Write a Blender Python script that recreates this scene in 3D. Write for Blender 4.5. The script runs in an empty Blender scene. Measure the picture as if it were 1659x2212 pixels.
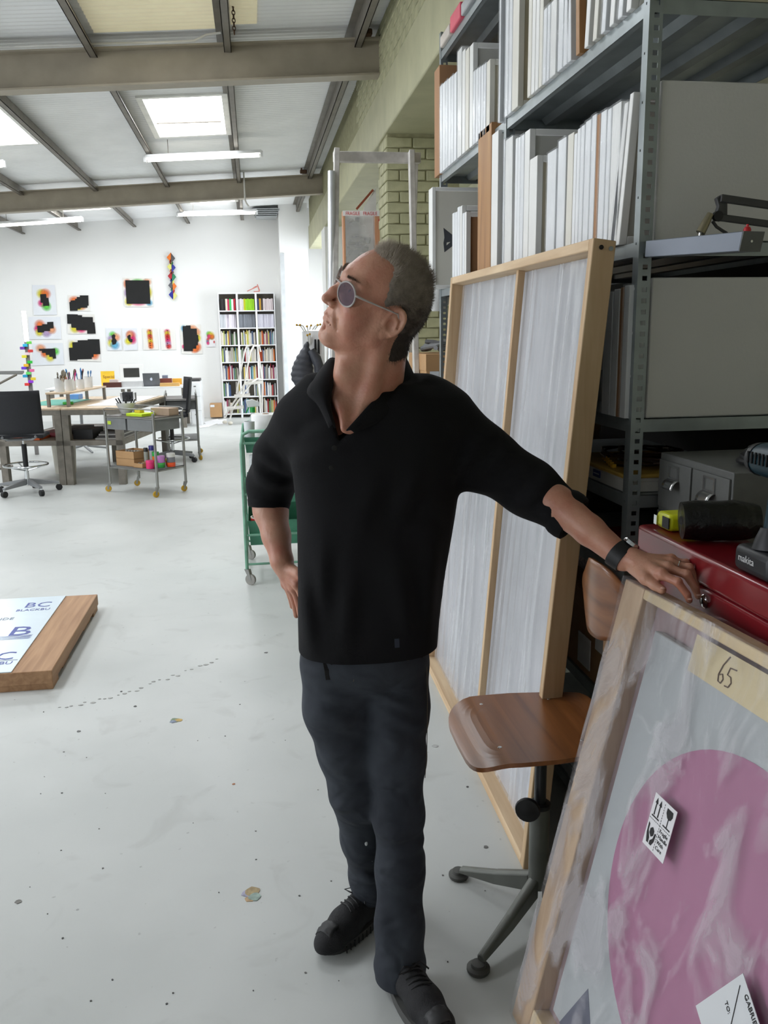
import bpy, bmesh, math, random
import numpy as np
from mathutils import Vector, Matrix, Euler
random.seed(7); rng = np.random.default_rng(7)
SC = bpy.context.scene
COL = SC.collection

# ---------------------------------------------------------------- camera
F_PX, CX, CY = 1853.0, 829.5, 1106.0
CAM = Vector((0, 0, 1.6))
PITCH, YAW, ROLL = math.radians(11.735), math.radians(8.39), math.radians(0.8)
FW = Vector((math.sin(YAW)*math.cos(PITCH), math.cos(YAW)*math.cos(PITCH), -math.sin(PITCH)))
_r = Vector((math.cos(YAW), -math.sin(YAW), 0)); _u = _r.cross(FW)
RT = _r*math.cos(ROLL) - _u*math.sin(ROLL)
UP = _u*math.cos(ROLL) + _r*math.sin(ROLL)
cd = bpy.data.cameras.new('camera'); cam = bpy.data.objects.new('camera', cd); COL.objects.link(cam)
cd.sensor_fit = 'VERTICAL'; cd.sensor_height = 24.0; cd.lens = 24.0*F_PX/2212.0
cd.clip_start = 0.05; cd.clip_end = 100
m3 = Matrix((RT, UP, -FW)).transposed()
cam.matrix_world = Matrix.Translation(CAM) @ m3.to_4x4()
SC.camera = cam
# a photo position (1659 x 2212) on a plane of the room -> point in the room (metres)
def ray(x, y): return FW + RT*((x-CX)/F_PX) - UP*((y-CY)/F_PX)
def aty(x, y, Y): d = ray(x, y); return CAM + d*(Y/d.y)
def atx(x, y, X): d = ray(x, y); return CAM + d*(X/d.x)
def atz(x, y, Z=0.0): d = ray(x, y); return CAM + d*((Z-1.6)/d.z)

# ---------------------------------------------------------------- world, view
w = bpy.data.worlds.new('world'); SC.world = w; w.use_nodes = True
w.node_tree.nodes['Background'].inputs[0].default_value = (0.80, 0.88, 1.0, 1)
w.node_tree.nodes['Background'].inputs[1].default_value = 1.0
vs = SC.view_settings
vs.view_transform = 'Standard'; vs.look = 'None'; vs.exposure = 0.10; vs.gamma = 1.0; vs.use_curve_mapping = False
SKYLIGHT_STRENGTH = 14.0
ADDED_WINDOW_STRENGTH = 7.5
LEFT_FILL_STRENGTH = 5.0
TUBE_STRENGTH = 9.0

# ---------------------------------------------------------------- materials
def lin(c):
    return tuple(((v/255)/12.92 if v/255 <= .04045 else ((v/255+.055)/1.055)**2.4) for v in c[:3])
MATS = {}
def nd(nt, typ, **kw):
    n = nt.nodes.new(typ)
    for k, v in kw.items(): setattr(n, k, v)
    return n
def mat(name, col, rough=.55, metal=0.0, var=.10, scale=6.0, bump=0.0, bscale=60.0, spec=.5, trans=0.0, coat=0.0, emit=0.0, sheen=0.0, stretch=None):
    if name in MATS: return MATS[name]
    m = bpy.data.materials.new(name); m.use_nodes = True; nt = m.node_tree; b = nt.nodes['Principled BSDF']
    c = lin(col)
    tc = nd(nt, 'ShaderNodeTexCoord'); mp = nd(nt, 'ShaderNodeMapping')
    nt.links.new(tc.outputs['Object'], mp.inputs['Vector'])
    if stretch: mp.inputs['Scale'].default_value = stretch
    n = nd(nt, 'ShaderNodeTexNoise'); n.inputs['Scale'].default_value = scale; n.inputs['Detail'].default_value = 4
    nt.links.new(mp.outputs[0], n.inputs['Vector'])
    r = nd(nt, 'ShaderNodeValToRGB')
    r.color_ramp.elements[0].position = .3; r.color_ramp.elements[1].position = .7
    r.color_ramp.elements[0].color = (*[x*(1-var) for x in c], 1); r.color_ramp.elements[1].color = (*[min(1, x*(1+var)) for x in c], 1)
    nt.links.new(n.outputs['Fac'], r.inputs[0]); nt.links.new(r.outputs[0], b.inputs['Base Color'])
    b.inputs['Roughness'].default_value = rough; b.inputs['Metallic'].default_value = metal
    b.inputs['Specular IOR Level'].default_value = spec
    if trans: b.inputs['Transmission Weight'].default_value = trans
    if coat: b.inputs['Coat Weight'].default_value = coat; b.inputs['Coat Roughness'].default_value = .15
    if sheen: b.inputs['Sheen Weight'].default_value = sheen
    if emit:
        b.inputs['Emission Color'].default_value = (*c, 1); b.inputs['Emission Strength'].default_value = emit
    if bump:
        n2 = nd(nt, 'ShaderNodeTexNoise'); n2.inputs['Scale'].default_value = bscale; n2.inputs['Detail'].default_value = 5
        nt.links.new(mp.outputs[0], n2.inputs['Vector'])
        bp = nd(nt, 'ShaderNodeBump'); bp.inputs['Strength'].default_value = bump; bp.inputs['Distance'].default_value = .01
        nt.links.new(n2.outputs['Fac'], bp.inputs['Height']); nt.links.new(bp.outputs[0], b.inputs['Normal'])
    MATS[name] = m; return m
def wood(name, c0, c1, axis='z', rough=.5, scale=1.0, coat=0.0, knots=0.5):
    if name in MATS: return MATS[name]
    m = bpy.data.materials.new(name); m.use_nodes = True; nt = m.node_tree; b = nt.nodes['Principled BSDF']
    tc = nd(nt, 'ShaderNodeTexCoord'); mp = nd(nt, 'ShaderNodeMapping')
    sc = {'x': (.8, 14, 14), 'y': (14, .8, 14), 'z': (14, 14, .8)}[axis]
    mp.inputs['Scale'].default_value = tuple(s*scale for s in sc)
    nt.links.new(tc.outputs['Object'], mp.inputs['Vector'])
    n = nd(nt, 'ShaderNodeTexNoise'); n.inputs['Scale'].default_value = 2.0; n.inputs['Detail'].default_value = 7; n.inputs['Distortion'].default_value = .6
    nt.links.new(mp.outputs[0], n.inputs['Vector'])
    r = nd(nt, 'ShaderNodeValToRGB'); r.color_ramp.elements[0].position = .32; r.color_ramp.elements[1].position = .68
    r.color_ramp.elements[0].color = (*lin(c0), 1); r.color_ramp.elements[1].color = (*lin(c1), 1)
    nt.links.new(n.outputs['Fac'], r.inputs[0])
    out = r.outputs[0]
    if knots:
        v = nd(nt, 'ShaderNodeTexVoronoi'); v.inputs['Scale'].default_value = 3.2; nt.links.new(tc.outputs['Object'], v.inputs['Vector'])
        kr = nd(nt, 'ShaderNodeValToRGB'); kr.color_ramp.elements[0].position = .035; kr.color_ramp.elements[1].position = .07
        kr.color_ramp.elements[0].color = (knots, knots, knots, 1); kr.color_ramp.elements[1].color = (0, 0, 0, 1)
        nt.links.new(v.outputs['Distance'], kr.inputs[0])
        mx = nd(nt, 'ShaderNodeMix', data_type='RGBA'); nt.links.new(kr.outputs[0], mx.inputs['Factor'])
        nt.links.new(r.outputs[0], mx.inputs['A']); mx.inputs['B'].default_value = (*[x*.35 for x in lin(c0)], 1)
        out = mx.outputs['Result']
    nt.links.new(out, b.inputs['Base Color']); b.inputs['Roughness'].default_value = rough
    if coat: b.inputs['Coat Weight'].default_value = coat; b.inputs['Coat Roughness'].default_value = .2
    bp = nd(nt, 'ShaderNodeBump'); bp.inputs['Strength'].default_value = .12; bp.inputs['Distance'].default_value = .004
    nt.links.new(n.outputs['Fac'], bp.inputs['Height']); nt.links.new(bp.outputs[0], b.inputs['Normal'])
    MATS[name] = m; return m
def film(name, tint, opacity, rough=.18, stretch=(1, 1, 1), scale=9, bump=.6, spec=.8, lo=.72, hi=1.25, n0=.35, n1=.7):
    """clear plastic sheet: part see-through, part milky and glossy, with wrinkles"""
    if name in MATS: return MATS[name]
    m = bpy.data.materials.new(name); m.use_nodes = True; nt = m.node_tree; b = nt.nodes['Principled BSDF']; o = nt.nodes['Material Output']
    b.inputs['Base Color'].default_value = (*lin(tint), 1); b.inputs['Roughness'].default_value = rough
    b.inputs['Specular IOR Level'].default_value = spec
    tc = nd(nt, 'ShaderNodeTexCoord'); mp = nd(nt, 'ShaderNodeMapping'); mp.inputs['Scale'].default_value = stretch
    nt.links.new(tc.outputs['Object'], mp.inputs['Vector'])
    n = nd(nt, 'ShaderNodeTexNoise'); n.inputs['Scale'].default_value = scale; n.inputs['Detail'].default_value = 5; n.inputs['Distortion'].default_value = 1.0
    nt.links.new(mp.outputs[0], n.inputs['Vector'])
    bp = nd(nt, 'ShaderNodeBump'); bp.inputs['Strength'].default_value = bump; bp.inputs['Distance'].default_value = .03
    nt.links.new(n.outputs['Fac'], bp.inputs['Height']); nt.links.new(bp.outputs[0], b.inputs['Normal'])
    mr = nd(nt, 'ShaderNodeMapRange'); mr.inputs['From Min'].default_value = n0; mr.inputs['From Max'].default_value = n1
    mr.inputs['To Min'].default_value = opacity*lo; mr.inputs['To Max'].default_value = min(1, opacity*hi)
    nt.links.new(n.outputs['Fac'], mr.inputs['Value'])
    t = nd(nt, 'ShaderNodeBsdfTransparent'); mx = nd(nt, 'ShaderNodeMixShader')
    nt.links.new(mr.outputs[0], mx.inputs[0]); nt.links.new(t.outputs[0], mx.inputs[1]); nt.links.new(b.outputs[0], mx.inputs[2])
    nt.links.new(mx.outputs[0], o.inputs['Surface'])
    MATS[name] = m; return m
def glow(name, col, strength):
    if name in MATS: return MATS[name]
    m = bpy.data.materials.new(name); m.use_nodes = True; nt = m.node_tree; nt.nodes.remove(nt.nodes['Principled BSDF'])
    e = nd(nt, 'ShaderNodeEmission'); e.inputs[0].default_value = (*lin(col), 1); e.inputs[1].default_value = strength
    nt.links.new(e.outputs[0], nt.nodes['Material Output'].inputs[0]); MATS[name] = m; return m

# ---------------------------------------------------------------- mesh helpers
def V(*a): return Vector(a[0]) if len(a) == 1 else Vector(a)
def frame_from(d):
    d = d.normalized(); a = Vector((0, 0, 1)) if abs(d.z) < .9 else Vector((1, 0, 0))
    x = a.cross(d).normalized(); return x, d.cross(x)
class MB:
    def __init__(s): s.v = []; s.f = []
    def add(s, v, f):
        n = len(s.v); s.v += [Vector(p) for p in v]; s.f += [tuple(i+n for i in q) for q in f]; return s
    def box(s, lo, hi):
        (a, b, c), (d, e, g) = lo, hi
        return s.add([(a,b,c),(d,b,c),(d,e,c),(a,e,c),(a,b,g),(d,b,g),(d,e,g),(a,e,g)], [(0,3,2,1),(4,5,6,7),(0,1,5,4),(1,2,6,5),(2,3,7,6),(3,0,4,7)])
    def cbox(s, c, size, rot=None):
        M_ = rot.to_matrix() if isinstance(rot, Euler) else rot
        h = Vector(size)/2; vs_ = []
        for z in (-1, 1):
            for (x, y) in ((-1,-1),(1,-1),(1,1),(-1,1)):
                p = Vector((x*h.x, y*h.y, z*h.z)); vs_.append((M_ @ p if M_ else p) + Vector(c))
        return s.add(vs_, [(0,3,2,1),(4,5,6,7),(0,1,5,4),(1,2,6,5),(2,3,7,6),(3,0,4,7)])
    def bar(s, p0, p1, w_, h_, up=None):
        """rectangular bar from p0 to p1: w_ across, h_ along up"""
        p0, p1 = V(p0), V(p1); d = (p1-p0).normalized(); u = V(up) if up else (Vector((0,0,1)) if abs(d.z) < .95 else Vector((0,1,0)))
        x = d.cross(u).normalized(); u = x.cross(d)
        q = [(-1,-1),(1,-1),(1,1),(-1,1)]
        return s.add([p0+x*a*w_/2+u*b*h_/2 for a, b in q]+[p1+x*a*w_/2+u*b*h_/2 for a, b in q], [(3,2,1,0),(4,5,6,7),(0,1,5,4),(1,2,6,5),(2,3,7,6),(3,0,4,7)])
    def tube(s, pts, r, n=8, cap=True, closed=False):
        pts = [V(p) for p in pts]; rs = r if isinstance(r, (list, tuple)) else [r]*len(pts); rings = []
        x = None
        for i, p in enumerate(pts):
            if closed: d = (pts[(i+1) % len(pts)]-pts[i-1])
            else: d = pts[min(i+1, len(pts)-1)]-pts[max(i-1, 0)]
            d = d.normalized()
            if x is None: x, y = frame_from(d)
            else:
                x = (x - d*x.dot(d));
                x = x.normalized() if x.length > 1e-6 else frame_from(d)[0]
                y = d.cross(x)
            rings.append([p+(x*math.cos(t)+y*math.sin(t))*rs[i] for t in [2*math.pi*k/n for k in range(n)]])
        v = [q for rr in rings for q in rr]; f = []; m = len(pts)
        for i in range(m if closed else m-1):
            j = (i+1) % m
            for k in range(n): f.append((i*n+k, i*n+(k+1) % n, j*n+(k+1) % n, j*n+k))
        if cap and not closed: f.append(tuple(range(n))[::-1]); f.append(tuple((m-1)*n+k for k in range(n)))
        return s.add(v, f)
    def lathe(s, prof, n=16, c=(0,0,0), axis=(0,0,1)):
        """prof: list of (radius, height)"""
        c = V(c); d = V(axis).normalized(); x, y = frame_from(d)
        v = [c+d*h+(x*math.cos(2*math.pi*k/n)+y*math.sin(2*math.pi*k/n))*max(r, 1e-4) for r, h in prof for k in range(n)]
        m = len(prof); f = [(i*n+k, i*n+(k+1) % n, (i+1)*n+(k+1) % n, (i+1)*n+k) for i in range(m-1) for k in range(n)]
        f.append(tuple(range(n))[::-1]); f.append(tuple((m-1)*n+k for k in range(n)))
        return s.add(v, f)
    def prism(s, poly, d):
        """polygon (3D points, planar) pushed along vector d"""
        n = len(poly); P_ = [V(p) for p in poly]; d = V(d)
        return s.add(P_+[p+d for p in P_], [tuple(range(n))[::-1], tuple(range(n, 2*n))]+[(i, (i+1) % n, n+(i+1) % n, n+i) for i in range(n)])
    def sph(s, c, r, n=12, m=8, sc=(1,1,1)):
        c = V(c); v = [c+Vector((0,0,r*sc[2]))]; f = []
        for i in range(1, m):
            for k in range(n):
                a, b = math.pi*i/m, 2*math.pi*k/n
                v.append(c+Vector((r*sc[0]*math.sin(a)*math.cos(b), r*sc[1]*math.sin(a)*math.sin(b), r*sc[2]*math.cos(a))))
        v.append(c-Vector((0,0,r*sc[2]))); L = len(v)-1
        for k in range(n): f.append((0, 1+k, 1+(k+1) % n)); f.append((L, L-n+(k+1) % n, L-n+k))
        for i in range(m-2):
            for k in range(n): f.append((1+i*n+k, 1+(i+1)*n+k, 1+(i+1)*n+(k+1) % n, 1+i*n+(k+1) % n))
        return s.add(v, f)
    def grid(s, fn, nu, nv):
        v = [fn(i/nu, j/nv) for i in range(nu+1) for j in range(nv+1)]
        return s.add(v, [(i*(nv+1)+j, (i+1)*(nv+1)+j, (i+1)*(nv+1)+j+1, i*(nv+1)+j+1) for i in range(nu) for j in range(nv)])
    def build(s, name, m, parent=None, bevel=0.0, smooth=False, seg=2, solid=0.0, local=False, sub=0):
        me = bpy.data.meshes.new(name); off = Vector((0,0,0))
        if parent is not None and not local:
            inv = WORLDM[parent.name].inverted(); vv = [inv @ p for p in s.v]
        else: vv = s.v
        me.from_pydata([tuple(p) for p in vv], [], s.f); me.update()
        bm = bmesh.new(); bm.from_mesh(me); bmesh.ops.recalc_face_normals(bm, faces=bm.faces); bm.to_mesh(me); bm.free()
        if m: me.materials.append(m)
        o = bpy.data.objects.new(name, me); COL.objects.link(o)
        if parent is not None: o.parent = parent; WORLDM[o.name] = WORLDM[parent.name].copy()
        else: WORLDM[o.name] = Matrix.Identity(4)
        if smooth:
            for p in me.polygons: p.use_smooth = True
        if solid: md = o.modifiers.new('thick', 'SOLIDIFY'); md.thickness = solid; md.offset = 0
        if bevel:
            md = o.modifiers.new('bevel', 'BEVEL'); md.width = bevel; md.segments = seg; md.limit_method = 'ANGLE'; md.angle_limit = math.radians(40)
        if sub: md = o.modifiers.new('sub', 'SUBSURF'); md.levels = sub; md.render_levels = sub
        if smooth or bevel:
            try:
                me.set_sharp_from_angle(angle=math.radians(42))
                for p in me.polygons: p.use_smooth = True
            except Exception: pass
        return o
WORLDM = {}
def tag(o, label, cat, group=None):
    o['label'] = label; o['category'] = cat
    if group: o['group'] = group
    return o
def thing(name, label, cat, loc=(0,0,0), rotz=0.0, group=None, rot=None):
    """an Empty at the thing's base; parts built afterwards are given in room coordinates unless local=True"""
    o = bpy.data.objects.new(name, None); o.empty_display_size = .05; COL.objects.link(o)
    e = rot if rot else Euler((0,0,rotz)); o.location = loc; o.rotation_euler = e
    WORLDM[o.name] = Matrix.Translation(V(loc)) @ e.to_matrix().to_4x4()
    return tag(o, label, cat, group)
def struct(o): o['kind'] = 'structure'; return o
def copy_tree(o, parent=None):
    c = o.copy(); COL.objects.link(c); c.parent = parent
    for ch in list(o.children): copy_tree(ch, c)
    return c
def pv(loc):
    """origin of a single-mesh thing moved to loc"""
    def go(o):
        L = V(loc); o.data.transform(Matrix.Translation(-L)); o.location = L; WORLDM[o.name] = Matrix.Translation(L); return o
    return go
def text_mesh(s_, size, depth=.0004):
    c = bpy.data.curves.new('txt', 'FONT'); c.body = s_; c.size = size; c.extrude = depth; c.resolution_u = 2
    o = bpy.data.objects.new('txt', c); COL.objects.link(o)
    me = bpy.data.meshes.new_from_object(o.evaluated_get(bpy.context.evaluated_depsgraph_get()))
    bpy.data.objects.remove(o); bpy.data.curves.remove(c); return me
def put_text(name, s_, size, m, parent, mw, bold=0):
    """lettering as a part: mw maps text plane (x right, y up, z out) to the room"""
    me = text_mesh(s_, size); me.materials.clear(); me.materials.append(m)
    me.transform((WORLDM[parent.name].inverted() @ mw) if parent else mw)
    o = bpy.data.objects.new(name, me); COL.objects.link(o)
    if parent: o.parent = parent
    return o
def basis_m(o_, x, y, z=None):
    x, y = V(x).normalized(), V(y).normalized(); z = x.cross(y) if z is None else V(z)
    M_ = Matrix((x, y, z)).transposed().to_4x4(); M_.translation = V(o_); return M_

ORD = ['', 'first', 'second', 'third', 'fourth', 'fifth', 'sixth', 'seventh', 'eighth', 'ninth', 'tenth', 'eleventh', 'twelfth', 'thirteenth', 'fourteenth', 'fifteenth', 'sixteenth', 'seventeenth', 'eighteenth', 'nineteenth', 'twentieth', 'twenty-first', 'twenty-second', 'twenty-third', 'twenty-fourth']
# ================================================================ the room
YF, XL, XW, YB = 17.7, -7.5, 1.12, -5.0      # far wall, left wall, plane of the lintel, back wall
def zr(x, base=4.02): return base + .066*(x-XW)   # underside of the roof sheets
# floor: painted concrete, scuffed and speckled
def floor_mat():
    m = bpy.data.materials.new('painted_concrete'); m.use_nodes = True; nt = m.node_tree; b = nt.nodes['Principled BSDF']
    tc = nd(nt, 'ShaderNodeTexCoord')
    def noise(s, d=4, dist=0):
        n = nd(nt, 'ShaderNodeTexNoise'); n.inputs['Scale'].default_value = s; n.inputs['Detail'].default_value = d; n.inputs['Distortion'].default_value = dist
        nt.links.new(tc.outputs['Object'], n.inputs['Vector']); return n
    def ramp(src, p0, c0, p1, c1):
        r = nd(nt, 'ShaderNodeValToRGB'); r.color_ramp.elements[0].position = p0; r.color_ramp.elements[1].position = p1
        r.color_ramp.elements[0].color = (*c0, 1); r.color_ramp.elements[1].color = (*c1, 1); nt.links.new(src, r.inputs[0]); return r
    base = ramp(noise(1.1, 6).outputs['Fac'], .3, lin((190, 193, 190)), .7, lin((206, 208, 205)))
    def mul(a, fac_out, dark):
        mx = nd(nt, 'ShaderNodeMix', data_type='RGBA'); nt.links.new(fac_out, mx.inputs['Factor']); nt.links.new(a, mx.inputs['A']); mx.inputs['B'].default_value = (*dark, 1); return mx.outputs['Result']
    smudge = ramp(noise(3.5, 8, 1.5).outputs['Fac'], .58, (0,0,0), .78, (.28,.28,.28))
    c = mul(base.outputs[0], smudge.outputs[0], lin((140, 138, 132)))
    # small dark specks where two noises agree
    v = nd(nt, 'ShaderNodeTexVoronoi'); v.inputs['Scale'].default_value = 9.0; nt.links.new(tc.outputs['Object'], v.inputs['Vector'])
    sp = ramp(v.outputs['Distance'], .03, (1,1,1), .05, (0,0,0))
    gate = ramp(noise(1.7, 3).outputs['Fac'], .5, (0,0,0), .58, (.75,.75,.75))
    mm = nd(nt, 'ShaderNodeMath', operation='MULTIPLY'); nt.links.new(sp.outputs[0], mm.inputs[0]); nt.links.new(gate.outputs[0], mm.inputs[1])
    c = mul(c, mm.outputs[0], lin((88, 86, 84)))
    fine = ramp(noise(38, 3).outputs['Fac'], .70, (0,0,0), .76, (.4,.4,.4)); c = mul(c, fine.outputs[0], lin((120, 120, 116)))
    nt.links.new(c, b.inputs['Base Color'])
    rr = nd(nt, 'ShaderNodeMapRange'); rr.inputs['To Min'].default_value = .34; rr.inputs['To Max'].default_value = .5
    nt.links.new(noise(4, 4).outputs['Fac'], rr.inputs['Value']); nt.links.new(rr.outputs[0], b.inputs['Roughness'])
    bp = nd(nt, 'ShaderNodeBump'); bp.inputs['Strength'].default_value = .06; nt.links.new(noise(14, 4).outputs['Fac'], bp.inputs['Height']); nt.links.new(bp.outputs[0], b.inputs['Normal'])
    return m
FLOOR = struct(MB().box((XL, YB, -.12), (2.6, YF, 0)).build('floor', floor_mat()))
white = mat('white_wall_paint', (240, 240, 238), .7, var=.015, scale=1.2, bump=.05, bscale=30)
WALL_FAR = struct(MB().box((XL, YF, 0), (2.6, YF+.2, 4.15)).build('wall_far', white))
struct(MB().box((XL-.2, YB, 0), (XL, YF+.2, 3.9)).build('wall_left', white))
struct(MB().box((XL-.2, YB-.2, 0), (2.8, YB, 4.3)).build('wall_back', mat('white_block_wall', (205, 205, 200), .8, bump=.1)))
# white boxed-out return at the far right corner and the flush door edge beside it
RET = MB().box((.58, 17.0, 0), (1.12, YF, 4.1)); struct(RET.build('wall_return', white))
struct(MB().box((.585, 16.975, 0), (.66, 17.0, 3.12)).build('trim_1', mat('grey_trim', (196, 200, 202), .5)))
# roof: corrugated sheets, waves run down the slope, holes for the rooflights
SKY = [(-.96, -.2, 9.25, 10.9), (-3.1, -2.32, 9.35, 10.9), (-5.2, -4.4, 9.3, 10.9), (-.96, -.2, 14.6, 16.1), (-3.1, -2.32, 14.6, 16.1), (-5.2, -4.4, 14.6, 16.1),
       (-.96, -.2, 5.15, 6.35), (-3.1, -2.32, 3.2, 4.8), (-5.2, -4.4, 3.2, 4.8)]  # first one here is unseen, added to brighten the floor beneath it
def roof_mesh():
    xs = sorted({XL-.2, 2.7, XW} | {s[0] for s in SKY} | {s[1] for s in SKY}); ys = list(np.arange(YB, YF+.2, .0127)); mb = MB()
    nx, ny = len(xs), len(ys)
    v = [(x, y, zr(x, 4.035)+.009*math.cos(2*math.pi*y/.0762)) for x in xs for y in ys]
    f = []
    for i in range(nx-1):
        xm = (xs[i]+xs[i+1])/2
        for j in range(ny-1):
            ym = (ys[j]+ys[j+1])/2
            if any(a < xm < b and c < ym < d for a, b, c, d in SKY): continue
            f.append((i*ny+j, (i+1)*ny+j, (i+1)*ny+j+1, i*ny+j+1))
    mb.v = [Vector(p) for p in v]; mb.f = f; return mb
CEIL = struct(roof_mesh().build('ceiling', mat('white_roof_sheet', (243, 244, 244), .42, var=.04, scale=2.5), smooth=True))
struct(MB().add([(XL-.2, YB, zr(XL-.2)+.11), (2.7, YB, zr(2.7)+.11), (2.7, YF+.2, zr(2.7)+.11), (XL-.2, YF+.2, zr(XL-.2)+.11)], [(0,1,2,3)]).build('roof_deck', mat('roof_deck', (120,120,120), .8))) if False else None
# rooflights: upstand, bars, bright pane
for i, (a, b, c, d) in enumerate(SKY):
    w_ = thing('window_rooflight', 'bright rooflight pane set in the white corrugated roof', 'rooflight', ((a+b)/2, (c+d)/2, zr((a+b)/2)), group='rooflights in the sloping roof')
    del w_['label'], w_['category'], w_['group']; w_.name = 'window_%d' % (i+1); WORLDM[w_.name] = WORLDM['window_rooflight']; struct(w_)
    f = MB()
    for x0, x1, y0, y1 in ((a-.06, a, c-.06, d+.06), (b, b+.06, c-.06, d+.06), (a, b, c-.06, c), (a, b, d, d+.06)):
        f.add([(x0,y0,zr(x0)-.015),(x1,y0,zr(x1)-.015),(x1,y1,zr(x1)-.015),(x0,y1,zr(x0)-.015),(x0,y0,zr(x0)+.16),(x1,y0,zr(x1)+.16),(x1,y1,zr(x1)+.16),(x0,y1,zr(x0)+.16)], [(0,3,2,1),(4,5,6,7),(0,1,5,4),(1,2,6,5),(2,3,7,6),(3,0,4,7)])
    f.build('window_frame', mat('white_rooflight_frame', (232, 232, 226), .5), w_)
    MB().add([(a,c,zr(a)+.12),(b,c,zr(b)+.12),(b,d,zr(b)+.12),(a,d,zr(a)+.12)], [(0,1,2,3)]).build('pane', glow('daylight_pane', (246, 250, 255), SKYLIGHT_STRENGTH), w_)
# sun glints on the roof before the near beam, put in as glowing warm sheets
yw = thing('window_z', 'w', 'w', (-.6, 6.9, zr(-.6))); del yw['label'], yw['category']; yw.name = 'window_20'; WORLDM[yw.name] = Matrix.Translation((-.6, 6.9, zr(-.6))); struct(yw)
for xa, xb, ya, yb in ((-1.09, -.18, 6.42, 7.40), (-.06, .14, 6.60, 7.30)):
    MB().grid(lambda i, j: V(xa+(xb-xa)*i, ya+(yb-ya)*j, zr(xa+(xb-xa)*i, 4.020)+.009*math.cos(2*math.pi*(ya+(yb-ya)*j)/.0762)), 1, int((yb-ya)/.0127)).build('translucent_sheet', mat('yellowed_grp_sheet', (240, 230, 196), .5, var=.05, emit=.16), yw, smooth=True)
# rafters (steel I beams) and purlins (Z sections)
steel = mat('taupe_painted_steel', (158, 149, 132), .5, var=.10, scale=5, bump=.04)
dsteel = mat('dark_painted_steel', (112, 106, 96), .5, var=.16, scale=7, bump=.05)
def ibeam(y, name):
    mb = MB(); z0, z1 = 3.655, 3.935
    def pt(x, dz, dy): return (x, y+dy, dz+.066*(x-XW))
    for (dz0, dz1, dy) in ((z0, z0+.014, .075), (z0+.014, z1-.014, .005), (z1-.014, z1, .075)):
        mb.add([pt(XL,dz0,-dy),pt(XW+.25,dz0,-dy),pt(XW+.25,dz0,dy),pt(XL,dz0,dy),pt(XL,dz1,-dy),pt(XW+.25,dz1,-dy),pt(XW+.25,dz1,dy),pt(XL,dz1,dy)], [(0,3,2,1),(4,5,6,7),(0,1,5,4),(1,2,6,5),(2,3,7,6),(3,0,4,7)])
    return struct(mb.build(name, steel))
ibeam(7.5, 'roof_beam'); ibeam(13.5, 'roof_beam'); ibeam(1.5, 'roof_beam')
def purlin(x, name='roof_purlin'):
    mb = MB(); z1 = zr(x)-.004; z0 = z1-.135
    mb.box((x-.003, YB, z0), (x+.003, YF, z1)); mb.box((x-.003, YB, z0), (x+.055, YF, z0+.005)); mb.box((x-.06, YB, z1-.005), (x, YF, z1)); mb.box((x+.05, YB, z0), (x+.055, YF, z0+.02))
    return struct(mb.build(name, dsteel))
for x in (.92, -.12, -1.15, -2.16, -3.18, -4.2, -5.22, -6.24): purlin(x)
# ---- right side: lintel beam, brick above it, piers, deep recess with brick back
yel = mat('yellow_green_painted_brick', (172, 170, 136), .7, var=.16, scale=9, bump=.25, bscale=40)
yel2 = mat('yellow_green_painted_concrete', (176, 174, 142), .65, var=.10, scale=4, bump=.12, bscale=25)
mort = mat('yellow_mortar', (154, 151, 118), .85, var=.15, scale=20, bump=.2)
pale = mat('pale_green_soffit_paint', (186, 188, 158), .7, var=.12, scale=4, bump=.1)
WR = struct(MB().box((XW+.012, YB, 3.56), (XW+.42, 16.6, 4.16)).build('wall_right', mort))
LINT = struct(MB().box((XW-.01, YB, 3.16), (XW+.46, 16.6, 3.56)).build('lintel', yel2, bevel=.012))
PIER = struct(MB().box((XW+.012, 7.212, 0), (XW+.60, 7.7, 3.16)).build('pier', mort))
PIER2 = struct(MB().box((XW, 13.2, 0), (XW+.60, 13.8, 3.16)).build('pier', white))
struct(MB().box((2.4, YB, 0), (2.6, YF, 4.2)).build('wall_recess', mat('cream_recess_wall', (196, 194, 170), .8, var=.1, scale=5, bump=.1)))
struct(MB().box((XW+.46, YB, 3.16), (2.4, 16.6, 3.3)).build('recess_ceiling', pale))
struct(MB().box((XW+.46, 16.6, 3.0), (2.4, 16.75, 4.16)).build('recess_head', pale))
def brick_mesh(sx, sy, sz):
    mb = MB(); mb.box((-sx/2, -sy/2, -sz/2), (sx/2, sy/2, sz/2)); o = mb.build('brick', yel, bevel=.006); me = o.data; bpy.data.objects.remove(o); return me
def bricks(par, spots, me):
    for k, (p, r) in enumerate(spots):
        o = bpy.data.objects.new('brick', me); COL.objects.link(o); o.parent = par; o.location = p; o.rotation_euler = r
        md = o.modifiers.new('bevel', 'BEVEL'); md.width = .006; md.segments = 1
face_w = brick_mesh(.02, .219, .069); face_p = brick_mesh(.208, .02, .0755)
sp = []
for k in range(6):                      # courses above the lintel, nearest stretch in view
    for j in range(18):
        sp.append(((XW+.006+random.uniform(-.002, .002), 5.0+j*.226+(.113 if k % 2 else 0), 3.603+k*.0765), (0, 0, 0)))
bricks(WR, sp, face_w)
half_p = brick_mesh(.100, .02, .0755); half_w = brick_mesh(.02, .105, .0755); full_w = brick_mesh(.02, .219, .0755)
f1, h1, f2, h2 = [], [], [], []
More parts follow.
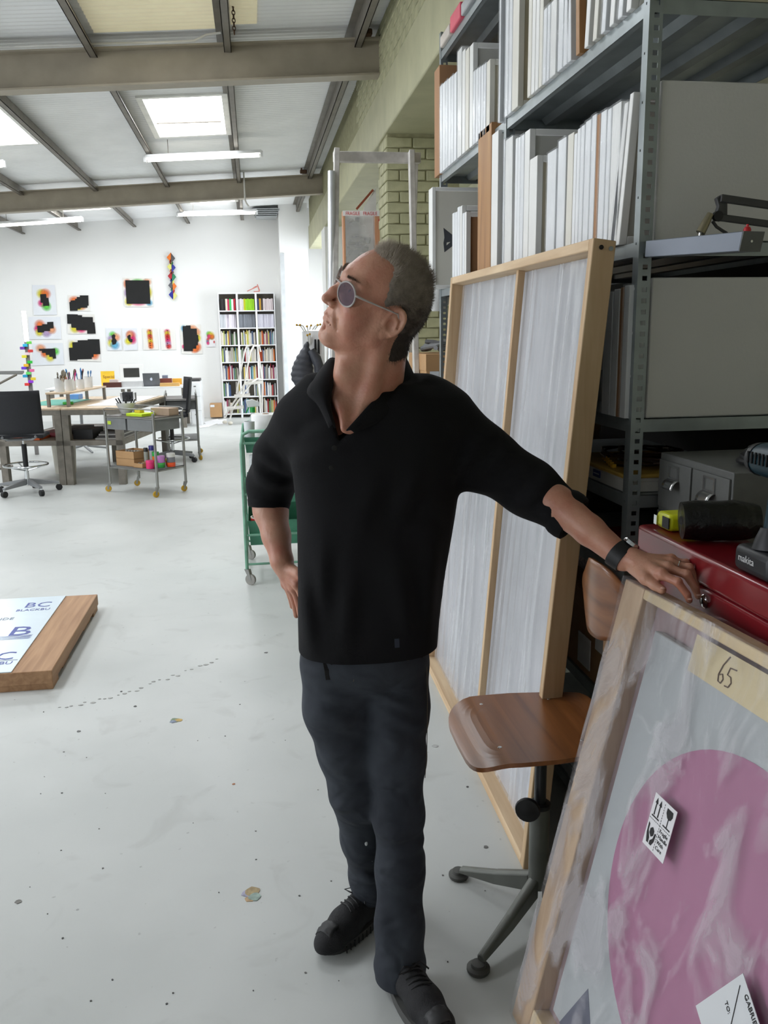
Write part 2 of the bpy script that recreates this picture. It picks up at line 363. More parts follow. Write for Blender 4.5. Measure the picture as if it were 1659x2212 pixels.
for k in range(26):                     # pier: face towards the camera and its side towards the room
    z = 1.02+k*.083; jx = lambda: 7.208+random.uniform(-.001, .001)
    if k % 2:
        f1 += [((XW+.106+.218*j, jx(), z), (0,0,0)) for j in range(2)]; h2.append(((XW+.008, 7.262, z), (0,0,0))); f2.append(((XW+.008, 7.43, z), (0,0,0)))
    else:
        h1.append(((XW+.052, jx(), z), (0,0,0))); f1 += [((XW+.213+.218*j, jx(), z), (0,0,0)) for j in range(2)]; f2 += [((XW+.008, 7.32+.225*j, z), (0,0,0)) for j in range(2)]
bricks(PIER, f1, face_p); bricks(PIER, h1, half_p); bricks(PIER, f2, full_w); bricks(PIER, h2, half_w)
# invented window, out of view in the far recess, added to light the far wall
wn = thing('window_x', 'w', 'w', (2.4, 15.2, 1.0)); del wn['label'], wn['category']; wn.name = 'window_11'; WORLDM[wn.name] = Matrix.Translation((2.4, 15.2, 1.0)); struct(wn)
MB().box((2.37, 14.2, .4), (2.395, 16.4, 2.9)).build('pane', glow('window_daylight', (240, 246, 255), ADDED_WINDOW_STRENGTH), wn)
fb = MB()
for y in (14.15, 15.3, 16.45): fb.box((2.33, y-.03, .35), (2.4, y+.03, 2.95))
for z in (.35, 1.7, 2.95): fb.box((2.33, 14.15, z-.03), (2.4, 16.45, z+.03))
fb.build('window_frame', mat('white_window_frame', (235, 235, 232), .5), wn)
# fluorescent fittings hung under the roof
def tube_light(p0, p1, label):
    p0, p1 = V(p0), V(p1); t = thing('fluorescent_light', label, 'ceiling light', ((p0+p1)/2))
    d = (p1-p0).normalized()
    MB().bar(p0+V(0,0,.035), p1+V(0,0,.035), .07, .035).build('housing', mat('white_enamel', (225, 226, 226), .4), t, bevel=.005)
    MB().tube([p0+d*.03-V(0,0,.005), p1-d*.03-V(0,0,.005)], .022, 10).build('tube', glow('lit_tube', (255, 250, 238), TUBE_STRENGTH), t)
    for q in (p0, p1): MB().cbox(q+V(0,0,.005), (.03, .06, .07)).build('end_cap', mat('white_enamel', (225, 226, 226), .4), t)
    for k in (.2, .8):
        q = p0.lerp(p1, k); MB().tube([q+V(0,0,.05), V(q.x, q.y, zr(q.x))], .004, 6).build('hanger', dsteel, t)
tube_light(aty(313, 345, 11.1), aty(565, 334, 11.1), 'nearest hanging fluorescent tube light, below the rooflight')
tube_light(aty(383, 464, 16.1), aty(555, 459, 16.1), 'fluorescent tube light hanging close to the far wall')
a_ = aty(178, 475, 15.0); tube_light(a_-V(1.45, 0, .1), a_, 'lit fluorescent tube light at the left edge, above the drawings')
a_ = aty(10, 356, 11.1); tube_light(a_-V(1.45, 0, .1), a_, 'end of a fluorescent light just peeping in at left edge')

# window band added in the left wall, out of frame, to brighten the near room
wl = thing('window_y', 'w', 'w', (XL, 2.5, 1.0)); del wl['label'], wl['category']; wl.name = 'window_10'; WORLDM[wl.name] = Matrix.Translation((XL, 2.5, 1.0)); struct(wl)
MB().box((XL+.005, -2.0, 1.1), (XL+.03, 6.5, 3.2)).build('pane', glow('left_window_daylight', (244, 248, 255), LEFT_FILL_STRENGTH), wl)
fb = MB()
for k in range(8): fb.box((XL, -2.05+k*1.2214-.03, 1.05), (XL+.08, -2.05+k*1.2214+.03, 3.25))
for z in (1.05, 3.25): fb.box((XL, -2.05, z-.03), (XL+.08, 6.55, z+.03))
fb.build('window_frame', mat('white_window_frame', (235, 235, 232), .5), wl)
# ================================================================ slotted steel shelving on the right
galv = mat('galvanised_steel', (150, 158, 160), .38, .55, var=.14, scale=10, bump=.02)
galv_d = mat('grey_shelf_steel', (128, 134, 136), .42, .5, var=.14, scale=8)
X0, X1 = 1.0, 1.62
PY = (2.19, 3.42, 4.60)
RACK = thing('shelving_unit', 'tall grey slotted steel shelving unit full of framed pictures', 'shelving', (X0, 3.4, 0))
def post_mesh():
    """L section: one leg with punched slots towards -y, one with small round-ish holes towards -x; corner at origin"""
    mb = MB(); wd, t, pitch, n = .036, .0022, .0285, 108
    H = pitch*n
    # slotted leg in the xz plane (y = 0)
    mb.box((0, 0, 0), (.013, t, H)); mb.box((.027, 0, 0), (wd, t, H))
    for k in range(n): mb.box((.013, 0, k*pitch), (.027, t, k*pitch+.0165))
    # side leg in the yz plane (x = 0) with a hole row every 0.115
    mb.box((0, t, 0), (t, .015, H)); mb.box((0, .021, 0), (t, .034, H))
    for k in range(27): mb.box((0, .015, k*.114), (t, .021, k*.114+.108))
    return mb
pm = post_mesh()
_p = None
for y in PY:
    for x, fx in ((X0, 1), (X1, -1)):
        q = MB(); q.v = [Vector((x+fx*p.x, y+p.y, p.z)) for p in pm.v]; q.f = pm.f
        q.build('post', galv, RACK)
LEV = [.10, .52, .935, 1.155, 1.365, 1.825, 2.40, 2.985]      # shelf top heights
def shelf(y0, y1, zt):
    mb = MB(); t = .0016
    mb.box((X0+.004, y0, zt-t), (X1, y1, zt))
    for x in (X0+.004, X1-.004): mb.box((x-t, y0, zt-.036), (x+t, y1, zt))
    for y in (y0, y1-t): mb.box((X0+.004, y, zt-.036), (X1, y+t, zt))
    mb.box((X0+.004, y0, zt-.036), (X0+.022, y1, zt-.034))
    sh = mb.build('shelf', galv, RACK)
    rb = MB()
    for x in (X0+.17, X0+.33, X0+.47):
        rb.add([(x-.035, y0+.01, zt-t), (x-.018, y0+.01, zt-.022), (x+.018, y0+.01, zt-.022), (x+.035, y0+.01, zt-t), (x-.035, y1-.01, zt-t), (x-.018, y1-.01, zt-.022), (x+.018, y1-.01, zt-.022), (x+.035, y1-.01, zt-t)], [(0,1,5,4),(1,2,6,5),(2,3,7,6)])
    rb.build('stiffener', galv_d, sh)
for z in LEV:
    shelf(PY[0]+.004, PY[1]-.004, z)
    if z in (1.825, 2.40, 2.985, .935, .52, .10): shelf(PY[1]+.012, PY[2]+.034, z)
MB().box((X1-.03, 2.2, .95), (X1-.02, 4.6, 1.80)).build('back_sheet', mat('dark_hardboard', (40, 38, 36), .8), RACK)  # dark sheet added to stand in for the deep shade behind the shelves
# end braces behind the upper panel
MB().bar((X0+.30, 4.63, 1.2), (X1-.02, 4.63, 1.78), .004, .03, up=(0,1,0)).build('brace', galv_d, RACK)

# ---- framed works standing on the shelves like books
wh = mat('white_frame_lacquer', (236, 236, 233), .4, var=.03); wh2 = mat('warm_white_frame', (226, 223, 212), .45, var=.04)
wrapw = mat('white_paper_wrapping', (234, 236, 238), .4, var=.03, scale=8, bump=.08, bscale=14); brn = mat('brown_card', (170, 128, 92), .7, var=.08)
crm = mat('cream_mount_board', (214, 205, 180), .7, var=.05); gry = mat('grey_backing_board', (196, 195, 188), .7, var=.05); oak = wood('oak_frame', (150, 104, 62), (188, 142, 92), 'z', knots=0)
tapey = mat('beige_parcel_tape', (206, 186, 150), .3)
clr = film('clear_wrap', (236, 240, 244), .16, .12, (2.5, 2.5, 1.0), 6, .35)
def picture(yn, yf, zt, zb, kind, depth=.5, lean=0.0, wrap=False, x0=None, label='', group=None, panel=None, border=.022, name='framed_picture'):
    """yn..yf thickness, zb..zt height, lean = metres the top moves towards the camera"""
    x = X0-.012 if x0 is None else x0; fm = {'w': wh, 'c': wh2, 'p': wrapw, 'b': brn, 'o': oak}[kind]
    t = thing(name, label, 'picture frame' if kind != 'b' else 'card sheet', (x+depth/2, (yn+yf)/2, zb), group=group)
    th, h = yf-yn, zt-zb
    def L(px, py, pz): return (px, py-lean*(pz-zb)/max(h, .01), pz)
    def slab(mb, x_0, x_1, y_0, y_1, z_0, z_1):
        mb.add([L(x_0,y_0,z_0),L(x_1,y_0,z_0),L(x_1,y_1,z_0),L(x_0,y_1,z_0),L(x_0,y_0,z_1),L(x_1,y_0,z_1),L(x_1,y_1,z_1),L(x_0,y_1,z_1)], [(0,3,2,1),(4,5,6,7),(0,1,5,4),(1,2,6,5),(2,3,7,6),(3,0,4,7)])
    b_ = border; mb = MB()
    if kind in 'pb' : slab(mb, x, x+depth, yn, yf, zb, zt)
    else:
        slab(mb, x, x+b_, yn, yf, zb, zt); slab(mb, x+depth-b_, x+depth, yn, yf, zb, zt)
        slab(mb, x+b_, x+depth-b_, yn, yf, zb, zb+b_); slab(mb, x+b_, x+depth-b_, yn, yf, zt-b_, zt)
    mb.build('frame', fm, t, bevel=.0015, seg=1)
    if kind not in 'pb':
        pn = MB(); r = min(.008, th*.25); slab(pn, x+b_, x+depth-b_, yn+r, yn+r+.004, zb+b_, zt-b_)
        pn.build('back_panel', panel or gry, t)
    if wrap:
        wb = MB(); e = .003; slab(wb, x-e, x+depth+e, yn-e, yf+e, zb+.001, zt+e); wb.build('plastic_wrap', clr, t)
    return t
def px_y(px, py=420): return atx(px, py, X0-.012).y
def px_z(px, py): return atx(px, py, X0-.012).z
def row(items, zb, grp, where):
    """items: (left px, right px, top px, kind, wrap, lean, depth, panel, phrase)"""
    for n_, (xl, xr, yt, k, wr, ln, dp, pn, ph) in enumerate(sorted(items)):
        yn, yf = px_y(xr), px_y(xl)-.003
        if yf > 3.405 and yn < 3.47:                    # keep clear of the middle post
            if 3.405-yn > yf-3.47: yf = 3.405
            else: yn = 3.47
            if yf-yn < .006: continue
        zt = px_z((xl+xr)/2, yt) if yt is not None else zb+.56
        if zb > 2.3: zt = min(zt, 2.944)
        lab = ph if ph else where % ORD[n_+1]
        picture(yn, yf, zt, zb, k, dp, ln, wr, label=lab, group=grp if not ph else None, panel=pn)
C5 = lambda x: 900+.4575*x
def cr(items): return [(C5(a), C5(b), (None if t is None else .4575*t), *r) for a, b, t, *r in items]
z_ = LEV[5]+.001; g_ = 'white frames wedged upright on the middle shelf'; wr_ = 'white wrapped frame, %s from the left along the middle shelf'
row(cr([(908, 950, 500, 'w', True, 0, .42, brn, 'white frame with brown card back next to the two leaning ones'),
        (886, 907, 522, 'p', True, 0, .44, None, ''), (856, 885, 532, 'p', True, 0, .44, None, ''),
        (838, 855, 548, 'b', False, 0, .44, None, 'brown card sheet standing between white frames, middle shelf'), (815, 838, 550, 'p', True, 0, .44, None, ''),
        (786, 814, 575, 'p', True, 0, .44, None, ''), (766, 785, 598, 'p', True, 0, .43, None, ''), (750, 766, 612, 'p', False, 0, .43, None, ''),
        (735, 750, 636, 'p', False, 0, .42, None, ''), (706, 734, 636, 'c', False, 0, .42, crm, 'warm white frame right of the torn wrapped one, middle shelf'),
        (662, 700, 660, 'p', True, 0, .42, None, 'frame in torn white wrapping paper, middle shelf'),
        (613, 655, 716, 'p', True, 0, .40, None, 'low frame in crumpled clear wrap beside the short boxed frame'),
        (530, 566, 746, 'w', False, 0, .40, crm, 'short white box frame showing its beige back, middle shelf'),
        (505, 529, 620, 'w', False, 0, .56, gry, 'big white frame with grey back rising behind the short box frame'),
        (488, 504, 640, 'p', True, 0, .44, None, ''), (474, 488, 650, 'p', False, 0, .44, None, ''), (462, 474, 655, 'p', False, 0, .44, None, ''),
        (416, 450, 655, 'w', True, 0, .42, brn, 'white frame with a narrow brown back strip, far end of bay'),
        (384, 414, 668, 'p', True, 0, .42, None, ''), (352, 382, 628, 'w', False, 0, .56, gry, 'tall white frame next to the brown wooden one'),
        (288, 350, 606, 'o', False, 0, .60, brn, 'deep brown wooden box frame at the far end of the middle shelf')]), z_, g_, wr_)
picture(2.290, 2.312, 2.195, z_, 'w', .42, .055, False, label='slim white frame leaning against the front shelf post', panel=gry)
for k, (yb, dy, lb) in enumerate(((2.325, .06, 'white frame tipped over beside the one at the post, middle shelf'),)):
    picture(yb, yb+.024, 2.18, z_, 'w', .42, dy, True, label=lb, panel=gry)
# large pale panels seen face-on through the end of the unit
PNL = mat('pale_grey_canvas', (206, 205, 200), .75, var=.03, scale=3, bump=.08, bscale=120)
def panel(yy, zt, zb, label, x0=1.045):
    t = thing('blank_canvas', label, 'canvas', (1.3, yy, zb))
    MB().box((x0, yy, zb), (1.60, yy+.018, zt)).build('canvas', PNL, t, bevel=.004)
    
    for xa, xb in ((x0+.005, x0+.04), (1.555, 1.595)): MB().box((xa, yy+.018, zb), (xb, yy+.030, zt-.005)).build('stretcher_bar', oak, t)
panel(2.198, 2.215, z_, 'large blank canvas facing us on the middle shelf, behind the lamp arm')
panel(2.198, 1.735, LEV[4]+.001, 'large blank canvas facing us one shelf below the grey metal box')
# shelf above
z_ = LEV[6]+.001; g_ = 'white frames on the high shelf'; wr_ = 'pale frame with top cut off, %s from the left along the high shelf'
row(cr([(380, 407, -60, 'p', True, 0, .5, None, 'outermost wrapped frame at far end of the high shelf'), (409, 424, -60, 'p', True, 0, .5, None, ''), (425, 440, -50, 'p', True, 0, .5, None, ''),
        (441, 470, -40, 'c', False, 0, .52, crm, 'thick cream box frame on the high shelf'), (512, 528, -30, 'c', False, 0, .5, crm, ''), (529, 545, -30, 'w', False, 0, .5, gry, ''), (546, 562, -40, 'w', False, 0, .5, gry, ''), (563, 579, -20, 'c', False, 0, .5, crm, ''),
        (580, 597, 62, 'p', True, 0, .42, None, 'shortest white frame of the high shelf'), (598, 612, 45, 'p', True, 0, .42, None, ''), (613, 640, 22, 'w', True, 0, .42, gry, 'white frame between two shorter wrapped ones, high shelf'),
        (648, 672, 4, 'p', True, 0, .42, None, ''), (673, 694, -4, 'p', True, 0, .42, None, '')]), z_, g_, wr_)
for k in range(8):
    yn = px_y(C5(712+k*38), 150); lb = ['leaning wrapped frame with a brown edge, high shelf', 'dark brown slim frame leaning on the high shelf'][k] if k < 2 else '%s frame from the left in the leaning batch, high shelf near the post' % ORD[k+1]
    picture(yn-.028, yn, 2.938-.01*(k % 3), z_, ['p', 'o', 'w', 'b', 'p', 'w', 'p', 'w', 'b'][k] if k != 3 else 'c', .45, (-.05 if k < 2 else .05), k in (0, 4, 6), label=lb if ['p','o','w','c','p','w','p','w','b'][k] != 'b' else 'brown card sheet leaning nearest the post, high shelf', group=None if k < 2 or k == 8 else 'leaning frames on the high shelf', panel=crm)
# second bay, high shelf
row(cr([(84, 108, 322, 'b', False, 0, .5, None, 'big brown card sheet closing the far end of the high shelf')] +
       [(109+k*13, 121+k*13, 402-k*11, 'p', k % 2 == 0, 0, .42, None, '') for k in range(6)] +
       [(190, 210, 236, 'w', True, 0, .46, brn, 'taped frame with a brown strip, high shelf far bay'), (212, 226, 240, 'w', False, 0, .46, gry, ''), (227, 243, 236, 'c', False, 0, .46, gry, ''),
        (246, 262, 216, 'w', False, 0, .60, gry, 'widest white frame with a purple spot, high shelf far bay')] +
       [(263+k*12, 274+k*12, 338-k*8, 'p', k % 2 == 0, 0, .42, None, '') for k in range(5)] +
       [(324, 340, 294, 'c', False, 0, .46, crm, 'cream box frame at the near end of the far bay')]), z_, 'white frames on the far bay of the high shelf', 'thin white frame, %s from the left in the far bay, high shelf')
pb = atx(C5(330), .4575*285, X0); 
# second bay, middle shelf: big tray frame with a dark printed mark
z_ = LEV[5]+.001
bt = picture(4.50, 4.592, aty(940, 404, 4.5).z, z_, 'w', .60, 0, False, x0=aty(934, 500, 4.5).x, label='large white tray frame with a dark angular mark, far bay', panel=wh2, border=.018)
yk = 4.5068
mk = MB(); 
def mp(x, y): return aty(x, y, yk)
q0 = [mp(958, 492), mp(977, 507), mp(977, 532), mp(960, 545), mp(958, 525), mp(960, 513)]
mk.prism(q0, (0, .001, 0)); o_ = mk.build('printed_mark', mat('dark_grey_print', (70, 72, 78), .6), bt); 
MB().prism([mp(965, 524), mp(973, 522.5), mp(964.5, 530)], (0, -.001, 0)).build('printed_gap', wh2, o_)
row([(977, 982, 460, 'p', False, 0, .42, None, ''), (982.5, 987.5, 458, 'p', False, 0, .42, None, ''), (988, 993, 447, 'p', False, 0, .42, None, ''), (993.5, 998, 445, 'w', False, 0, .46, gry, 'white frame with a grey inner border, far bay middle shelf'),
     (999, 1003, 460, 'p', False, 0, .4, None, ''), (1003.5, 1007.5, 458, 'w', False, 0, .42, brn, 'white frame showing a brown card back, far bay middle shelf')], z_, 'thin white frames in the far bay of the middle shelf', 'thin white frame, %s right of the tray frame, far bay middle shelf')
# level below: three wrapped canvases at the post, boxes further in
z_ = LEV[4]+.001
for k, (xl, xr, yt) in enumerate(((1303, 1320, 632), (1321.5, 1334, 626), (1335, 1342, 622), (1343, 1355, 618))):
    lb = ['leftmost wrapped white canvas beside the end post', 'second wrapped white canvas from the left by the end post', 'thin brown-edged board between the wrapped canvases by the post', 'wrapped white canvas touching the end post'][k]
    picture(px_y(xr, 750), px_y(xl, 750)-.002, px_z(xl, yt), z_, 'b' if k == 2 else 'p', .5, 0, k in (0, 3), label=lb)
def carton(lo, hi, m, label, name='box', cat='box', lid=None):
    t = thing(name, label, cat, ((lo[0]+hi[0])/2, (lo[1]+hi[1])/2, lo[2])); zl = hi[2]-(hi[2]-lo[2])*.22
    MB().box(lo, (hi[0], hi[1], zl)).build('body', m, t, bevel=.002); e = .003
    MB().box((lo[0]-e, lo[1]-e, zl-.002), (hi[0]+e, hi[1]+e, hi[2])).build('lid', lid or m, t, bevel=.002); return t
gb = mat('grey_archive_board', (150, 152, 152), .6)
carton((1.02, 2.80, z_), (1.4, 3.2, z_+.10), gb, 'lower grey archive box on the shelf behind the wrapped canvases')
carton((1.02, 2.80, z_+.104), (1.4, 3.18, z_+.20), gb, 'upper grey archive box under the red bag')
rb = thing('bag', 'crumpled red bag on top of the grey archive boxes', 'bag', (1.15, 2.95, z_+.21))
MB().sph((1.15, 2.95, z_+.275), .07, 14, 10, (1.3, 1.5, .95)).build('body', mat('red_plastic', (190, 28, 36), .4, bump=.5, bscale=25), rb, smooth=True)
MB().tube([(1.08, 2.9, z_+.30), (1.07, 2.88, z_+.345), (1.07, 2.98, z_+.35), (1.08, 3.0, z_+.31)], .006, 6).build('handle', mat('white_cord', (225,225,225), .5), rb)
# low shelf: flat parcel with ochre envelope, cable bundle
z_ = LEV[3]+.001
pk = carton((1.01, 2.23, z_), (1.40, 2.66, z_+.04), mat('white_flat_box', (232, 231, 226), .5), 'flat white box with a blue sticker on the low shelf', lid=mat('white_flat_box', (232, 231, 226), .5))
MB().box((1.0045, 2.40, z_+.014), (1.0068, 2.452, z_+.034)).build('sticker', mat('blue_sticker', (40, 70, 150), .4), pk)
MB().box((1.0040, 2.405, z_+.023), (1.0045, 2.447, z_+.026)).build('sticker_print', mat('pale_print', (220, 225, 240), .4), pk)
ev = MB().box((1.0, 2.22, z_+.0405), (1.38, 2.68, z_+.052)).build('envelope', mat('ochre_envelope', (196, 160, 74), .6, var=.12, scale=20), bevel=.004); pv((1.2, 2.45, z_+.0405))(ev); tag(ev, 'padded ochre envelope lying on the flat white box', 'envelope')
cb = thing('cable_bundle', 'tangle of dark brown cables with yellow tags on the envelope', 'cables', (1.15, 2.42, z_+.052))
for k in range(10):
    a0 = random.random()*6.28; r0 = .05+.06*random.random()
    MB().tube([(1.15+r0*1.1*math.cos(a0+s*.5), 2.42+r0*1.5*math.sin(a0+s*.5), z_+.057+.004*k+.005*math.sin(s*1.3+k)) for s in range(11)], .0038, 6).build('cable', mat('dark_brown_cable', (62, 36, 34), .45), cb, smooth=True)
for k in range(5): MB().cbox((1.02+.01*k, 2.34+k*.04, z_+.060), (.012, .014, .010)).build('tag', mat('yellow_tag', (232, 180, 50), .4), cb)
# lower shelves: pale flat files, portfolio, cartons
z_ = LEV[2]+.001
carton((1.02, 2.25, z_), (1.45, 2.75, z_+.05), mat('pale_portfolio', (190, 190, 188), .5), 'pale flat portfolio case on the shelf behind the wrist', name='portfolio', cat='portfolio')
carton((1.03, 2.78, z_), (1.45, 3.2, z_+.12), mat('black_box_card', (40, 40, 42), .5), 'black box on the shelf beside the wooden stretcher')
rd = MB().box((1.005, 2.24, z_+.0525), (1.3, 2.5, z_+.060)).build('folder', mat('red_folder', (178, 30, 48), .5), bevel=.001); pv((1.15, 2.37, z_+.0525))(rd); tag(rd, 'red folder lying on the pale portfolio', 'folder')
z_ = LEV[1]+.001
ct = carton((1.01, 2.24, z_), (1.48, 2.98, z_+.27), mat('brown_carton', (176, 138, 96), .75, var=.06), 'long brown carton with torn white papers on the lower shelf', lid=mat('brown_carton', (176, 138, 96), .75))
MB().box((1.002, 2.30, z_+.12), (1.0055, 2.38, z_+.20)).build('paper_label', mat('paper_white', (228, 228, 228), .7), ct)
MB().box((1.002, 2.42, z_+.03), (1.0055, 2.52, z_+.13)).build('paper_label', mat('paper_white', (228, 228, 228), .7), ct)
bw = thing('bubble_wrap_roll', 'pink-tinged clear wrap roll lying on the brown carton', 'wrap roll', (1.12, 2.55, z_+.275))
MB().tube([(1.10, 2.24, z_+.315), (1.10, 2.9, z_+.315)], .036, 16).build('roll', film('pink_wrap', (232, 205, 210), .75, .25, (8,8,8), 8, .8), bw, smooth=True)
MB().tube([(1.10, 2.235, z_+.315), (1.10, 2.905, z_+.315)], .012, 12).build('core', brn, bw)
z_ = LEV[0]+.001
for k in range(5):
    t = MB().box((1.01, 2.24+.012*k, z_+.05*k), (1.52, 2.9, z_+.05*k+.045)).build('white_tray', mat('white_tray_enamel', (224, 226, 228), .35), bevel=.004); pv((1.2, 2.6, z_+.05*k))(t)
    tag(t, 'white shallow tray, %s from the bottom of the stack at the shelving foot' % ORD[k+1], 'tray', 'stacked trays low in the shelving')
# far bay lower: carton with label, loose hoses
z_ = LEV[2]+.001
ct = carton((1.05, 3.6, z_), (1.5, 4.1, z_+.3), mat('brown_carton', (176, 138, 96), .75), 'plain brown carton hidden behind the leaning stretcher')
# top of the unit: small coloured packets
z_ = LEV[7]+.001
for k, (c, lb) in enumerate((((206, 196, 186), 'beige packet lying flat on top of the unit'), ((222, 90, 110), 'pink packet lying flat on top of the unit'), ((168, 170, 172), 'grey packet lying flat on top of the unit'), ((205, 110, 96), 'coral packet lying flat on top of the unit'))):
    o = MB().box((.985, 4.35-.22*k, z_), (1.25, 4.55-.22*k, z_+.05+.02*(k % 2))).build('packet', mat('packet_%d' % k, c, .5), bevel=.006); pv((1.1, 4.45-.22*k, z_))(o); tag(o, lb, 'packet')
# ================================================================ leaning stretcher wrapped in polythene
pine = wood('pine', (184, 150, 112), (210, 182, 144), 'z', .55, knots=.7); pine_y = wood('pine_rail', (198, 166, 128), (224, 198, 162), 'y', .55, knots=.7)
ST = thing('canvas_stretcher', 'big pine stretcher frame wrapped in clear polythene, leaning on the shelving', 'stretcher', (.80, 3.1, 0))
b0n, b0f = V(.742, 2.245, 0), V(.775, 3.99, 0)
t0n, t0f = V(.868, 2.17, 1.832), V(.900, 3.93, 1.845)
ex = V(.062, 0, -.008)         # depth of the bars, away from the viewer's side
def sbar(a, b, c, d, name, m):
    """quad a b c d on the front plane, pushed back by ex"""
    return MB().prism([a, b, c, d], ex).build(name, m, ST, bevel=.003)
def P(u, v):                    # u: near 0 -> far 1, v: bottom 0 -> top 1
    return b0n.lerp(b0f, u).lerp(t0n.lerp(t0f, u), v)
w_ = .017
sbar(P(0,0), P(w_,0), P(w_,1), P(0,1), 'stile', pine); sbar(P(1-w_*1.2,0), P(1,0), P(1,1), P(1-w_*1.2,1), 'stile', pine)
sbar(P(w_,0), P(1-w_*1.2,0), P(1-w_*1.2,.017), P(w_,.017), 'bottom_rail', pine_y); sbar(P(w_,.984), P(1-w_*1.2,.984), P(1-w_*1.2,1), P(w_,1), 'top_rail', pine_y)
mid = MB(); a = .42; mid.prism([P(a,.017)+ex*.35, P(a+.014,.017)+ex*.35, P(a+.014,.984)+ex*.35, P(a,.984)+ex*.35], ex*.4); mid.build('centre_brace', pine, ST, bevel=.002)
for k in (0, 1):
    MB().lathe([(.006, 0), (.006, .002)], 12, P(0, .993)+ex*(.35+.42*k)+V(0, -.0015, -.008), (0, -1, 0)).build('screw_hole' if k == 0 else 'screw', mat('black_hole', (28, 24, 20), .8) if k == 0 else galv, ST)
# back canvas and the polythene stretched over it
cb_ = MB(); e_ = ex*.97; cb_.prism([P(.01,.01)+e_, P(.99,.01)+e_, P(.99,.99)+e_, P(.01,.99)+e_], ex*.06); cb_.build('canvas_back', mat('pale_canvas_back', (190, 190, 194), .6, var=.30, scale=1.5), ST)
def sheet_mat():
    m = bpy.data.materials.new('polythene'); m.use_nodes = True; nt = m.node_tree; b = nt.nodes['Principled BSDF']; o = nt.nodes['Material Output']
    b.inputs['Base Color'].default_value = (*lin((214, 216, 220)), 1); b.inputs['Roughness'].default_value = .12; b.inputs['Specular IOR Level'].default_value = .9
    tc = nd(nt, 'ShaderNodeTexCoord'); mp_ = nd(nt, 'ShaderNodeMapping'); mp_.inputs['Scale'].default_value = (1, 3.2, .35); nt.links.new(tc.outputs['Object'], mp_.inputs[0])
    mp_.inputs['Scale'].default_value = (1, 3.4, .20)
    n = nd(nt, 'ShaderNodeTexNoise'); n.inputs['Scale'].default_value = 2.2; n.inputs['Detail'].default_value = 1.2; n.inputs['Distortion'].default_value = .5; nt.links.new(mp_.outputs[0], n.inputs[0])
    bp = nd(nt, 'ShaderNodeBump'); bp.inputs['Strength'].default_value = .6; bp.inputs['Distance'].default_value = .012; nt.links.new(n.outputs['Fac'], bp.inputs['Height']); nt.links.new(bp.outputs[0], b.inputs['Normal'])
    pk_ = nd(nt, 'ShaderNodeValToRGB'); cr_ = pk_.color_ramp; cr_.elements[0].position = .44; cr_.elements[0].color = (0,0,0,1); cr_.elements[1].position = .56; cr_.elements[1].color = (0,0,0,1); e_m = cr_.elements.new(.50); e_m.color = (1,1,1,1); nt.links.new(n.outputs['Fac'], pk_.inputs[0])
    big = nd(nt, 'ShaderNodeTexNoise'); big.inputs['Scale'].default_value = 1.8; big.inputs['Detail'].default_value = 3; nt.links.new(tc.outputs['Object'], big.inputs[0])
    sm = nd(nt, 'ShaderNodeMath', operation='MULTIPLY'); nt.links.new(pk_.outputs[0], sm.inputs[0]); nt.links.new(big.outputs['Fac'], sm.inputs[1])
    r = nd(nt, 'ShaderNodeMapRange'); r.inputs['From Min'].default_value = 0; r.inputs['From Max'].default_value = 1; r.inputs['To Min'].default_value = .34; r.inputs['To Max'].default_value = .78; nt.links.new(sm.outputs[0], r.inputs[0])
    t = nd(nt, 'ShaderNodeBsdfTransparent'); mx = nd(nt, 'ShaderNodeMixShader'); nt.links.new(r.outputs[0], mx.inputs[0]); nt.links.new(t.outputs[0], mx.inputs[1]); nt.links.new(b.outputs[0], mx.inputs[2]); nt.links.new(mx.outputs[0], o.inputs[0])
    return m
def wav(u, v, side):
    s = math.sin(u*60+3*math.sin(v*3+u*5))*.5+math.sin(u*131+v*4)*.3
    edge = min(1, 6*min(abs(u), abs(1-u)))*min(1, 9*v)*min(1, 9*(1-v))
    return s*.004*edge
pf = MB().grid(lambda i, j: P(.018+.398*i, .018+.965*j)+ex*.80+ex.normalized()*wav(i, j, 0), 70, 30)
pf2 = MB().grid(lambda i, j: P(.436+.54*i, .018+.965*j)+ex*.80+ex.normalized()*wav(i+.7, j, 0), 80, 30)
SH = sheet_mat(); pf.build('polythene_sheet', SH, ST, smooth=True); pf2.build('polythene_sheet', SH, ST, smooth=True)
# ================================================================ wrapped painting with a pink disc, near right
B0 = V(.544, 1.707, 0); E1 = V(.0798, -.9968, 0); E2 = V(.2273, .0182, .9737); NN = V(-.9705, -.0777, .228)
PW, PH = 1.06, 1.092
def Q(u, v, n=0.0): return B0+E1*u+E2*v+NN*n
PT = thing('wrapped_painting', 'painting of a pink disc in a pale wooden tray frame, wrapped in plastic', 'painting', B0+E1*.5)
pale_w = wood('pale_frame_wood', (182, 150, 118), (206, 178, 146), 'z', .5, knots=.2); pale_wy = wood('pale_frame_rail', (200, 176, 134), (222, 202, 164), 'y', .5, knots=.2)
def pbar(u0, u1, v0, v1, n0, n1, name, m, par=PT, bev=.003): return MB().prism([Q(u0,v0,n0), Q(u1,v0,n0), Q(u1,v1,n0), Q(u0,v1,n0)], NN*(n1-n0)).build(name, m, par, bevel=bev)
dp = -.055
pbar(0, .082, 0, PH, dp, 0, 'frame_stile', pale_w); pbar(PW-.082, PW, 0, PH, dp, 0, 'frame_stile', pale_w)
pbar(.082, PW-.082, PH-.022, PH, dp, 0, 'frame_rail', pale_wy); pbar(.082, PW-.082, 0, .082, dp, 0, 'frame_rail', pale_wy)
pbar(.082, PW-.082, .08, PH-.02, -.045, -.040, 'backing', mat('mauve_backing_board', (158, 136, 138), .6, var=.08, scale=5))
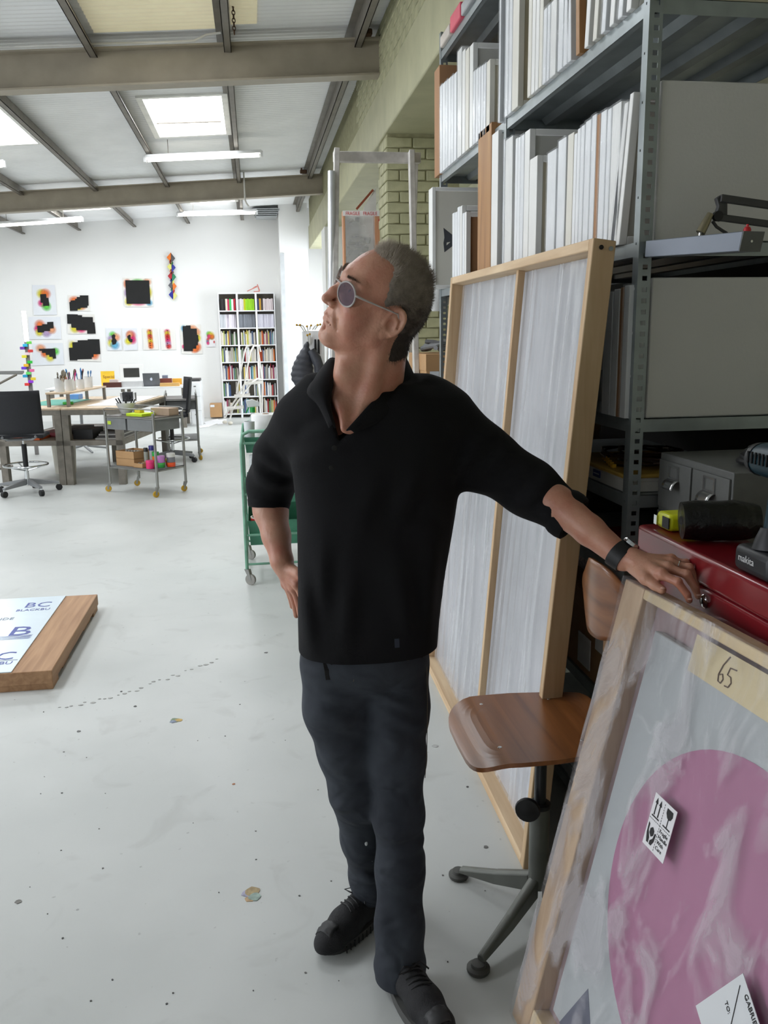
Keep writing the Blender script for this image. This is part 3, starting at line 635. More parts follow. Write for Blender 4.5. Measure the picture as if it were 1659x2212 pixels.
# the painted canvas: grey ground, pink disc
def canvas_mat():
    m = bpy.data.materials.new('painted_canvas'); m.use_nodes = True; nt = m.node_tree; b = nt.nodes['Principled BSDF']
    tc = nd(nt, 'ShaderNodeTexCoord'); n = nd(nt, 'ShaderNodeTexNoise'); n.inputs['Scale'].default_value = 2; n.inputs['Detail'].default_value = 5; nt.links.new(tc.outputs['Object'], n.inputs[0])
    r = nd(nt, 'ShaderNodeValToRGB'); r.color_ramp.elements[0].color = (*lin((162, 167, 170)), 1); r.color_ramp.elements[1].color = (*lin((180, 184, 185)), 1); nt.links.new(n.outputs['Fac'], r.inputs[0]); nt.links.new(r.outputs[0], b.inputs['Base Color'])
    b.inputs['Roughness'].default_value = .6; return m
cnv = pbar(.128, PW-.128, .12, 1.018, -.039, -.018, 'canvas', canvas_mat())
NS = 72
MB().prism([Q(.53+.335*math.cos(2*math.pi*k/NS), .575+.335*math.sin(2*math.pi*k/NS), -.0179) for k in range(NS)], NN*.0006).build('pink_disc', mat('pink_paint', (167, 108, 140), .55, var=.07, scale=4), cnv)
MB().prism([Q(.231, .258, -.0179), Q(.165, .12, -.0179), Q(.33, .12, -.0179)], NN*.0005).build('grey_triangle', mat('slate_paint', (92, 96, 112), .55), cnv)
pap = pbar(.268, PW-.2, .985, 1.058, -.0165, -.015, 'paper_strip', mat('beige_paper', (206, 190, 152), .7, var=.04), bev=0)
pen = mat('brown_ink', (92, 70, 48), .6)
def pen_line(pts, r=.0014, n=-.0142): MB().tube([Q(u, v, n) for u, v in pts], r, 5).build('handwriting', pen, pap)
pen_line([(.376, 1.052), (.364, 1.032), (.358, 1.012), (.361, 1.000), (.369, .999), (.373, 1.008), (.368, 1.016), (.360, 1.012)])
pen_line([(.402, 1.036), (.384, 1.034), (.381, 1.020), (.391, 1.019), (.396, 1.010), (.391, 1.000), (.381, .999)])
# plastic round the whole work: a hull with soft puckers
def pwrap():
    mb = MB(); nu, nv = 60, 60
    def front(i, j):
        u, v = -.006+(PW+.012)*i, -.002+(PH+.008)*j
        inside = max(0, min(1, (u-.09)/.06))*max(0, min(1, (PW-.09-u)/.06))*max(0, min(1, (v-.09)/.06))*max(0, min(1, (PH-.03-v)/.05))
        k = math.sin(u*23+6*math.sin(v*4))*math.sin(v*17-u*21)*.5+.5*math.sin((u+v)*31+2*math.sin(u*11))
        return Q(u, v, .004+.0022*k-.010*inside)
    mb.grid(front, nu, nv)
    for (a, b) in (((-.006, -.002), (-.006, PH+.006)), ((-.006, PH+.006), (PW+.006, PH+.006))):
        mb.grid(lambda i, j: Q(a[0]+(b[0]-a[0])*i, a[1]+(b[1]-a[1])*i, .004-j*(.004-dp)+.0)+NN*(.0015*math.sin(i*40)), 40, 4)
    return mb
pw = pwrap().build('plastic_wrap', film('painting_wrap', (222, 218, 222), .22, .10, (1.5, 2.4, 1.0), 4, .8, .9, .35, 1.9, .48, .60), PT, smooth=True)  # opacity patches also stand in for cloudy reflections and highlights
# handling sticker on the plastic
SN = .0068
stk = pbar(.305, .379, .641, .746, SN-.001, SN, 'sticker', mat('white_sticker', (226, 224, 226), .5, var=.02), bev=0)
ink = mat('black_ink', (24, 22, 24), .6)
def sq(u, v): return Q(.305+.074*u, .641+.105*v, SN+.0003)
def ink_poly(pts, name='pictogram'): MB().prism([sq(*p) for p in pts], NN*.0003).build(name, ink, stk)
for uu in (.16, .33):
    ink_poly([(uu-.02, .62), (uu+.02, .62), (uu+.02, .86), (uu-.02, .86)]); ink_poly([(uu-.06, .84), (uu+.06, .84), (uu, .95)])
ink_poly([(.08, .58), (.41, .58), (.41, .605), (.08, .605)])
ink_poly([(.62, .93), (.88, .93), (.90, .84), (.85, .77), (.77, .745), (.69, .77), (.62, .84)]); ink_poly([(.745, .60), (.775, .60), (.775, .76), (.745, .76)]); ink_poly([(.60, .575), (.92, .575), (.92, .60), (.60, .60)])
for k in range(14): ink_poly([(.03+k*.069, .525), (.07+k*.069, .525), (.07+k*.069, .535), (.03+k*.069, .535)], 'dashed_line')
for k in range(18): ink_poly([(.495, .04+k*.052), (.508, .04+k*.052), (.508, .07+k*.052), (.495, .07+k*.052)], 'dashed_line')
ink_poly([(.18, .36), (.27, .41), (.36, .36), (.36, .27), (.27, .22), (.18, .27)])
ink_poly([(.06, .44), (.12, .42), (.12, .30), (.22, .18), (.22, .08), (.14, .08), (.07, .24)]); ink_poly([(.46, .34), (.40, .33), (.37, .22), (.27, .15), (.27, .08), (.36, .08), (.44, .18)])
for k, s_ in enumerate(('Fragile', 'Handle', 'With', 'Care')): put_text('lettering', s_, .0105, ink, stk, basis_m(sq(.55, .42-.105*k), E1, E2, NN))
# address label, low right, turned on its corner
lab = MB().prism([Q(.630, .612, SN-.001), Q(.760, .520, SN-.001), Q(.690, .400, SN-.001), Q(.555, .490, SN-.001)], NN*.001).build('address_label', mat('white_label_paper', (214, 216, 218), .6, var=.02), PT)
la, lb_ = (E1*.130-E2*.092).normalized(), (E1*.075+E2*.122).normalized()
put_text('lettering', 'GABRIELE', .013, ink, lab, basis_m(Q(.645, .585, SN+.0006), la, lb_, NN)); put_text('lettering', 'TO:', .011, ink, lab, basis_m(Q(.612, .545, SN+.0006), la, lb_, NN))
MB().bar(Q(.632, .592, SN+.0006), Q(.640, .50, SN+.0006), .0012, .0006, up=NN).build('ruled_line', ink, lab)
# ================================================================ workbench behind the painting with toolbox etc.
bwood = wood('bench_wood', (120, 92, 64), (150, 118, 84), 'y', .6, knots=.2)
BN = thing('workbench', 'narrow wooden workbench hidden behind the wrapped painting, carrying the toolbox', 'workbench', (1.2, 1.4, 0))
MB().box((.878, .75, .88), (1.75, 2.17, .92)).build('top', bwood, BN, bevel=.004)
for x in (.95, 1.68):
    for y in (.82, 2.1): MB().box((x-.03, y-.03, 0), (x+.03, y+.03, .88)).build('leg', bwood, BN)
red = mat('glossy_red_enamel', (126, 22, 32), .28, var=.08, scale=12, coat=.5)
TBX = thing('toolbox', 'glossy red metal toolbox behind the wrapped painting', 'toolbox', (.975, 1.5, .921))
MB().box((.905, 1.12, .921), (1.065, 1.905, 1.075)).build('body', red, TBX, bevel=.008)
MB().box((.900, 1.115, 1.077), (1.07, 1.910, 1.142)).build('lid', red, TBX, bevel=.010, seg=3)
lk = MB().lathe([(.015, 0), (.015, .004), (.011, .007), (.0, .007)], 20, (.905, 1.587, 1.048), (-1, 0, 0)).build('lock', mat('chrome', (215, 218, 220), .15, 1.0), TBX, smooth=True)
MB().box((.8965, 1.5855, 1.043), (.8985, 1.5885, 1.053)).build('keyhole', mat('black_hole', (28, 24, 20), .8), lk)
MB().box((.900, 1.62, 1.1425), (.906, 1.75, 1.147)).build('hinge_pin', red, TBX) if False else None
# tape measure
TM = thing('tape_measure', 'yellow tape measure lying on the red toolbox by the black roll', 'tape measure', (.955, 1.845, 1.143))
ty = mat('acid_yellow_plastic', (214, 220, 30), .35); tk = mat('black_rubber', (24, 24, 26), .55)
MB().box((.928, 1.805, 1.1435), (1.0, 1.872, 1.183)).build('case', ty, TM, bevel=.010, seg=3)
MB().box((.9265, 1.806, 1.150), (.9285, 1.838, 1.176)).build('grip', tk, TM); MB().box((.9245, 1.862, 1.150), (.9275, 1.876, 1.172)).build('blade_hook', mat('chrome', (215, 218, 220), .15, 1.0), TM)
# roll of black bags
BR = thing('bin_bag_roll', 'roll of black plastic bags lying across the red toolbox', 'bag roll', (.99, 1.72, 1.143))
ax0, ax1 = V(.920, 1.735, 1.187), V(1.075, 1.690, 1.189)
MB().tube([ax0+(ax1-ax0)*k/6+V(0, 0, .001*math.sin(k*2)) for k in range(7)], [.041, .044, .045, .044, .045, .042, .036], 22).build('roll', mat('black_polythene', (12, 12, 13), .28, bump=.9, bscale=22), BR, smooth=True)
MB().tube([ax0-V(.001, 0, 0), ax0+V(.003, 0, 0)], .010, 14).build('hollow_core', mat('deep_black', (6, 6, 6), .8), BR)
MB().grid(lambda i, j: ax0.lerp(ax1, .55+.5*i)+V(0, .02+.05*j, .030-.050*j*j+.004*math.sin(i*12+j*7)), 10, 6).build('loose_flap', mat('black_polythene', (12, 12, 13), .28), BR, smooth=True, solid=.0012)
# index-card cabinet
CBT = thing('card_cabinet', 'grey steel index-card cabinet with four drawers and chrome cup pulls', 'cabinet', (1.25, 2.0, .921))
gs = mat('dark_grey_enamel', (98, 99, 97), .45, var=.07, scale=30, bump=.05, bscale=200); chr_ = mat('brushed_chrome', (205, 206, 206), .22, .95)
MB().box((1.085, 1.815, .921), (1.50, 2.180, 1.275)).build('body', gs, CBT, bevel=.003)
for r in range(2):
    for c in range(2):
        y0 = 1.822+c*.180; z0 = .990+r*.140; z1 = z0+.128
        d = MB().box((1.079, y0, z0), (1.085, y0+.171, z1)).build('drawer', gs, CBT, bevel=.0015)
        cy, cz = y0+.0855, z0+.088
        hb = MB(); 
        for (ya, yb, za, zb) in ((-.027, .027, .028, .033), (-.027, .027, -.004, .0), (-.027, -.021, 0, .028), (.021, .027, 0, .028)): hb.box((1.0755, cy+ya, cz+za), (1.079, cy+yb, cz+zb))
        hb.build('label_holder', chr_, d)
        MB().grid(lambda i, j: V(1.079-.020*math.sin(j*1.5), cy-.029+.058*i, cz-.004-.026*(1-math.cos(j*1.5))-.001), 4, 8).build('cup_pull', chr_, d, smooth=True, solid=.002)
# belt / cable coil on the cabinet
CO = thing('cable_coil', 'coil of black cable on top of the grey card cabinet', 'cable', (1.26, 1.86, 1.276))
for k in range(4):
    MB().tube([(1.26+(.105-.008*k)*math.cos(s*.3142), 1.90+(.075-.007*k)*math.sin(s*.3142), 1.284+.010*k+.003*math.sin(s*.8+k)) for s in range(20)], .0075, 8, closed=True).build('loop', tk, CO, smooth=True)
MB().tube([(1.30, 1.84, 1.30), (1.32, 1.80, 1.34), (1.33, 1.77, 1.40), (1.30, 1.76, 1.36)], .006, 8).build('free_end', tk, CO, smooth=True)
# cordless drill standing on its battery
DR = thing('cordless_drill', 'teal and black cordless drill standing on the red toolbox', 'drill', (.955, 1.44, 1.143))
teal = mat('dark_teal_plastic', (10, 44, 54), .4, bump=.03); dk = mat('black_drill_plastic', (30, 31, 34), .45)
MB().box((.905, 1.375, 1.1435), (1.0, 1.498, 1.196)).build('battery', dk, DR, bevel=.014, seg=3)
MB().tube([(.952, 1.435, 1.196), (.952, 1.437, 1.215), (.952, 1.44, 1.235)], [.042, .036, .026], 16).build('foot', dk, DR, smooth=True)
MB().tube([(.952, 1.44, 1.23), (.952, 1.438, 1.27), (.952, 1.43, 1.31), (.952, 1.425, 1.335)], [.021, .019, .021, .026], 14).build('grip', teal, DR, smooth=True)
MB().tube([(.952, 1.33, 1.36), (.952, 1.40, 1.36), (.952, 1.47, 1.358), (.952, 1.500, 1.356)], [.030, .033, .034, .030], 18).build('motor_housing', teal, DR, smooth=True)
MB().tube([(.952, 1.496, 1.356), (.952, 1.512, 1.356), (.952, 1.518, 1.356)], [.0325, .030, .020], 18).build('rear_cap', dk, DR, smooth=True)
for k in range(6): MB().bar((.9175, 1.49-.012*k, 1.352), (.9175, 1.49-.012*k, 1.374), .003, .004).build('vent_slot', mat('deep_black', (6, 6, 6), .8), DR)
MB().tube([(.952, 1.33, 1.36), (.952, 1.29, 1.36), (.952, 1.25, 1.36)], [.026, .022, .014], 16).build('chuck', dk, DR, smooth=True)
put_text('lettering', 'makita', .020, mat('white_print', (215, 215, 215), .5), DR, basis_m((.9045, 1.478, 1.166), (0, -1, 0), (0, 0, 1)) @ Matrix.Shear('XZ', 4, (.0, 0)) if False else basis_m((.9045, 1.478, 1.166), (0, -1, 0), (0, 0, 1)))
# grey steel box section on the shelf corner with red knob, and lamp arm
GB = thing('steel_box_section', 'long grey steel box section jutting from the shelf, red knob on top', 'steel box', (1.1, 2.1, 1.826))
g0, g1 = aty(1392, 537, 2.17), aty(1600, 520, 1.93)
gx = V(.085, .0, -.006)
pA, pB, pC, pD = aty(1395, 520, 2.17), aty(1606, 499, 1.93), aty(1596, 543, 1.93), aty(1392, 556, 2.17)
mb = MB(); back = V(.060, .012, .0)
mb.add([pA, pB, pC, pD, pA+back, pB+back, pC+back, pD+back], [(0,1,2,3),(7,6,5,4),(0,4,5,1),(1,5,6,2),(2,6,7,3),(3,7,4,0)]); mb.build('box', mat('blue_grey_steel', (122, 128, 138), .45, .3, var=.06), GB, bevel=.002)
MB().add([pB+V(0,-.001,0), pC+V(0,-.001,0), pC+back+V(0,-.001,0), pB+back+V(0,-.001,0)], [(0,1,2,3)]).build('end_plate', gs, GB, solid=.002)
kp = pB+back*.4+V(0, .02, .0); MB().lathe([(.008, 0), (.009, .008), (.006, .014), (.003, .015), (.003, .020), (0, .020)], 14, kp-V(0,0,.002)).build('red_knob', mat('red_plastic', (190, 28, 36), .4), GB, smooth=True)
MB().lathe([(.003, 0), (.003, .002), (0, .002)], 10, (pB+pC)/2+back*.45+V(0, -.003, 0), (0, -1, 0)).build('screw', chr_, GB)
LA = thing('lamp_arm', 'dark grey double-bar lamp arm with a brass-coloured joint, above the steel box', 'lamp', (1.25, 2.05, 1.87))
dg = mat('charcoal_enamel', (62, 62, 62), .5); Y_ = 2.05
A = lambda x, y: aty(x, y, Y_)
MB().bar(A(1556, 428), A(1720, 452), .012, .018, up=(0,0,1)).build('upper_bar', dg, LA, bevel=.002); MB().bar(A(1556, 470), A(1720, 492), .012, .016).build('lower_bar', dg, LA, bevel=.002)
MB().prism([A(1548, 428), A(1560, 420), A(1572, 424), A(1572, 474), A(1556, 478), A(1546, 466), A(1553, 445)], (0, .014, 0)).build('end_bracket', dg, LA, bevel=.002)
MB().lathe([(.012, 0), (.012, .012), (0, .012)], 16, A(1549, 467)+V(0, .004, 0), (0, -1, 0)).build('pivot_knob', tk, LA, smooth=True)
MB().tube([A(1535, 462), A(1524, 482), A(1513, 503)], [.008, .0105, .0115], 14).build('joint_pin', mat('worn_brass_steel', (150, 142, 118), .35, .8), LA, smooth=True)
MB().tube([A(1539, 478), A(1548, 490), A(1560, 498), A(1570, 504)], .004, 8).build('cable', dg, LA, smooth=True)
MB().tube([A(1513, 503), A(1512, 510)], .004, 8).build('stem', chr_, LA)
MB().bar(A(1700, 450), V(A(1700,450).x+.04, Y_, 1.84), .015, .015).build('clamp_post', dg, LA)
# ================================================================ swivel work stool
SX, SY, SZ = .715, 2.03, .56
SL = thing('swivel_stool', 'vintage swivel stool with brown plywood seat and grey steel four-star foot', 'stool', (SX, SY, 0))
ply = wood('brown_plywood', (112, 66, 32), (148, 92, 50), 'y', .32, coat=.35, knots=0); gst = mat('grey_hammered_steel', (104, 106, 100), .42, .3, var=.12, scale=14); dks = mat('dark_steel', (66, 68, 70), .3, .7)
def seat():
    mb = MB(); n = 44
    def pt(i, r):
        a = 2*math.pi*i/n; c_, s_ = math.cos(a), math.sin(a); e = .42
        x = .205*math.copysign(abs(c_)**e, c_); y = .205*math.copysign(abs(s_)**e, s_)
        y *= 1-.10*max(0, x/.205)
        x, y = x*r, y*r
        z = -.035*max(0, (-x-.12)/.085)**1.6 + .004*(y/.2)**2 + .02*max(0, (x-.12)/.085)**2
        return V(SX-.015+x, SY+.04+y, SZ+z)
    rs = [0.001, .15, .3, .45, .55, .65, .73, .8, .86, .91, .95, .98, 1.0]
    top = [[pt(i, r) for i in range(n)] for r in rs]
    for k in range(len(rs)-1):
        mb.add(top[k]+top[k+1], [(i, (i+1) % n, n+(i+1) % n, n+i) for i in range(n)])
    bm_ = [[p-V(0,0,.012) for p in rr] for rr in top]
    for k in range(len(rs)-1): mb.add(bm_[k]+bm_[k+1], [(i, n+i, n+(i+1) % n, (i+1) % n) for i in range(n)])
    mb.add(top[-1]+bm_[-1], [(i, (i+1) % n, n+(i+1) % n, n+i) for i in range(n)])
    return mb
st_ = seat().build('seat', ply, SL, smooth=True)
for dx, dy in ((-.12, -.11), (-.10, .15), (.10, .15), (.10, -.11)): MB().lathe([(.006, 0), (.005, .002), (0, .0025)], 10, (SX-.015+dx, SY+.04+dy, SZ+.0005)).build('rivet', chr_, st_)
MB().tube([(SX, SY, .28), (SX, SY, SZ-.012)], .016, 16).build('post', dks, SL, smooth=True)
MB().tube([(SX, SY, .10), (SX, SY, .345), (SX, SY, .350)], [.027, .027, .024], 20).build('sleeve', gst, SL, smooth=True); MB().lathe([(.0285, 0), (.0285, .012), (.02, .014)], 20, (SX, SY, .340)).build('collar', tk, SL, smooth=True)
kb = MB().lathe([(.032, 0), (.034, .006), (.032, .014), (.02, .016), (.012, .022), (0, .022)], 20, (SX-.040, SY-.02, .35), (-.5, -1, 0)).build('clamp_knob', tk, SL, smooth=True)
MB().tube([(SX-.04, SY-.02, .35), (SX-.015, SY+.0, .335)], .007, 8).build('clamp_screw', dks, kb)
for k in range(4):
    a = math.radians(129+90*k); d = V(math.cos(a), math.sin(a), 0); c0 = V(SX, SY, 0)
    s_ = d.cross(V(0,0,1))
    lg = MB()
    sec = [(.022, .135, .055, .016), (.14, .085, .040, .014), (.265, .040, .018, .012)]
    pts = []
    for (r, zt, hh, wv) in sec:
        for (sx, zz) in ((-1, zt-hh), (1, zt-hh), (1, zt-.006), (.55, zt), (-.55, zt), (-1, zt-.006)): pts.append(c0+d*r+s_*wv*sx+V(0,0,zz))
    ff = [tuple(range(6))[::-1], tuple(range(12, 18))]
    for q in range(2):
        for i in range(6): ff.append((q*6+i, q*6+(i+1) % 6, (q+1)*6+(i+1) % 6, (q+1)*6+i))
    L_ = lg.add(pts, ff).build('leg', gst, SL, bevel=.003)
    MB().lathe([(.027, 0), (.030, .005), (.030, .012), (.020, .016), (.018, .024), (0, .026)], 18, c0+d*.275).build('glide', mat('grey_glide', (78, 78, 74), .6), L_, smooth=True)
# backrest
def back(i, j):
    a = (i-.5)*1.9; zz = (j-.5)*2
    w2 = .165*(1-.22*abs(zz)**2.5)
    return V(.905-.055*math.cos(a)**2+.03*abs(a)**1.5*0-.02, 1.985+w2*2*(i-.5), .935+zz*.098*(1-.55*abs(2*(i-.5))**2.6))
MB().grid(back, 24, 12).build('backrest', ply, SL, smooth=True, solid=.010)
MB().tube([(SX, SY, SZ-.03), (.86, SY-.02, SZ-.025), (.90, SY-.03, SZ+.03), (.875, SY-.04, .93)], .010, 10).build('back_bracket', dks, SL, smooth=True)
# ================================================================ distance-field modelling helpers (numpy) for the figure
class Field:
    def __init__(s, lo, hi, h):
        s.lo = np.array(lo, np.float32); s.h = h; n = np.ceil((np.array(hi)-np.array(lo))/h).astype(int)+1; s.n = n
        s.D = np.full(n, 1e3, np.float32)
        s.ax = [s.lo[i]+h*np.arange(n[i], dtype=np.float32) for i in range(3)]
    def sub(s, lo, hi, pad):
        sl = []
        for i in range(3):
            a = max(0, int((lo[i]-pad-s.lo[i])/s.h)); b = min(s.n[i], int((hi[i]+pad-s.lo[i])/s.h)+2)
            if b <= a: return None, None
            sl.append(slice(a, b))
        X = s.ax[0][sl[0]][:, None, None]; Y = s.ax[1][sl[1]][None, :, None]; Z = s.ax[2][sl[2]][None, None, :]
        return tuple(sl), (X, Y, Z)
    def put(s, sl, d, k, mode='u'):
        D = s.D[sl]
        if mode == 'u':
            if k <= 0: s.D[sl] = np.minimum(D, d)
            else:
                h = np.clip(.5+.5*(D-d)/k, 0, 1); s.D[sl] = D*(1-h)+d*h-k*h*(1-h)
        else:
            if k <= 0: s.D[sl] = np.maximum(D, -d)
            else:
                h = np.clip(.5-.5*(D+d)/k, 0, 1); s.D[sl] = D*(1-h)-d*h+k*h*(1-h)
    def cone(s, a, b, ra, rb, k=.01, mode='u'):
        a, b = np.array(a, np.float32), np.array(b, np.float32); R_ = max(ra, rb)
        sl, g = s.sub(np.minimum(a, b)-R_, np.maximum(a, b)+R_, k+3*s.h)
        if sl is None: return
        d = b-a; L2 = float(d@d)+1e-12
        t = ((g[0]-a[0])*d[0]+(g[1]-a[1])*d[1]+(g[2]-a[2])*d[2])/L2; t = np.clip(t, 0, 1)
        q = np.sqrt((g[0]-a[0]-t*d[0])**2+(g[1]-a[1]-t*d[1])**2+(g[2]-a[2]-t*d[2])**2)-(ra+(rb-ra)*t)
        s.put(sl, q.astype(np.float32), k, mode)
    def chain(s, pts, rs, k=.01, mode='u'):
        for i in range(len(pts)-1): s.cone(pts[i], pts[i+1], rs[i], rs[i+1], k, mode)
    def ell(s, c, r, k=.01, M_=None, mode='u'):
        c = np.array(c, np.float32); r = np.array(r, np.float32); R_ = float(r.max())
        sl, g = s.sub(c-R_, c+R_, k+3*s.h)
        if sl is None: return
        x, y, z = g[0]-c[0], g[1]-c[1], g[2]-c[2]
        if M_ is not None:
            M_ = np.array(M_, np.float32); x, y, z = (M_[0,0]*x+M_[1,0]*y+M_[2,0]*z, M_[0,1]*x+M_[1,1]*y+M_[2,1]*z, M_[0,2]*x+M_[1,2]*y+M_[2,2]*z)
        k0 = np.sqrt((x/r[0])**2+(y/r[1])**2+(z/r[2])**2); k1 = np.sqrt((x/r[0]**2)**2+(y/r[1]**2)**2+(z/r[2]**2)**2)+1e-9
        s.put(sl, (k0*(k0-1)/k1).astype(np.float32), k, mode)
    def mesh(s):
        D = s.D; S = D < 0; nx, ny, nz = D.shape
        c = [S[i:nx-1+i, j:ny-1+j, k:nz-1+k] for i in (0,1) for j in (0,1) for k in (0,1)]
        cnt = sum(q.astype(np.int8) for q in c); act = (cnt > 0) & (cnt < 8)
        I = np.argwhere(act); idx = np.full(act.shape, -1, np.int32); idx[act] = np.arange(len(I))
        pos = np.zeros((len(I), 3)); num = np.zeros(len(I))
        for ax in range(3):
            o = [q for q in range(3) if q != ax]
            for u in (0, 1):
                for v in (0, 1):
                    A_ = I.copy(); A_[:, o[0]] += u; A_[:, o[1]] += v; B_ = A_.copy(); B_[:, ax] += 1
                    da = D[A_[:,0], A_[:,1], A_[:,2]]; db = D[B_[:,0], B_[:,1], B_[:,2]]
                    m = (da < 0) != (db < 0); t = np.where(m, da/(da-db+1e-12), 0)
                    P_ = A_.astype(float); P_[:, ax] += t; pos[m] += P_[m]; num[m] += 1
        pos = pos/np.maximum(num, 1)[:, None]*s.h+s.lo
        F_ = []
        for ax in range(3):
            o = [q for q in range(3) if q != ax]
            sl0 = [slice(None)]*3; sl1 = [slice(None)]*3; sl0[ax] = slice(0, -1); sl1[ax] = slice(1, None)
            ch = S[tuple(sl0)] != S[tuple(sl1)]; E_ = np.argwhere(ch)
            E_ = E_[(E_[:, o[0]] > 0) & (E_[:, o[1]] > 0) & (E_[:, o[0]] < act.shape[o[0]]) & (E_[:, o[1]] < act.shape[o[1]])]
            q = []
            for du, dv in ((-1,-1),(0,-1),(0,0),(-1,0)):
                A_ = E_.copy(); A_[:, o[0]] += du; A_[:, o[1]] += dv; q.append(idx[A_[:,0], A_[:,1], A_[:,2]])
            q = np.stack(q, 1); ins = S[E_[:,0], E_[:,1], E_[:,2]]
            flip = ins if ax != 1 else ~ins
            q[~flip] = q[~flip][:, ::-1]; F_.append(q)
        return pos, np.concatenate(F_)
def np_obj(parts, name, m, parent, smooth_it=0):
    """parts: list of (verts, quads) -> ONE mesh object under parent"""
    vs_, fs_, n = [], [], 0
    for v, f in parts: vs_.append(v); fs_.append(f+n); n += len(v)
    v = np.concatenate(vs_); f = np.concatenate(fs_)
    off = np.array(WORLDM[parent.name].translation); v = v-off
    me = bpy.data.meshes.new(name); me.vertices.add(len(v)); me.vertices.foreach_set('co', v.astype(np.float32).ravel())
    me.loops.add(f.size); me.loops.foreach_set('vertex_index', f.astype(np.int32).ravel()); me.polygons.add(len(f))
    me.polygons.foreach_set('loop_start', np.arange(0, f.size, 4, dtype=np.int32)); me.polygons.foreach_set('loop_total', np.full(len(f), 4, np.int32))
    me.update(calc_edges=True); me.validate(); me.polygons.foreach_set('use_smooth', np.ones(len(f), bool)); me.materials.append(m)
    o = bpy.data.objects.new(name, me); COL.objects.link(o); o.parent = parent; WORLDM[o.name] = WORLDM[parent.name].copy()
    if smooth_it: md = o.modifiers.new('smooth', 'SMOOTH'); md.factor = .5; md.iterations = smooth_it
    return o
# ================================================================ the man
MAN = thing('person', 'man in dark polo shirt and blue jeans, hand on hip, looking up', 'person', (.27, 1.98, 0))
HM = np.array([[-.928, .130, .348], [-.270, -.879, -.393], [.255, -.459, .851]]); HS = .01035; HC = np.array([.271, 1.9, 1.658])
def H(x, y, z): return HC+HM@(np.array([x, y, z])*HS)         # head coordinates (cm: forward, left, up) -> room
def Hi(p): return HM.T@(np.array(p)-HC)/HS
def w3(x, y, Y): return np.array(aty(x, y, Y))
# ---- head, neck and chest: built in head coordinates (cm)
hf = Field((-12, -17, -34), (14, 18, 15), .25)
hf.ell((-.6, 0, 4.0), (9.5, 7.4, 8.6), 1)
hf.ell((3.6, 0, -.8), (5.6, 6.2, 8.0), 2.5)
hf.ell((-4.6, 0, .6), (5.4, 6.0, 6.6), 2.5)
for s in (-1, 1):
    hf.cone((.6, s*5.5, -4.6), (7.0, s*1.5, -9.3), 1.7, 1.5, 2.2); hf.cone((.4, s*5.9, 1), (.6, s*5.5, -4.6), 1.6, 1.7, 2)
    hf.ell((6.0, s*4.5, -.6), (2.4, 1.9, 1.8), 2.0)
    hf.cone((8.2, s*.8, 4.3), (6.6, s*4.6, 4.5), 1.15, 1.0, 1.6)
    hf.ell((5.2, s*4.6, -4.0), (2.2, 1.4, 2.6), 2.5)
hf.ell((7.9, 0, -9.2), (1.75, 2.2, 1.7), 1.8)
hf.ell((7.4, 0, -5.2), (2.5, 3.4, 2.9), 2.0)
for s in (-1, 1): hf.ell((9.0, s*3.2, 2.2), (1.3, 1.9, 1.2), 1.4, mode='s')
for s in (-1, 1):
    hf.ell((7.1, s*3.2, 2.3), (1.35, 1.6, 1.15), .5)
    hf.cone((8.4, s*1.6, 1.0), (6.9, s*4.6, 1.0), .28, .3, .5)       # lower lid pouch
hf.chain([(8.5, 0, 4.0), (9.0, 0, 2.6), (10.2, 0, .6), (11.2, 0, -1.35)], [.8, .72, .85, .98], 1.0)
for s in (-1, 1):
    hf.ell((9.75, s*1.25, -1.85), (1.05, .7, .75), .6); hf.ell((10.35, s*.62, -2.45), (.62, .34, .40), .2, mode='s')
hf.cone((9.6, 0, -2.6), (10.9, 0, -2.1), .35, .4, .4)
for s in (-1, 1):
    hf.chain([(9.85, s*.15, -4.75), (9.55, s*1.1, -4.85), (8.45, s*2.35, -5.45)], [.42, .40, .22], .4)
    hf.chain([(9.65, s*.1, -5.95), (9.35, s*1.1, -5.9), (8.45, s*2.2, -5.6)], [.50, .44, .2], .4)
    hf.chain([(10.35, 0, -5.32), (9.95, s*1.1, -5.36), (8.75, s*2.55, -5.7), (8.3, s*3.0, -6.2)], [.15, .15, .17, .12], .18, 's')
    hf.chain([(9.5, s*1.9, -2.2), (8.6, s*3.1, -4.2), (7.9, s*3.6, -5.8)], [.08, .12, .08], .9, 's')     # fold beside the mouth
hf.cone((9.7, 0, -7.3), (9.0, 0, -7.3), .7, .5, 1.2, 's')
for zf, xf in ((6.6, 9.05), (7.5, 8.65), (8.4, 8.2)):                    # forehead lines
    for s in (-1, 1): hf.chain([(xf, 0, zf), (xf-.35, s*1.8, zf+.12), (xf-1.2, s*3.4, zf+.05)], [.10, .10, .06], .22, 's')
for s in (-1, 1):
    for q_ in (0, 1, 2): hf.cone((6.55, s*5.35, 2.2-.55*q_), (5.3, s*5.95, 2.7-1.0*q_), .09, .05, .2, 's')
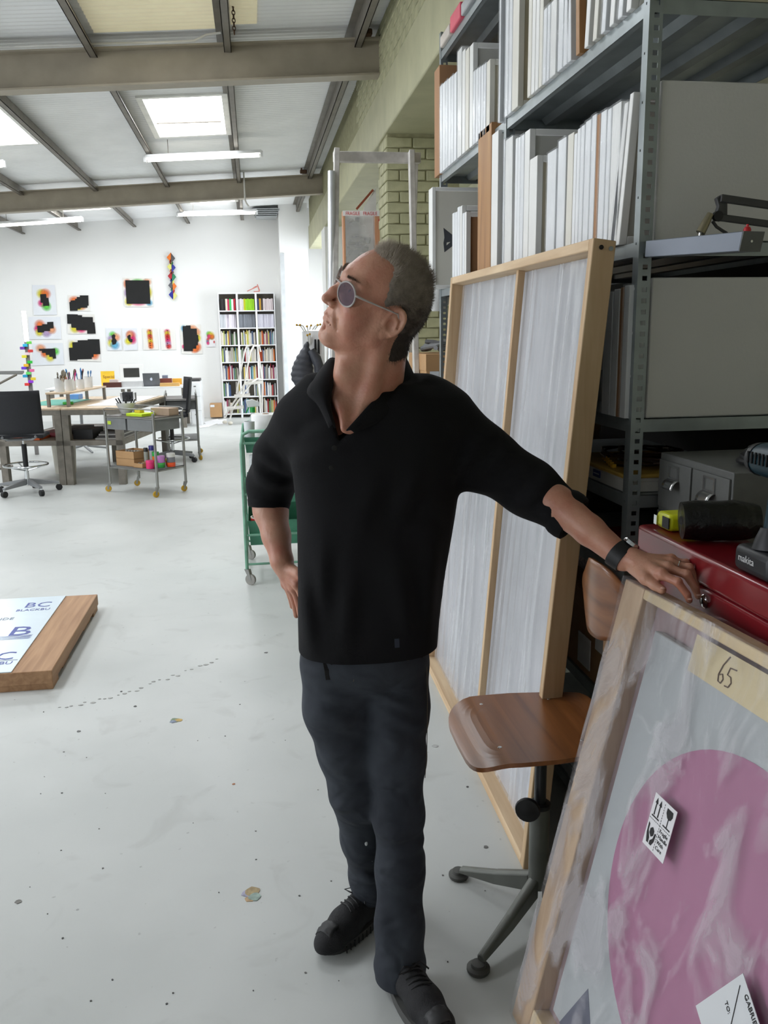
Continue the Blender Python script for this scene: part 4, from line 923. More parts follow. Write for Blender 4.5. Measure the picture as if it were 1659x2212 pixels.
# ears
for s in (-1, 1):
    t = math.radians(22); EM = np.array([[math.cos(t), s*math.sin(t), 0], [-s*math.sin(t), math.cos(t), 0], [0, 0, 1]])
    hf.ell((-1.3, s*7.8, .5), (2.05, .55, 3.5), .5, EM)
    ring = [(-1.25+1.75*math.cos(a)-.35*math.sin(a), s*(8.15-.62*math.cos(a)), .65+2.95*math.sin(a)) for a in np.linspace(-.2, 4.3, 16)]
    hf.chain(ring, [.42]*16, .15); hf.chain([(-1.9, s*8.0, 1.6), (-1.7, s*8.1, -.2), (-1.0, s*7.9, -1.8)], [.32, .36, .3], .3)
    hf.ell((-.70, s*8.35, -.1), (1.0, .95, 1.5), .15, EM, 's'); hf.chain([(-2.35, s*8.55, -.2), (-2.2, s*8.5, 1.4), (-1.2, s*8.2, 2.5), (-.2, s*7.9, 2.3)], [.2, .22, .22, .15], .15, 's'); hf.ell((-.35, s*7.4, -2.6), (.75, .5, .9), .4)
    hf.ell((.55, s*7.25, -.1), (.42, .42, .75), .4)
# neck: from the skull base to the collar, tendons and throat
NB = Hi(w3(800, 893, 1.985)); NB2 = Hi(w3(800, 960, 2.0))
hf.cone((-2.6, 0, -3.5), NB, 6.0, 6.7, 2.0); hf.cone((1.6, 0, -7.0), Hi(w3(768, 880, 1.945)), 4.6, 5.0, 2.5)
hf.chain([(-1.6, 5.3, -4.0), Hi(w3(800, 850, 1.89)), Hi(w3(762, 925, 1.875))], [1.2, 1.1, .9], 2.4)
hf.chain([(-1.6, -5.3, -4.0), Hi(w3(735, 860, 1.925)), Hi(w3(745, 925, 1.872))], [1.2, 1.0, .9], 2.4)
hf.ell(Hi(w3(742, 806, 1.905)), (1.5, 1.5, 1.8), 3.0)
hf.cone(Hi(w3(715, 925, 1.985)), Hi(w3(900, 915, 2.0)), 5.0, 5.0, 3.0)
hf.ell(Hi(w3(790, 990, 1.985)), (10.6, 10.6, 10.6), 4.0)
hf.ell(Hi(w3(752, 928, 1.85)), (1.3, 1.3, 1.3), 1.2, mode='s')
hv, hq = hf.mesh(); hv = (hv*HS)@HM.T+HC
# ---- arms and hands (room coordinates)
def arm(pts, rs, lo, hi, fingers, thumb, palm, extra=()):
    f = Field(lo, hi, .0026); f.chain(pts, rs, .012)
    for a, b, ra, rb in extra: f.cone(a, b, ra, rb, .015)
    for (a, b, ra, rb) in palm: f.cone(a, b, ra, rb, .010)
    f2 = Field(lo, hi, .0026)
    for ch, r in fingers: 
        g = Field(lo, hi, .0026) if False else None
        f2.chain(ch, r, .003)
    f2.chain(*thumb, .004)
    D, d = f.D, f2.D; k = .006; h = np.clip(.5+.5*(D-d)/k, 0, 1); f.D = D*(1-h)+d*h-k*h*(1-h)
    return f
def bounds(pts, pad=.06): p = np.array(pts); return p.min(0)-pad, p.max(0)+pad
Wl = w3(1346, 1205, 1.72); El = w3(1150, 1045, 1.93); Sl = w3(985, 930, 2.0)
mcp = [w3(1430, 1241, 1.615), w3(1443, 1227, 1.635), w3(1450, 1217, 1.655), w3(1450, 1209, 1.675)]
pip = [w3(1464, 1258, 1.585), w3(1483, 1241, 1.605), w3(1489, 1227, 1.630), w3(1481, 1217, 1.655)]
dip = [w3(1484, 1284, 1.575), w3(1502, 1271, 1.595), w3(1504, 1254, 1.625), w3(1494, 1240, 1.655)]
tip = [w3(1489, 1297, 1.573), w3(1508, 1288, 1.593), w3(1508, 1272, 1.623), w3(1498, 1254, 1.655)]
th = [w3(1370, 1228, 1.69), w3(1394, 1250, 1.635), w3(1414, 1264, 1.615), w3(1430, 1274, 1.600)]
fr = [(.0098, .0088, .0078, .0068), (.0100, .0090, .0080, .0070), (.0096, .0086, .0078, .0068), (.0084, .0074, .0066, .0058)]
fing = [([mcp[i], pip[i], dip[i], tip[i]], fr[i]) for i in range(4)]
Wc = w3(1368, 1208, 1.70)
palm = [(Wc, mcp[i], .0165 if i < 2 else .014, .0125 if i < 3 else .011) for i in range(4)]+[(Wc, th[1], .018, .0125)]
lo, hi = bounds([Sl*.25+El*.75, El, Wl]+tip+th)
al = arm([Sl*.3+El*.7, El, El*.72+Wl*.28, El*.35+Wl*.65, Wl, Wc], [.040, .041, .041, .034, .0265, .024], lo, hi, fing, (th, (.0150, .0118, .0108, .0092)), palm)
# knuckle bumps and tendons
for i in range(4): al.ell(mcp[i]+np.array([0, 0, .006]), (.008, .008, .007), .006); al.ell(pip[i]+np.array([0, -.001, .003]), (.0085, .0085, .008), .004)
alv, alq = al.mesh()
Wr = w3(609, 1212, 2.075); Er = w3(575, 1060, 2.19); Sr = w3(645, 905, 2.03)
mc2 = [w3(641, 1262, 2.025), w3(634, 1270, 2.045), w3(626, 1270, 2.065), w3(617, 1262, 2.085)]
pp2 = [w3(653, 1292, 2.02), w3(645, 1303, 2.043), w3(636, 1302, 2.065), w3(627, 1289, 2.088)]
tp2 = [w3(656, 1318, 2.03), w3(649, 1332, 2.052), w3(640, 1330, 2.074), w3(631, 1311, 2.095)]
fing2 = [([mc2[i], pp2[i], tp2[i]], (fr[i][0], fr[i][1], fr[i][3])) for i in range(4)]
th2 = [w3(622, 1225, 2.06), w3(645, 1240, 2.02), w3(662, 1256, 1.995), w3(672, 1268, 1.985)]
Wc2 = w3(613, 1226, 2.07)
palm2 = [(Wc2, mc2[i], .016, .0125) for i in range(4)]+[(Wc2, th2[1], .016, .012)]
lo, hi = bounds([Sr*.3+Er*.7, Er, Wr]+tp2+th2)
ar = arm([Sr*.3+Er*.7, Er, Er*.7+Wr*.3, Er*.35+Wr*.65, Wr, Wc2], [.044, .044, .043, .035, .027, .024], lo, hi, fing2, (th2, (.014, .0115, .0105, .009)), palm2)
arv, arq = ar.mesh()
def skin_mat():
    m = bpy.data.materials.new('skin'); m.use_nodes = True; nt = m.node_tree; b = nt.nodes['Principled BSDF']; tc = nd(nt, 'ShaderNodeTexCoord')
    n = nd(nt, 'ShaderNodeTexNoise'); n.inputs['Scale'].default_value = 16; n.inputs['Detail'].default_value = 6; nt.links.new(tc.outputs['Object'], n.inputs[0])
    r = nd(nt, 'ShaderNodeValToRGB'); r.color_ramp.elements[0].position = .3; r.color_ramp.elements[1].position = .72
    r.color_ramp.elements[0].color = (*lin((186, 120, 98)), 1); r.color_ramp.elements[1].color = (*lin((206, 158, 132)), 1); nt.links.new(n.outputs['Fac'], r.inputs[0]); nt.links.new(r.outputs[0], b.inputs['Base Color'])
    b.inputs['Roughness'].default_value = .42; b.inputs['Subsurface Weight'].default_value = .12; b.inputs['Subsurface Radius'].default_value = (.010, .004, .002); b.inputs['Subsurface Scale'].default_value = .6
    n2 = nd(nt, 'ShaderNodeTexNoise'); n2.inputs['Scale'].default_value = 190; n2.inputs['Detail'].default_value = 4; nt.links.new(tc.outputs['Object'], n2.inputs[0])
    n3 = nd(nt, 'ShaderNodeTexNoise'); n3.inputs['Scale'].default_value = 45; n3.inputs['Detail'].default_value = 3; nt.links.new(tc.outputs['Object'], n3.inputs[0])
    ad = nd(nt, 'ShaderNodeMath', operation='ADD'); nt.links.new(n2.outputs['Fac'], ad.inputs[0]); nt.links.new(n3.outputs['Fac'], ad.inputs[1])
    bp = nd(nt, 'ShaderNodeBump'); bp.inputs['Strength'].default_value = .22; bp.inputs['Distance'].default_value = .004; nt.links.new(ad.outputs[0], bp.inputs['Height']); nt.links.new(bp.outputs[0], b.inputs['Normal'])
    return m
SKIN = skin_mat()
def link(va, qa, vb, qb, c):
    """bridge two surfaces (under the shirt) with a tube between their nearest quads -> one continuous skin"""
    ca, cb_q = va[qa].mean(1), vb[qb].mean(1); ia = int(np.argmin(((ca-c)**2).sum(1))); ib = int(np.argmin(((cb_q-ca[ia])**2).sum(1)))
    n = len(va); A4, B4 = list(qa[ia]), [x+n for x in qb[ib]][::-1]
    r0 = min(range(4), key=lambda r: sum(np.linalg.norm(va[A4[k]]-vb[B4[(k+r) % 4]-n]) for k in range(4))); B4 = B4[r0:]+B4[:r0]
    br_ = np.array([[A4[k], A4[(k+1) % 4], B4[(k+1) % 4], B4[k]] for k in range(4)])
    return np.concatenate([va, vb]), np.concatenate([np.delete(qa, ia, 0), np.delete(qb, ib, 0)+n, br_])
def biggest(v, q):
    lab = np.arange(len(v))
    while True:
        m_ = lab[q].min(1); new = lab.copy(); np.minimum.at(new, q.ravel(), np.repeat(m_, 4)); new = new[new]
        if (new == lab).all(): break
        lab = new
    big_ = np.bincount(lab).argmax(); keep = lab == big_; idx = np.cumsum(keep)-1; return v[keep], idx[q[keep[q[:, 0]]]]
hv, hq = biggest(hv, hq); alv, alq = biggest(alv, alq); arv, arq = biggest(arv, arq)
bv, bq = link(hv, hq, alv, alq, Sl*.5+El*.5); bv, bq = link(bv, bq, arv, arq, Sr*.5+Er*.5)
BODY = np_obj([(bv, bq)], 'body', SKIN, MAN, 2)
nail = mat('fingernail', (206, 160, 142), .3)
for p, q in ((th[3], th[2]), (tip[0], dip[0]), (tip[1], dip[1])):
    d = (p-q)/np.linalg.norm(p-q); c = p+d*.002+np.array([-.002, -.0045, .0062]); MB().sph(c, .005, 10, 6, (1.15, 1.1, .55)).build('fingernail', nail, MAN, smooth=True)
# eyes and brows
for s in (-1, 1):
    e = MB().sph(H(7.15, s*3.2, 2.35), .0128, 14, 10).build('eye', mat('eye_white', (205, 200, 195), .2), MAN, smooth=True)
    MB().sph(H(8.05, s*3.15, 2.6), .0052, 10, 8).build('iris', mat('grey_blue_iris', (60, 66, 72), .2), e, smooth=True)
def strands(n, fn, name, m, r=.00045):
    """short hairs as thin three-sided spikes"""
    v = np.zeros((n*4, 3)); f = []
    for i in range(n):
        p, d, L = fn(i); d = d/np.linalg.norm(d); a = np.cross(d, [.3, .5, .8]); a /= np.linalg.norm(a)+1e-9; b = np.cross(d, a)
        for k in range(3): v[i*4+k] = p+(a*math.cos(2.094*k)+b*math.sin(2.094*k))*r
        v[i*4+3] = p+d*L; f += [(i*4, i*4+1, i*4+3), (i*4+1, i*4+2, i*4+3), (i*4+2, i*4, i*4+3)]
    mb = MB(); mb.v = [Vector(q) for q in v]; mb.f = f; o = mb.build(name, m, MAN); o['kind'] = 'stuff'; return o
# ---- hair: close-cropped cap plus hairs standing off it
def hair_mat():
    m = bpy.data.materials.new('greying_hair'); m.use_nodes = True; nt = m.node_tree; b = nt.nodes['Principled BSDF']; tc = nd(nt, 'ShaderNodeTexCoord')
    g = nd(nt, 'ShaderNodeSeparateXYZ'); nt.links.new(tc.outputs['Object'], g.inputs[0])
    n = nd(nt, 'ShaderNodeTexNoise'); n.inputs['Scale'].default_value = 60; n.inputs['Detail'].default_value = 5; nt.links.new(tc.outputs['Object'], n.inputs[0])
    ad = nd(nt, 'ShaderNodeMath', operation='MULTIPLY_ADD'); ad.inputs[1].default_value = .14; nt.links.new(n.outputs['Fac'], ad.inputs[0]); nt.links.new(g.outputs['Z'], ad.inputs[2])
    mr = nd(nt, 'ShaderNodeMapRange'); mr.inputs['From Min'].default_value = 1.66; mr.inputs['From Max'].default_value = 1.86; nt.links.new(ad.outputs[0], mr.inputs[0])
    r = nd(nt, 'ShaderNodeValToRGB'); r.color_ramp.elements[0].color = (*lin((52, 42, 34)), 1); r.color_ramp.elements[1].color = (*lin((176, 164, 148)), 1); nt.links.new(mr.outputs[0], r.inputs[0]); nt.links.new(r.outputs[0], b.inputs['Base Color'])
    b.inputs['Roughness'].default_value = .6; return m
HAIR = hair_mat()
cr_c, cr_r = np.array([-.6, 0, 4.0]), np.array([9.5, 7.4, 8.6])
def hair_edge(X, Y, Z):
    """<0 where hair grows (head cm)"""
    ay = np.abs(Y)
    front = np.interp(Z, [-3, 0, 3, 6, 8.5, 11, 14], [1.9, 2.2, 2.6, 2.6, 3.2, 4.4, 4.0]).astype(np.float32)
    front = front-1.7*np.exp(-((ay-4.6)/1.5)**2)*np.clip((Z-6)/3, 0, 1)+1.0*np.exp(-(ay/2.2)**2)*np.clip((Z-8)/3, 0, 1)
    e = X-front
    ear = 1-np.sqrt(((X+.9)/2.7)**2+((Z+.6)/3.9)**2)           # bare round the ear
    e = np.where(ay > 4, np.maximum(e, ear*3), e)
    low = np.where(X > .3, -2.2-Z, np.where(X > -3, 9, (-9.5-.25*(X+3))-Z))   # sideburn, nape
    low = np.where((X <= .3) & (X > -3), -.5*X-4.2-Z+3.2*(X > -1.2), low)
    return np.maximum(e, low)
hc = Field((-13, -10, -12), (9, 10, 15), .25)
def lower(a_): return a_
o3 = [int(round((hc.lo[i]-hf.lo[i])/.25)) for i in range(3)]
X_, Y_g, Z_g = hc.ax[0][:, None, None], hc.ax[1][None, :, None], hc.ax[2][None, None, :]
hc.ell(cr_c, cr_r+.40, 0); hc.ell((-4.6, 0, .6), np.array([5.4, 6.0, 6.6])+.42, 2.4); hc.cone((-2.6, 0, -3.5), NB, 6.3, 6.9, 1.8)
wob = .09*np.sin(X_*5.1+Y_g*3.7)*np.sin(Z_g*4.3+Y_g*2.1)+.07*np.sin(X_*11+Z_g*9)*np.sin(Y_g*12)
HE = hair_edge(X_, Y_g, Z_g)
hc.D = np.maximum((hc.D+wob+.62*(1-np.clip(-HE/1.5, 0, 1))).astype(np.float32), (HE*.5).astype(np.float32))
HFIELD = hc
cv, cq = hc.mesh(); hair_v = cv.copy(); cv = (cv*HS)@HM.T+HC
CAP = np_obj([(cv, cq)], 'hair', HAIR, MAN, 3)
upw = np.array([.15, 0, .35])
hd = hair_v-np.array([-1.5, 0, 2.0]); hn_ = hd/np.array([9.5, 7.4, 8.6])**2; hn_ /= np.linalg.norm(hn_, axis=1)[:, None]
okh = np.where(hair_edge(hair_v[:, 0], hair_v[:, 1], hair_v[:, 2]) < -.05)[0]
def hs(i):
    k = rng.choice(okh); p, n = hair_v[k]+rng.normal(size=3)*.1, hn_[k]
    d = n+np.array([-.30, 0, .10 if p[2] > 5 else -.55])+rng.normal(size=3)*.25
    L = (.75+.5*rng.random())*HS*(1.5 if p[2] > 9 else (.7 if p[2] > -3 else .9))*(1.2 if p[0] > 1 and p[2] > 9 else 1)
    return H(*(p-n*.15)), HM@d, L
strands(11000, hs, 'hair_strands', HAIR)
def bs(i):
    s = 1 if i % 2 else -1; t = rng.random(); p = np.array([9.25-2.0*t*t-.5*t, s*(1.3+3.6*t), 4.75+.5*math.sin(t*2.6)+rng.normal()*.18]); return H(*p), HM@np.array([.35, s*.8, .25+rng.normal()*.25]), .008
strands(900, bs, 'eyebrow_hair', mat('grey_brow_hair', (120, 104, 88), .7), .0003)
# ---- glasses: clear acrylic frame, tinted round lenses
GL = thing('glasses', 'clear-framed round glasses with violet tinted lenses worn by the man', 'glasses', tuple(H(9.5, 0, 2.4)))
acr = mat('clear_acrylic', (214, 208, 204), .12, trans=.35, var=.02); lens = film('violet_lens', (70, 38, 60), .58, .06, (1,1,1), 2, 0.0, .12)
lc = [np.array([9.0, s*4.0, 2.15]) for s in (-1, 1)]; lt = np.array([1, 0, .12])
for k, s in enumerate((-1, 1)):
    fx = np.array([.90, s*.42, -.06]); fx /= np.linalg.norm(fx); ey = np.cross([0, 0, 1.], fx); ey /= np.linalg.norm(ey); ez = np.cross(fx, ey)
    rim = [H(*(lc[k]+(ey*math.cos(a)*2.65+ez*math.sin(a)*2.4))) for a in np.linspace(0, 2*math.pi, 28, endpoint=False)]
    MB().tube(rim, .0020, 8, closed=True).build('rim', acr, GL, smooth=True)
    dsc = [H(*(lc[k]+(ey*math.cos(a)*2.6+ez*math.sin(a)*2.35))) for a in np.linspace(0, 2*math.pi, 28, endpoint=False)]
    MB().prism(dsc, HM@fx*.0008).build('lens', lens, GL)
    h0 = lc[k]+ey*s*2.5+ez*1.0
    MB().tube([H(*h0), H(*(h0+np.array([-.5, s*.5, .1]))), H(5.5, s*6.9, 3.0), H(1.5, s*7.9, 2.9), H(-1.2, s*8.2, 2.7), H(-2.6, s*8.0, .8)], [.0026, .0025, .0020, .0017, .0017, .0014], 8).build('temple', acr, GL, smooth=True)
MB().tube([H(*(lc[0]+np.array([.3, 1.95, .8]))), H(10.6, 0, 3.15), H(*(lc[1]+np.array([.3, -1.95, .8])))], .0021, 8).build('bridge', acr, GL, smooth=True)
for s in (-1, 1): MB().tube([H(10.1, s*1.3, 2.2), H(9.6, s*1.15, 1.2)], .0013, 6).build('nose_pad_arm', mat('chrome', (215, 218, 220), .15, 1.0), GL)
# ---- shirt
cloth = mat('black_washed_cotton', (20, 20, 22), .9, var=.25, scale=5, bump=.12, bscale=260, spec=.25)
sf = Field((-.16, 1.72, .84), (.86, 2.36, 1.56), .0062)
rows = [(830, 690, 905, .080), (858, 655, 960, .100), (900, 636, 990, .118), (960, 628, 998, .126), (1020, 632, 992, .130), (1100, 641, 982, .128), (1180, 643, 971, .124), (1260, 644, 960, .122), (1340, 644, 950, .124), (1415, 646, 943, .126)]
zz, ca, cx_, cb = [], [], [], []
for (y, xl, xr, b_) in rows:
    L_, R_ = w3(xl, y, 1.99), w3(xr, y, 1.99); zz.append((L_[2]+R_[2])/2); ca.append((R_[0]-L_[0])/2); cx_.append((R_[0]+L_[0])/2); cb.append(b_)
zz, ca, cx_, cb = map(lambda q: np.array(q)[::-1], (zz, ca, cx_, cb))
Z1 = sf.ax[2]; A1, C1, B1 = np.interp(Z1, zz, ca), np.interp(Z1, zz, cx_), np.interp(Z1, zz, cb)
gx, gy = sf.ax[0][:, None, None], sf.ax[1][None, :, None]; gz = Z1[None, None, :]
# the hips sit a little behind the chest
cyz = 1.99+.012*np.clip((1.25-Z1)/.3, -1, 1)
rad = ((np.abs(gx-C1)/A1)**2.4+(np.abs(gy-cyz)/B1)**2.4)**(1/2.4)
d = (rad-1)*np.minimum(A1, B1)
d = np.maximum(d, np.maximum(gz-(zz[-1]+.002), (zz[0]-.0)-gz))
sf.D = np.minimum(sf.D, d.astype(np.float32))
sf.cone(w3(690, 862, 2.0), w3(925, 868, 2.01), .058, .060, .05)
slv_l = [w3(960, 915, 2.005), w3(1050, 992, 1.975), w3(1140, 1052, 1.935), w3(1232, 1116, 1.865)]
sf.chain(slv_l, [.083, .066, .060, .052], .05)
slv_r = [w3(655, 912, 2.03), w3(604, 985, 2.12), w3(585, 1045, 2.175), w3(581, 1088, 2.165)]
sf.chain(slv_r, [.072, .058, .054, .048], .04)
# rolled cuffs
def dirn(a, b): q = np.array(b)-np.array(a); return q/np.linalg.norm(q)
for pts, r in ((slv_l, .056), (slv_r, .051)):
    dd = dirn(pts[-2], pts[-1]); e = pts[-1]
    sf.cone(e-dd*.030, e-dd*.004, r-.006, r-.003, .006)
# flatten cuff ends and open them
for pts, r in ((slv_l, .047), (slv_r, .043)):
    dd = dirn(pts[-2], pts[-1]); e = pts[-1]+dd*.008
    sl, g = sf.sub(e-.12, e+.12, 0); pl = ((g[0]-e[0])*dd[0]+(g[1]-e[1])*dd[1]+(g[2]-e[2])*dd[2]); near = np.sqrt((g[0]-e[0])**2+(g[1]-e[1])**2+(g[2]-e[2])**2)
    sf.D[sl] = np.where(near < .10, np.maximum(sf.D[sl], pl), sf.D[sl]).astype(np.float32)
    sf.cone(e-dd*.022, e+dd*.03, r-.004, r, .003, 's')
CUFFS = []
for pts, r in ((slv_l, .0545), (slv_r, .0500)):
    dd = dirn(pts[-2], pts[-1]); CUFFS.append((pts[-1]-dd*.030, dd, r))
# soft folds
def fold(c, dr, wl, amp, sig):
    c = np.array(c); dr = np.array(dr)/np.linalg.norm(dr)
    t = (gx-c[0])*dr[0]+(gy-c[1])*dr[1]+(gz-c[2])*dr[2]; r2 = (gx-c[0])**2+(gy-c[1])**2+(gz-c[2])**2
    sf.D += (amp*np.sin(2*math.pi*t/wl+6*np.sin(t*9))*np.exp(-r2/(2*sig*sig))).astype(np.float32)
def crease(f_, a_, b_, w_, amp):
    w_ *= 1.35; amp *= 1.9
    """one soft fold along a->b: a ridge with a valley beside it"""
    a_, b_ = np.array(a_), np.array(b_); sl, g = f_.sub(np.minimum(a_, b_)-.06, np.maximum(a_, b_)+.06, 0)
    if sl is None: return
    d_ = b_-a_; L2 = d_@d_; t = np.clip(((g[0]-a_[0])*d_[0]+(g[1]-a_[1])*d_[1]+(g[2]-a_[2])*d_[2])/L2, 0, 1)
    side = np.cross(d_, [0, 1, 0]); side /= np.linalg.norm(side)
    q = (g[0]-a_[0]-t*d_[0])*side[0]+(g[2]-a_[2]-t*d_[2])*side[2]
    r2 = (g[0]-a_[0]-t*d_[0])**2+(g[2]-a_[2]-t*d_[2])**2+.3*(g[1]-a_[1]-t*d_[1])**2
    f_.D[sl] += (amp*np.sin(np.pi*(t*.8+.1))*(-np.exp(-r2/(2*w_*w_))+.9*np.exp(-((q-1.9*w_)**2)/(2*w_*w_))*np.exp(-r2/(8*w_*w_)))).astype(np.float32)
for (p_, q_, w__, am) in (((1000, 1045, 1.92), (1085, 985, 1.92), .010, .007), ((1010, 1060, 1.92), (1130, 1030, 1.90), .011, .007), ((990, 1030, 1.90), (1030, 950, 1.92), .012, .006), ((1120, 1090, 1.88), (1180, 1030, 1.87), .010, .007), ((1165, 1115, 1.85), (1215, 1070, 1.84), .009, .006),
    ((640, 1000, 1.95), (720, 960, 1.90), .012, .006), ((650, 960, 1.95), (740, 900, 1.90), .011, .005), ((560, 975, 2.08), (615, 1010, 2.06), .010, .008), ((550, 1030, 2.10), (618, 1050, 2.10), .010, .009), ((545, 1005, 2.10), (600, 1035, 2.08), .009, .007),
    ((700, 1180, 1.87), (690, 1390, 1.88), .014, .006), ((760, 1240, 1.865), (745, 1400, 1.87), .016, .005), ((860, 1200, 1.87), (890, 1395, 1.88), .016, .006), ((930, 1150, 1.92), (915, 1390, 1.92), .014, .007), ((820, 1000, 1.86), (780, 1150, 1.86), .018, .004), ((910, 1010, 1.88), (860, 1120, 1.865), .014, .005), ((655, 1250, 1.93), (670, 1400, 1.92), .012, .006)):
    crease(sf, w3(*p_), w3(*q_), w__, am)
# open neck: a V wedge cut from the front, and the neck hole
vb = w3(735, 955, 1.87); va, vc = w3(700, 835, 1.89), w3(868, 815, 1.95)
n1 = np.cross(va-vb, [0, 1, .15]); n2 = np.cross(vc-vb, [0, 1, .15]); n1 /= np.linalg.norm(n1); n2 /= np.linalg.norm(n2)
mid_ = (va+vc)/2
if n1@(mid_-vb) < 0: n1 = -n1
if n2@(mid_-vb) < 0: n2 = -n2
sl, g = sf.sub(vb-np.array([.2, .1, .02]), vb+np.array([.2, .16, .25]), 0)
i1 = (g[0]-vb[0])*n1[0]+(g[1]-vb[1])*n1[1]+(g[2]-vb[2])*n1[2]; i2 = (g[0]-vb[0])*n2[0]+(g[1]-vb[1])*n2[1]+(g[2]-vb[2])*n2[2]
wedge = np.maximum(-np.minimum(i1, i2), g[1]-2.0)
sf.D[sl] = np.maximum(sf.D[sl], -wedge).astype(np.float32)
sv, sq_ = sf.mesh()
SHIRT = np_obj([(sv, sq_)], 'shirt', cloth, MAN, 2)
for c_, dd, r in CUFFS:
    MB().lathe([(r-.014, .0), (r+.001, .0), (r+.0045, .010), (r+.005, .026), (r+.002, .040), (r-.004, .043), (r-.010, .038), (r-.014, .020)], 40, c_, dd).build('rolled_cuff', cloth, SHIRT, smooth=True)
# ragged hem slit, collar leaves, placket, buttons
def leaf(inner, outer, lift=.004):
    n = 14
    def crv(c, t):
        t *= len(c)-1; i = min(int(t), len(c)-2); q = t-i
        p0, p1, p2, p3 = (c[max(i-1, 0)], c[i], c[i+1], c[min(i+2, len(c)-1)])
        return .5*((2*p1)+(-p0+p2)*q+(2*p0-5*p1+4*p2-p3)*q*q+(-p0+3*p1-3*p2+p3)*q**3)
    mb = MB(); mb.grid(lambda i, j: Vector(crv(inner, i)*(1-j)+crv(outer, i)*j+np.array([0, -lift*math.sin(j*math.pi)-.002, lift*math.sin(j*math.pi)])), n, 6)
    return mb
Wp = lambda L: [w3(*q) for q in L]
leaf(Wp([(868, 768, 2.01), (856, 798, 1.955), (824, 846, 1.902), (788, 884, 1.868), (748, 930, 1.856)]), Wp([(884, 790, 2.03), (898, 828, 1.975), (886, 868, 1.925), (858, 893, 1.885), (765, 935, 1.855)])).build('collar_leaf', cloth, SHIRT, smooth=True, solid=.004)
leaf(Wp([(726, 776, 1.985), (722, 806, 1.935), (717, 842, 1.900), (714, 880, 1.872), (724, 925, 1.858)]), Wp([(700, 790, 2.01), (676, 822, 1.965), (664, 850, 1.925), (688, 876, 1.885), (712, 925, 1.862)]), .009).build('collar_leaf', cloth, SHIRT, smooth=True, solid=.004)
bk = Wp([(726, 776, 1.985), (740, 765, 2.04), (795, 752, 2.075), (850, 758, 2.055), (868, 768, 2.01)])
MB().grid(lambda i, j: Vector(bk[min(int(i*4), 3)]*(1-(i*4-min(int(i*4), 3)))+bk[min(int(i*4), 3)+1]*(i*4-min(int(i*4), 3)))+V(0, .02*j, -.045*j), 16, 4).build('collar_stand', cloth, SHIRT, smooth=True, solid=.004)
for (x, y) in ((722, 968), (716, 1010)): MB().lathe([(.0055, 0), (.0055, .002), (.002, .0025), (0, .0025)], 12, w3(x, y, 1.858), (0, -1, 0)).build('button', mat('black_button', (14, 14, 15), .3), SHIRT)
MB().prism(Wp([(852, 1380, 1.868), (862, 1379, 1.868), (863, 1398, 1.868), (853, 1399, 1.868)]), (0, -.002, 0)).build('side_tag', mat('navy_tag', (34, 42, 56), .7), SHIRT)
# ---- jeans
def denim_mat():
    m = bpy.data.materials.new('dark_denim'); m.use_nodes = True; nt = m.node_tree; b = nt.nodes['Principled BSDF']; tc = nd(nt, 'ShaderNodeTexCoord')
    n = nd(nt, 'ShaderNodeTexNoise'); n.inputs['Scale'].default_value = 6; n.inputs['Detail'].default_value = 7; nt.links.new(tc.outputs['Object'], n.inputs[0])
    r = nd(nt, 'ShaderNodeValToRGB'); r.color_ramp.elements[0].position = .36; r.color_ramp.elements[1].position = .75; r.color_ramp.elements[0].color = (*lin((30, 35, 44)), 1); r.color_ramp.elements[1].color = (*lin((58, 64, 72)), 1)
    nt.links.new(n.outputs['Fac'], r.inputs[0]); nt.links.new(r.outputs[0], b.inputs['Base Color']); b.inputs['Roughness'].default_value = .85
    n2 = nd(nt, 'ShaderNodeTexNoise'); n2.inputs['Scale'].default_value = 420; nt.links.new(tc.outputs['Object'], n2.inputs[0]); bp = nd(nt, 'ShaderNodeBump'); bp.inputs['Strength'].default_value = .18; bp.inputs['Distance'].default_value = .002; nt.links.new(n2.outputs['Fac'], bp.inputs['Height'])
    mp_ = nd(nt, 'ShaderNodeMapping'); mp_.inputs['Scale'].default_value = (1, 1, 1.6); mp_.inputs['Rotation'].default_value = (0, .35, 0); nt.links.new(tc.outputs['Object'], mp_.inputs[0])
    n3 = nd(nt, 'ShaderNodeTexNoise'); n3.inputs['Scale'].default_value = 8; n3.inputs['Detail'].default_value = 1.2; n3.inputs['Distortion'].default_value = 1.2; nt.links.new(mp_.outputs[0], n3.inputs[0])
    b2 = nd(nt, 'ShaderNodeBump'); b2.inputs['Strength'].default_value = .55; b2.inputs['Distance'].default_value = .03; nt.links.new(n3.outputs['Fac'], b2.inputs['Height']); nt.links.new(b2.outputs[0], bp.inputs['Normal']); nt.links.new(bp.outputs[0], b.inputs['Normal'])
    return m
DEN = denim_mat()
jf = Field((.02, 1.66, .03), (.50, 2.30, 1.02), .0058)
jf.ell(w3(788, 1400, 2.0), (.152, .118, .15), .02)
legL = [w3(855, 1440, 1.99), w3(858, 1530, 1.96), w3(858, 1640, 1.935), w3(861, 1760, 1.91), w3(864, 1880, 1.885), w3(864, 2000, 1.86), w3(864, 2080, 1.838), w3(866, 2112, 1.83)]
legR = [w3(722, 1440, 2.0), w3(728, 1530, 1.995), w3(748, 1620, 1.985), w3(766, 1710, 1.985), w3(787, 1810, 2.04), w3(803, 1890, 2.09), w3(808, 1925, 2.105)]
jf.chain(legL, [.083, .076, .068, .060, .057, .056, .058, .060], .03); jf.chain(legR, [.083, .080, .068, .061, .058, .058, .060], .03)
gx, gy, gz = jf.ax[0][:, None, None], jf.ax[1][None, :, None], jf.ax[2][None, None, :]
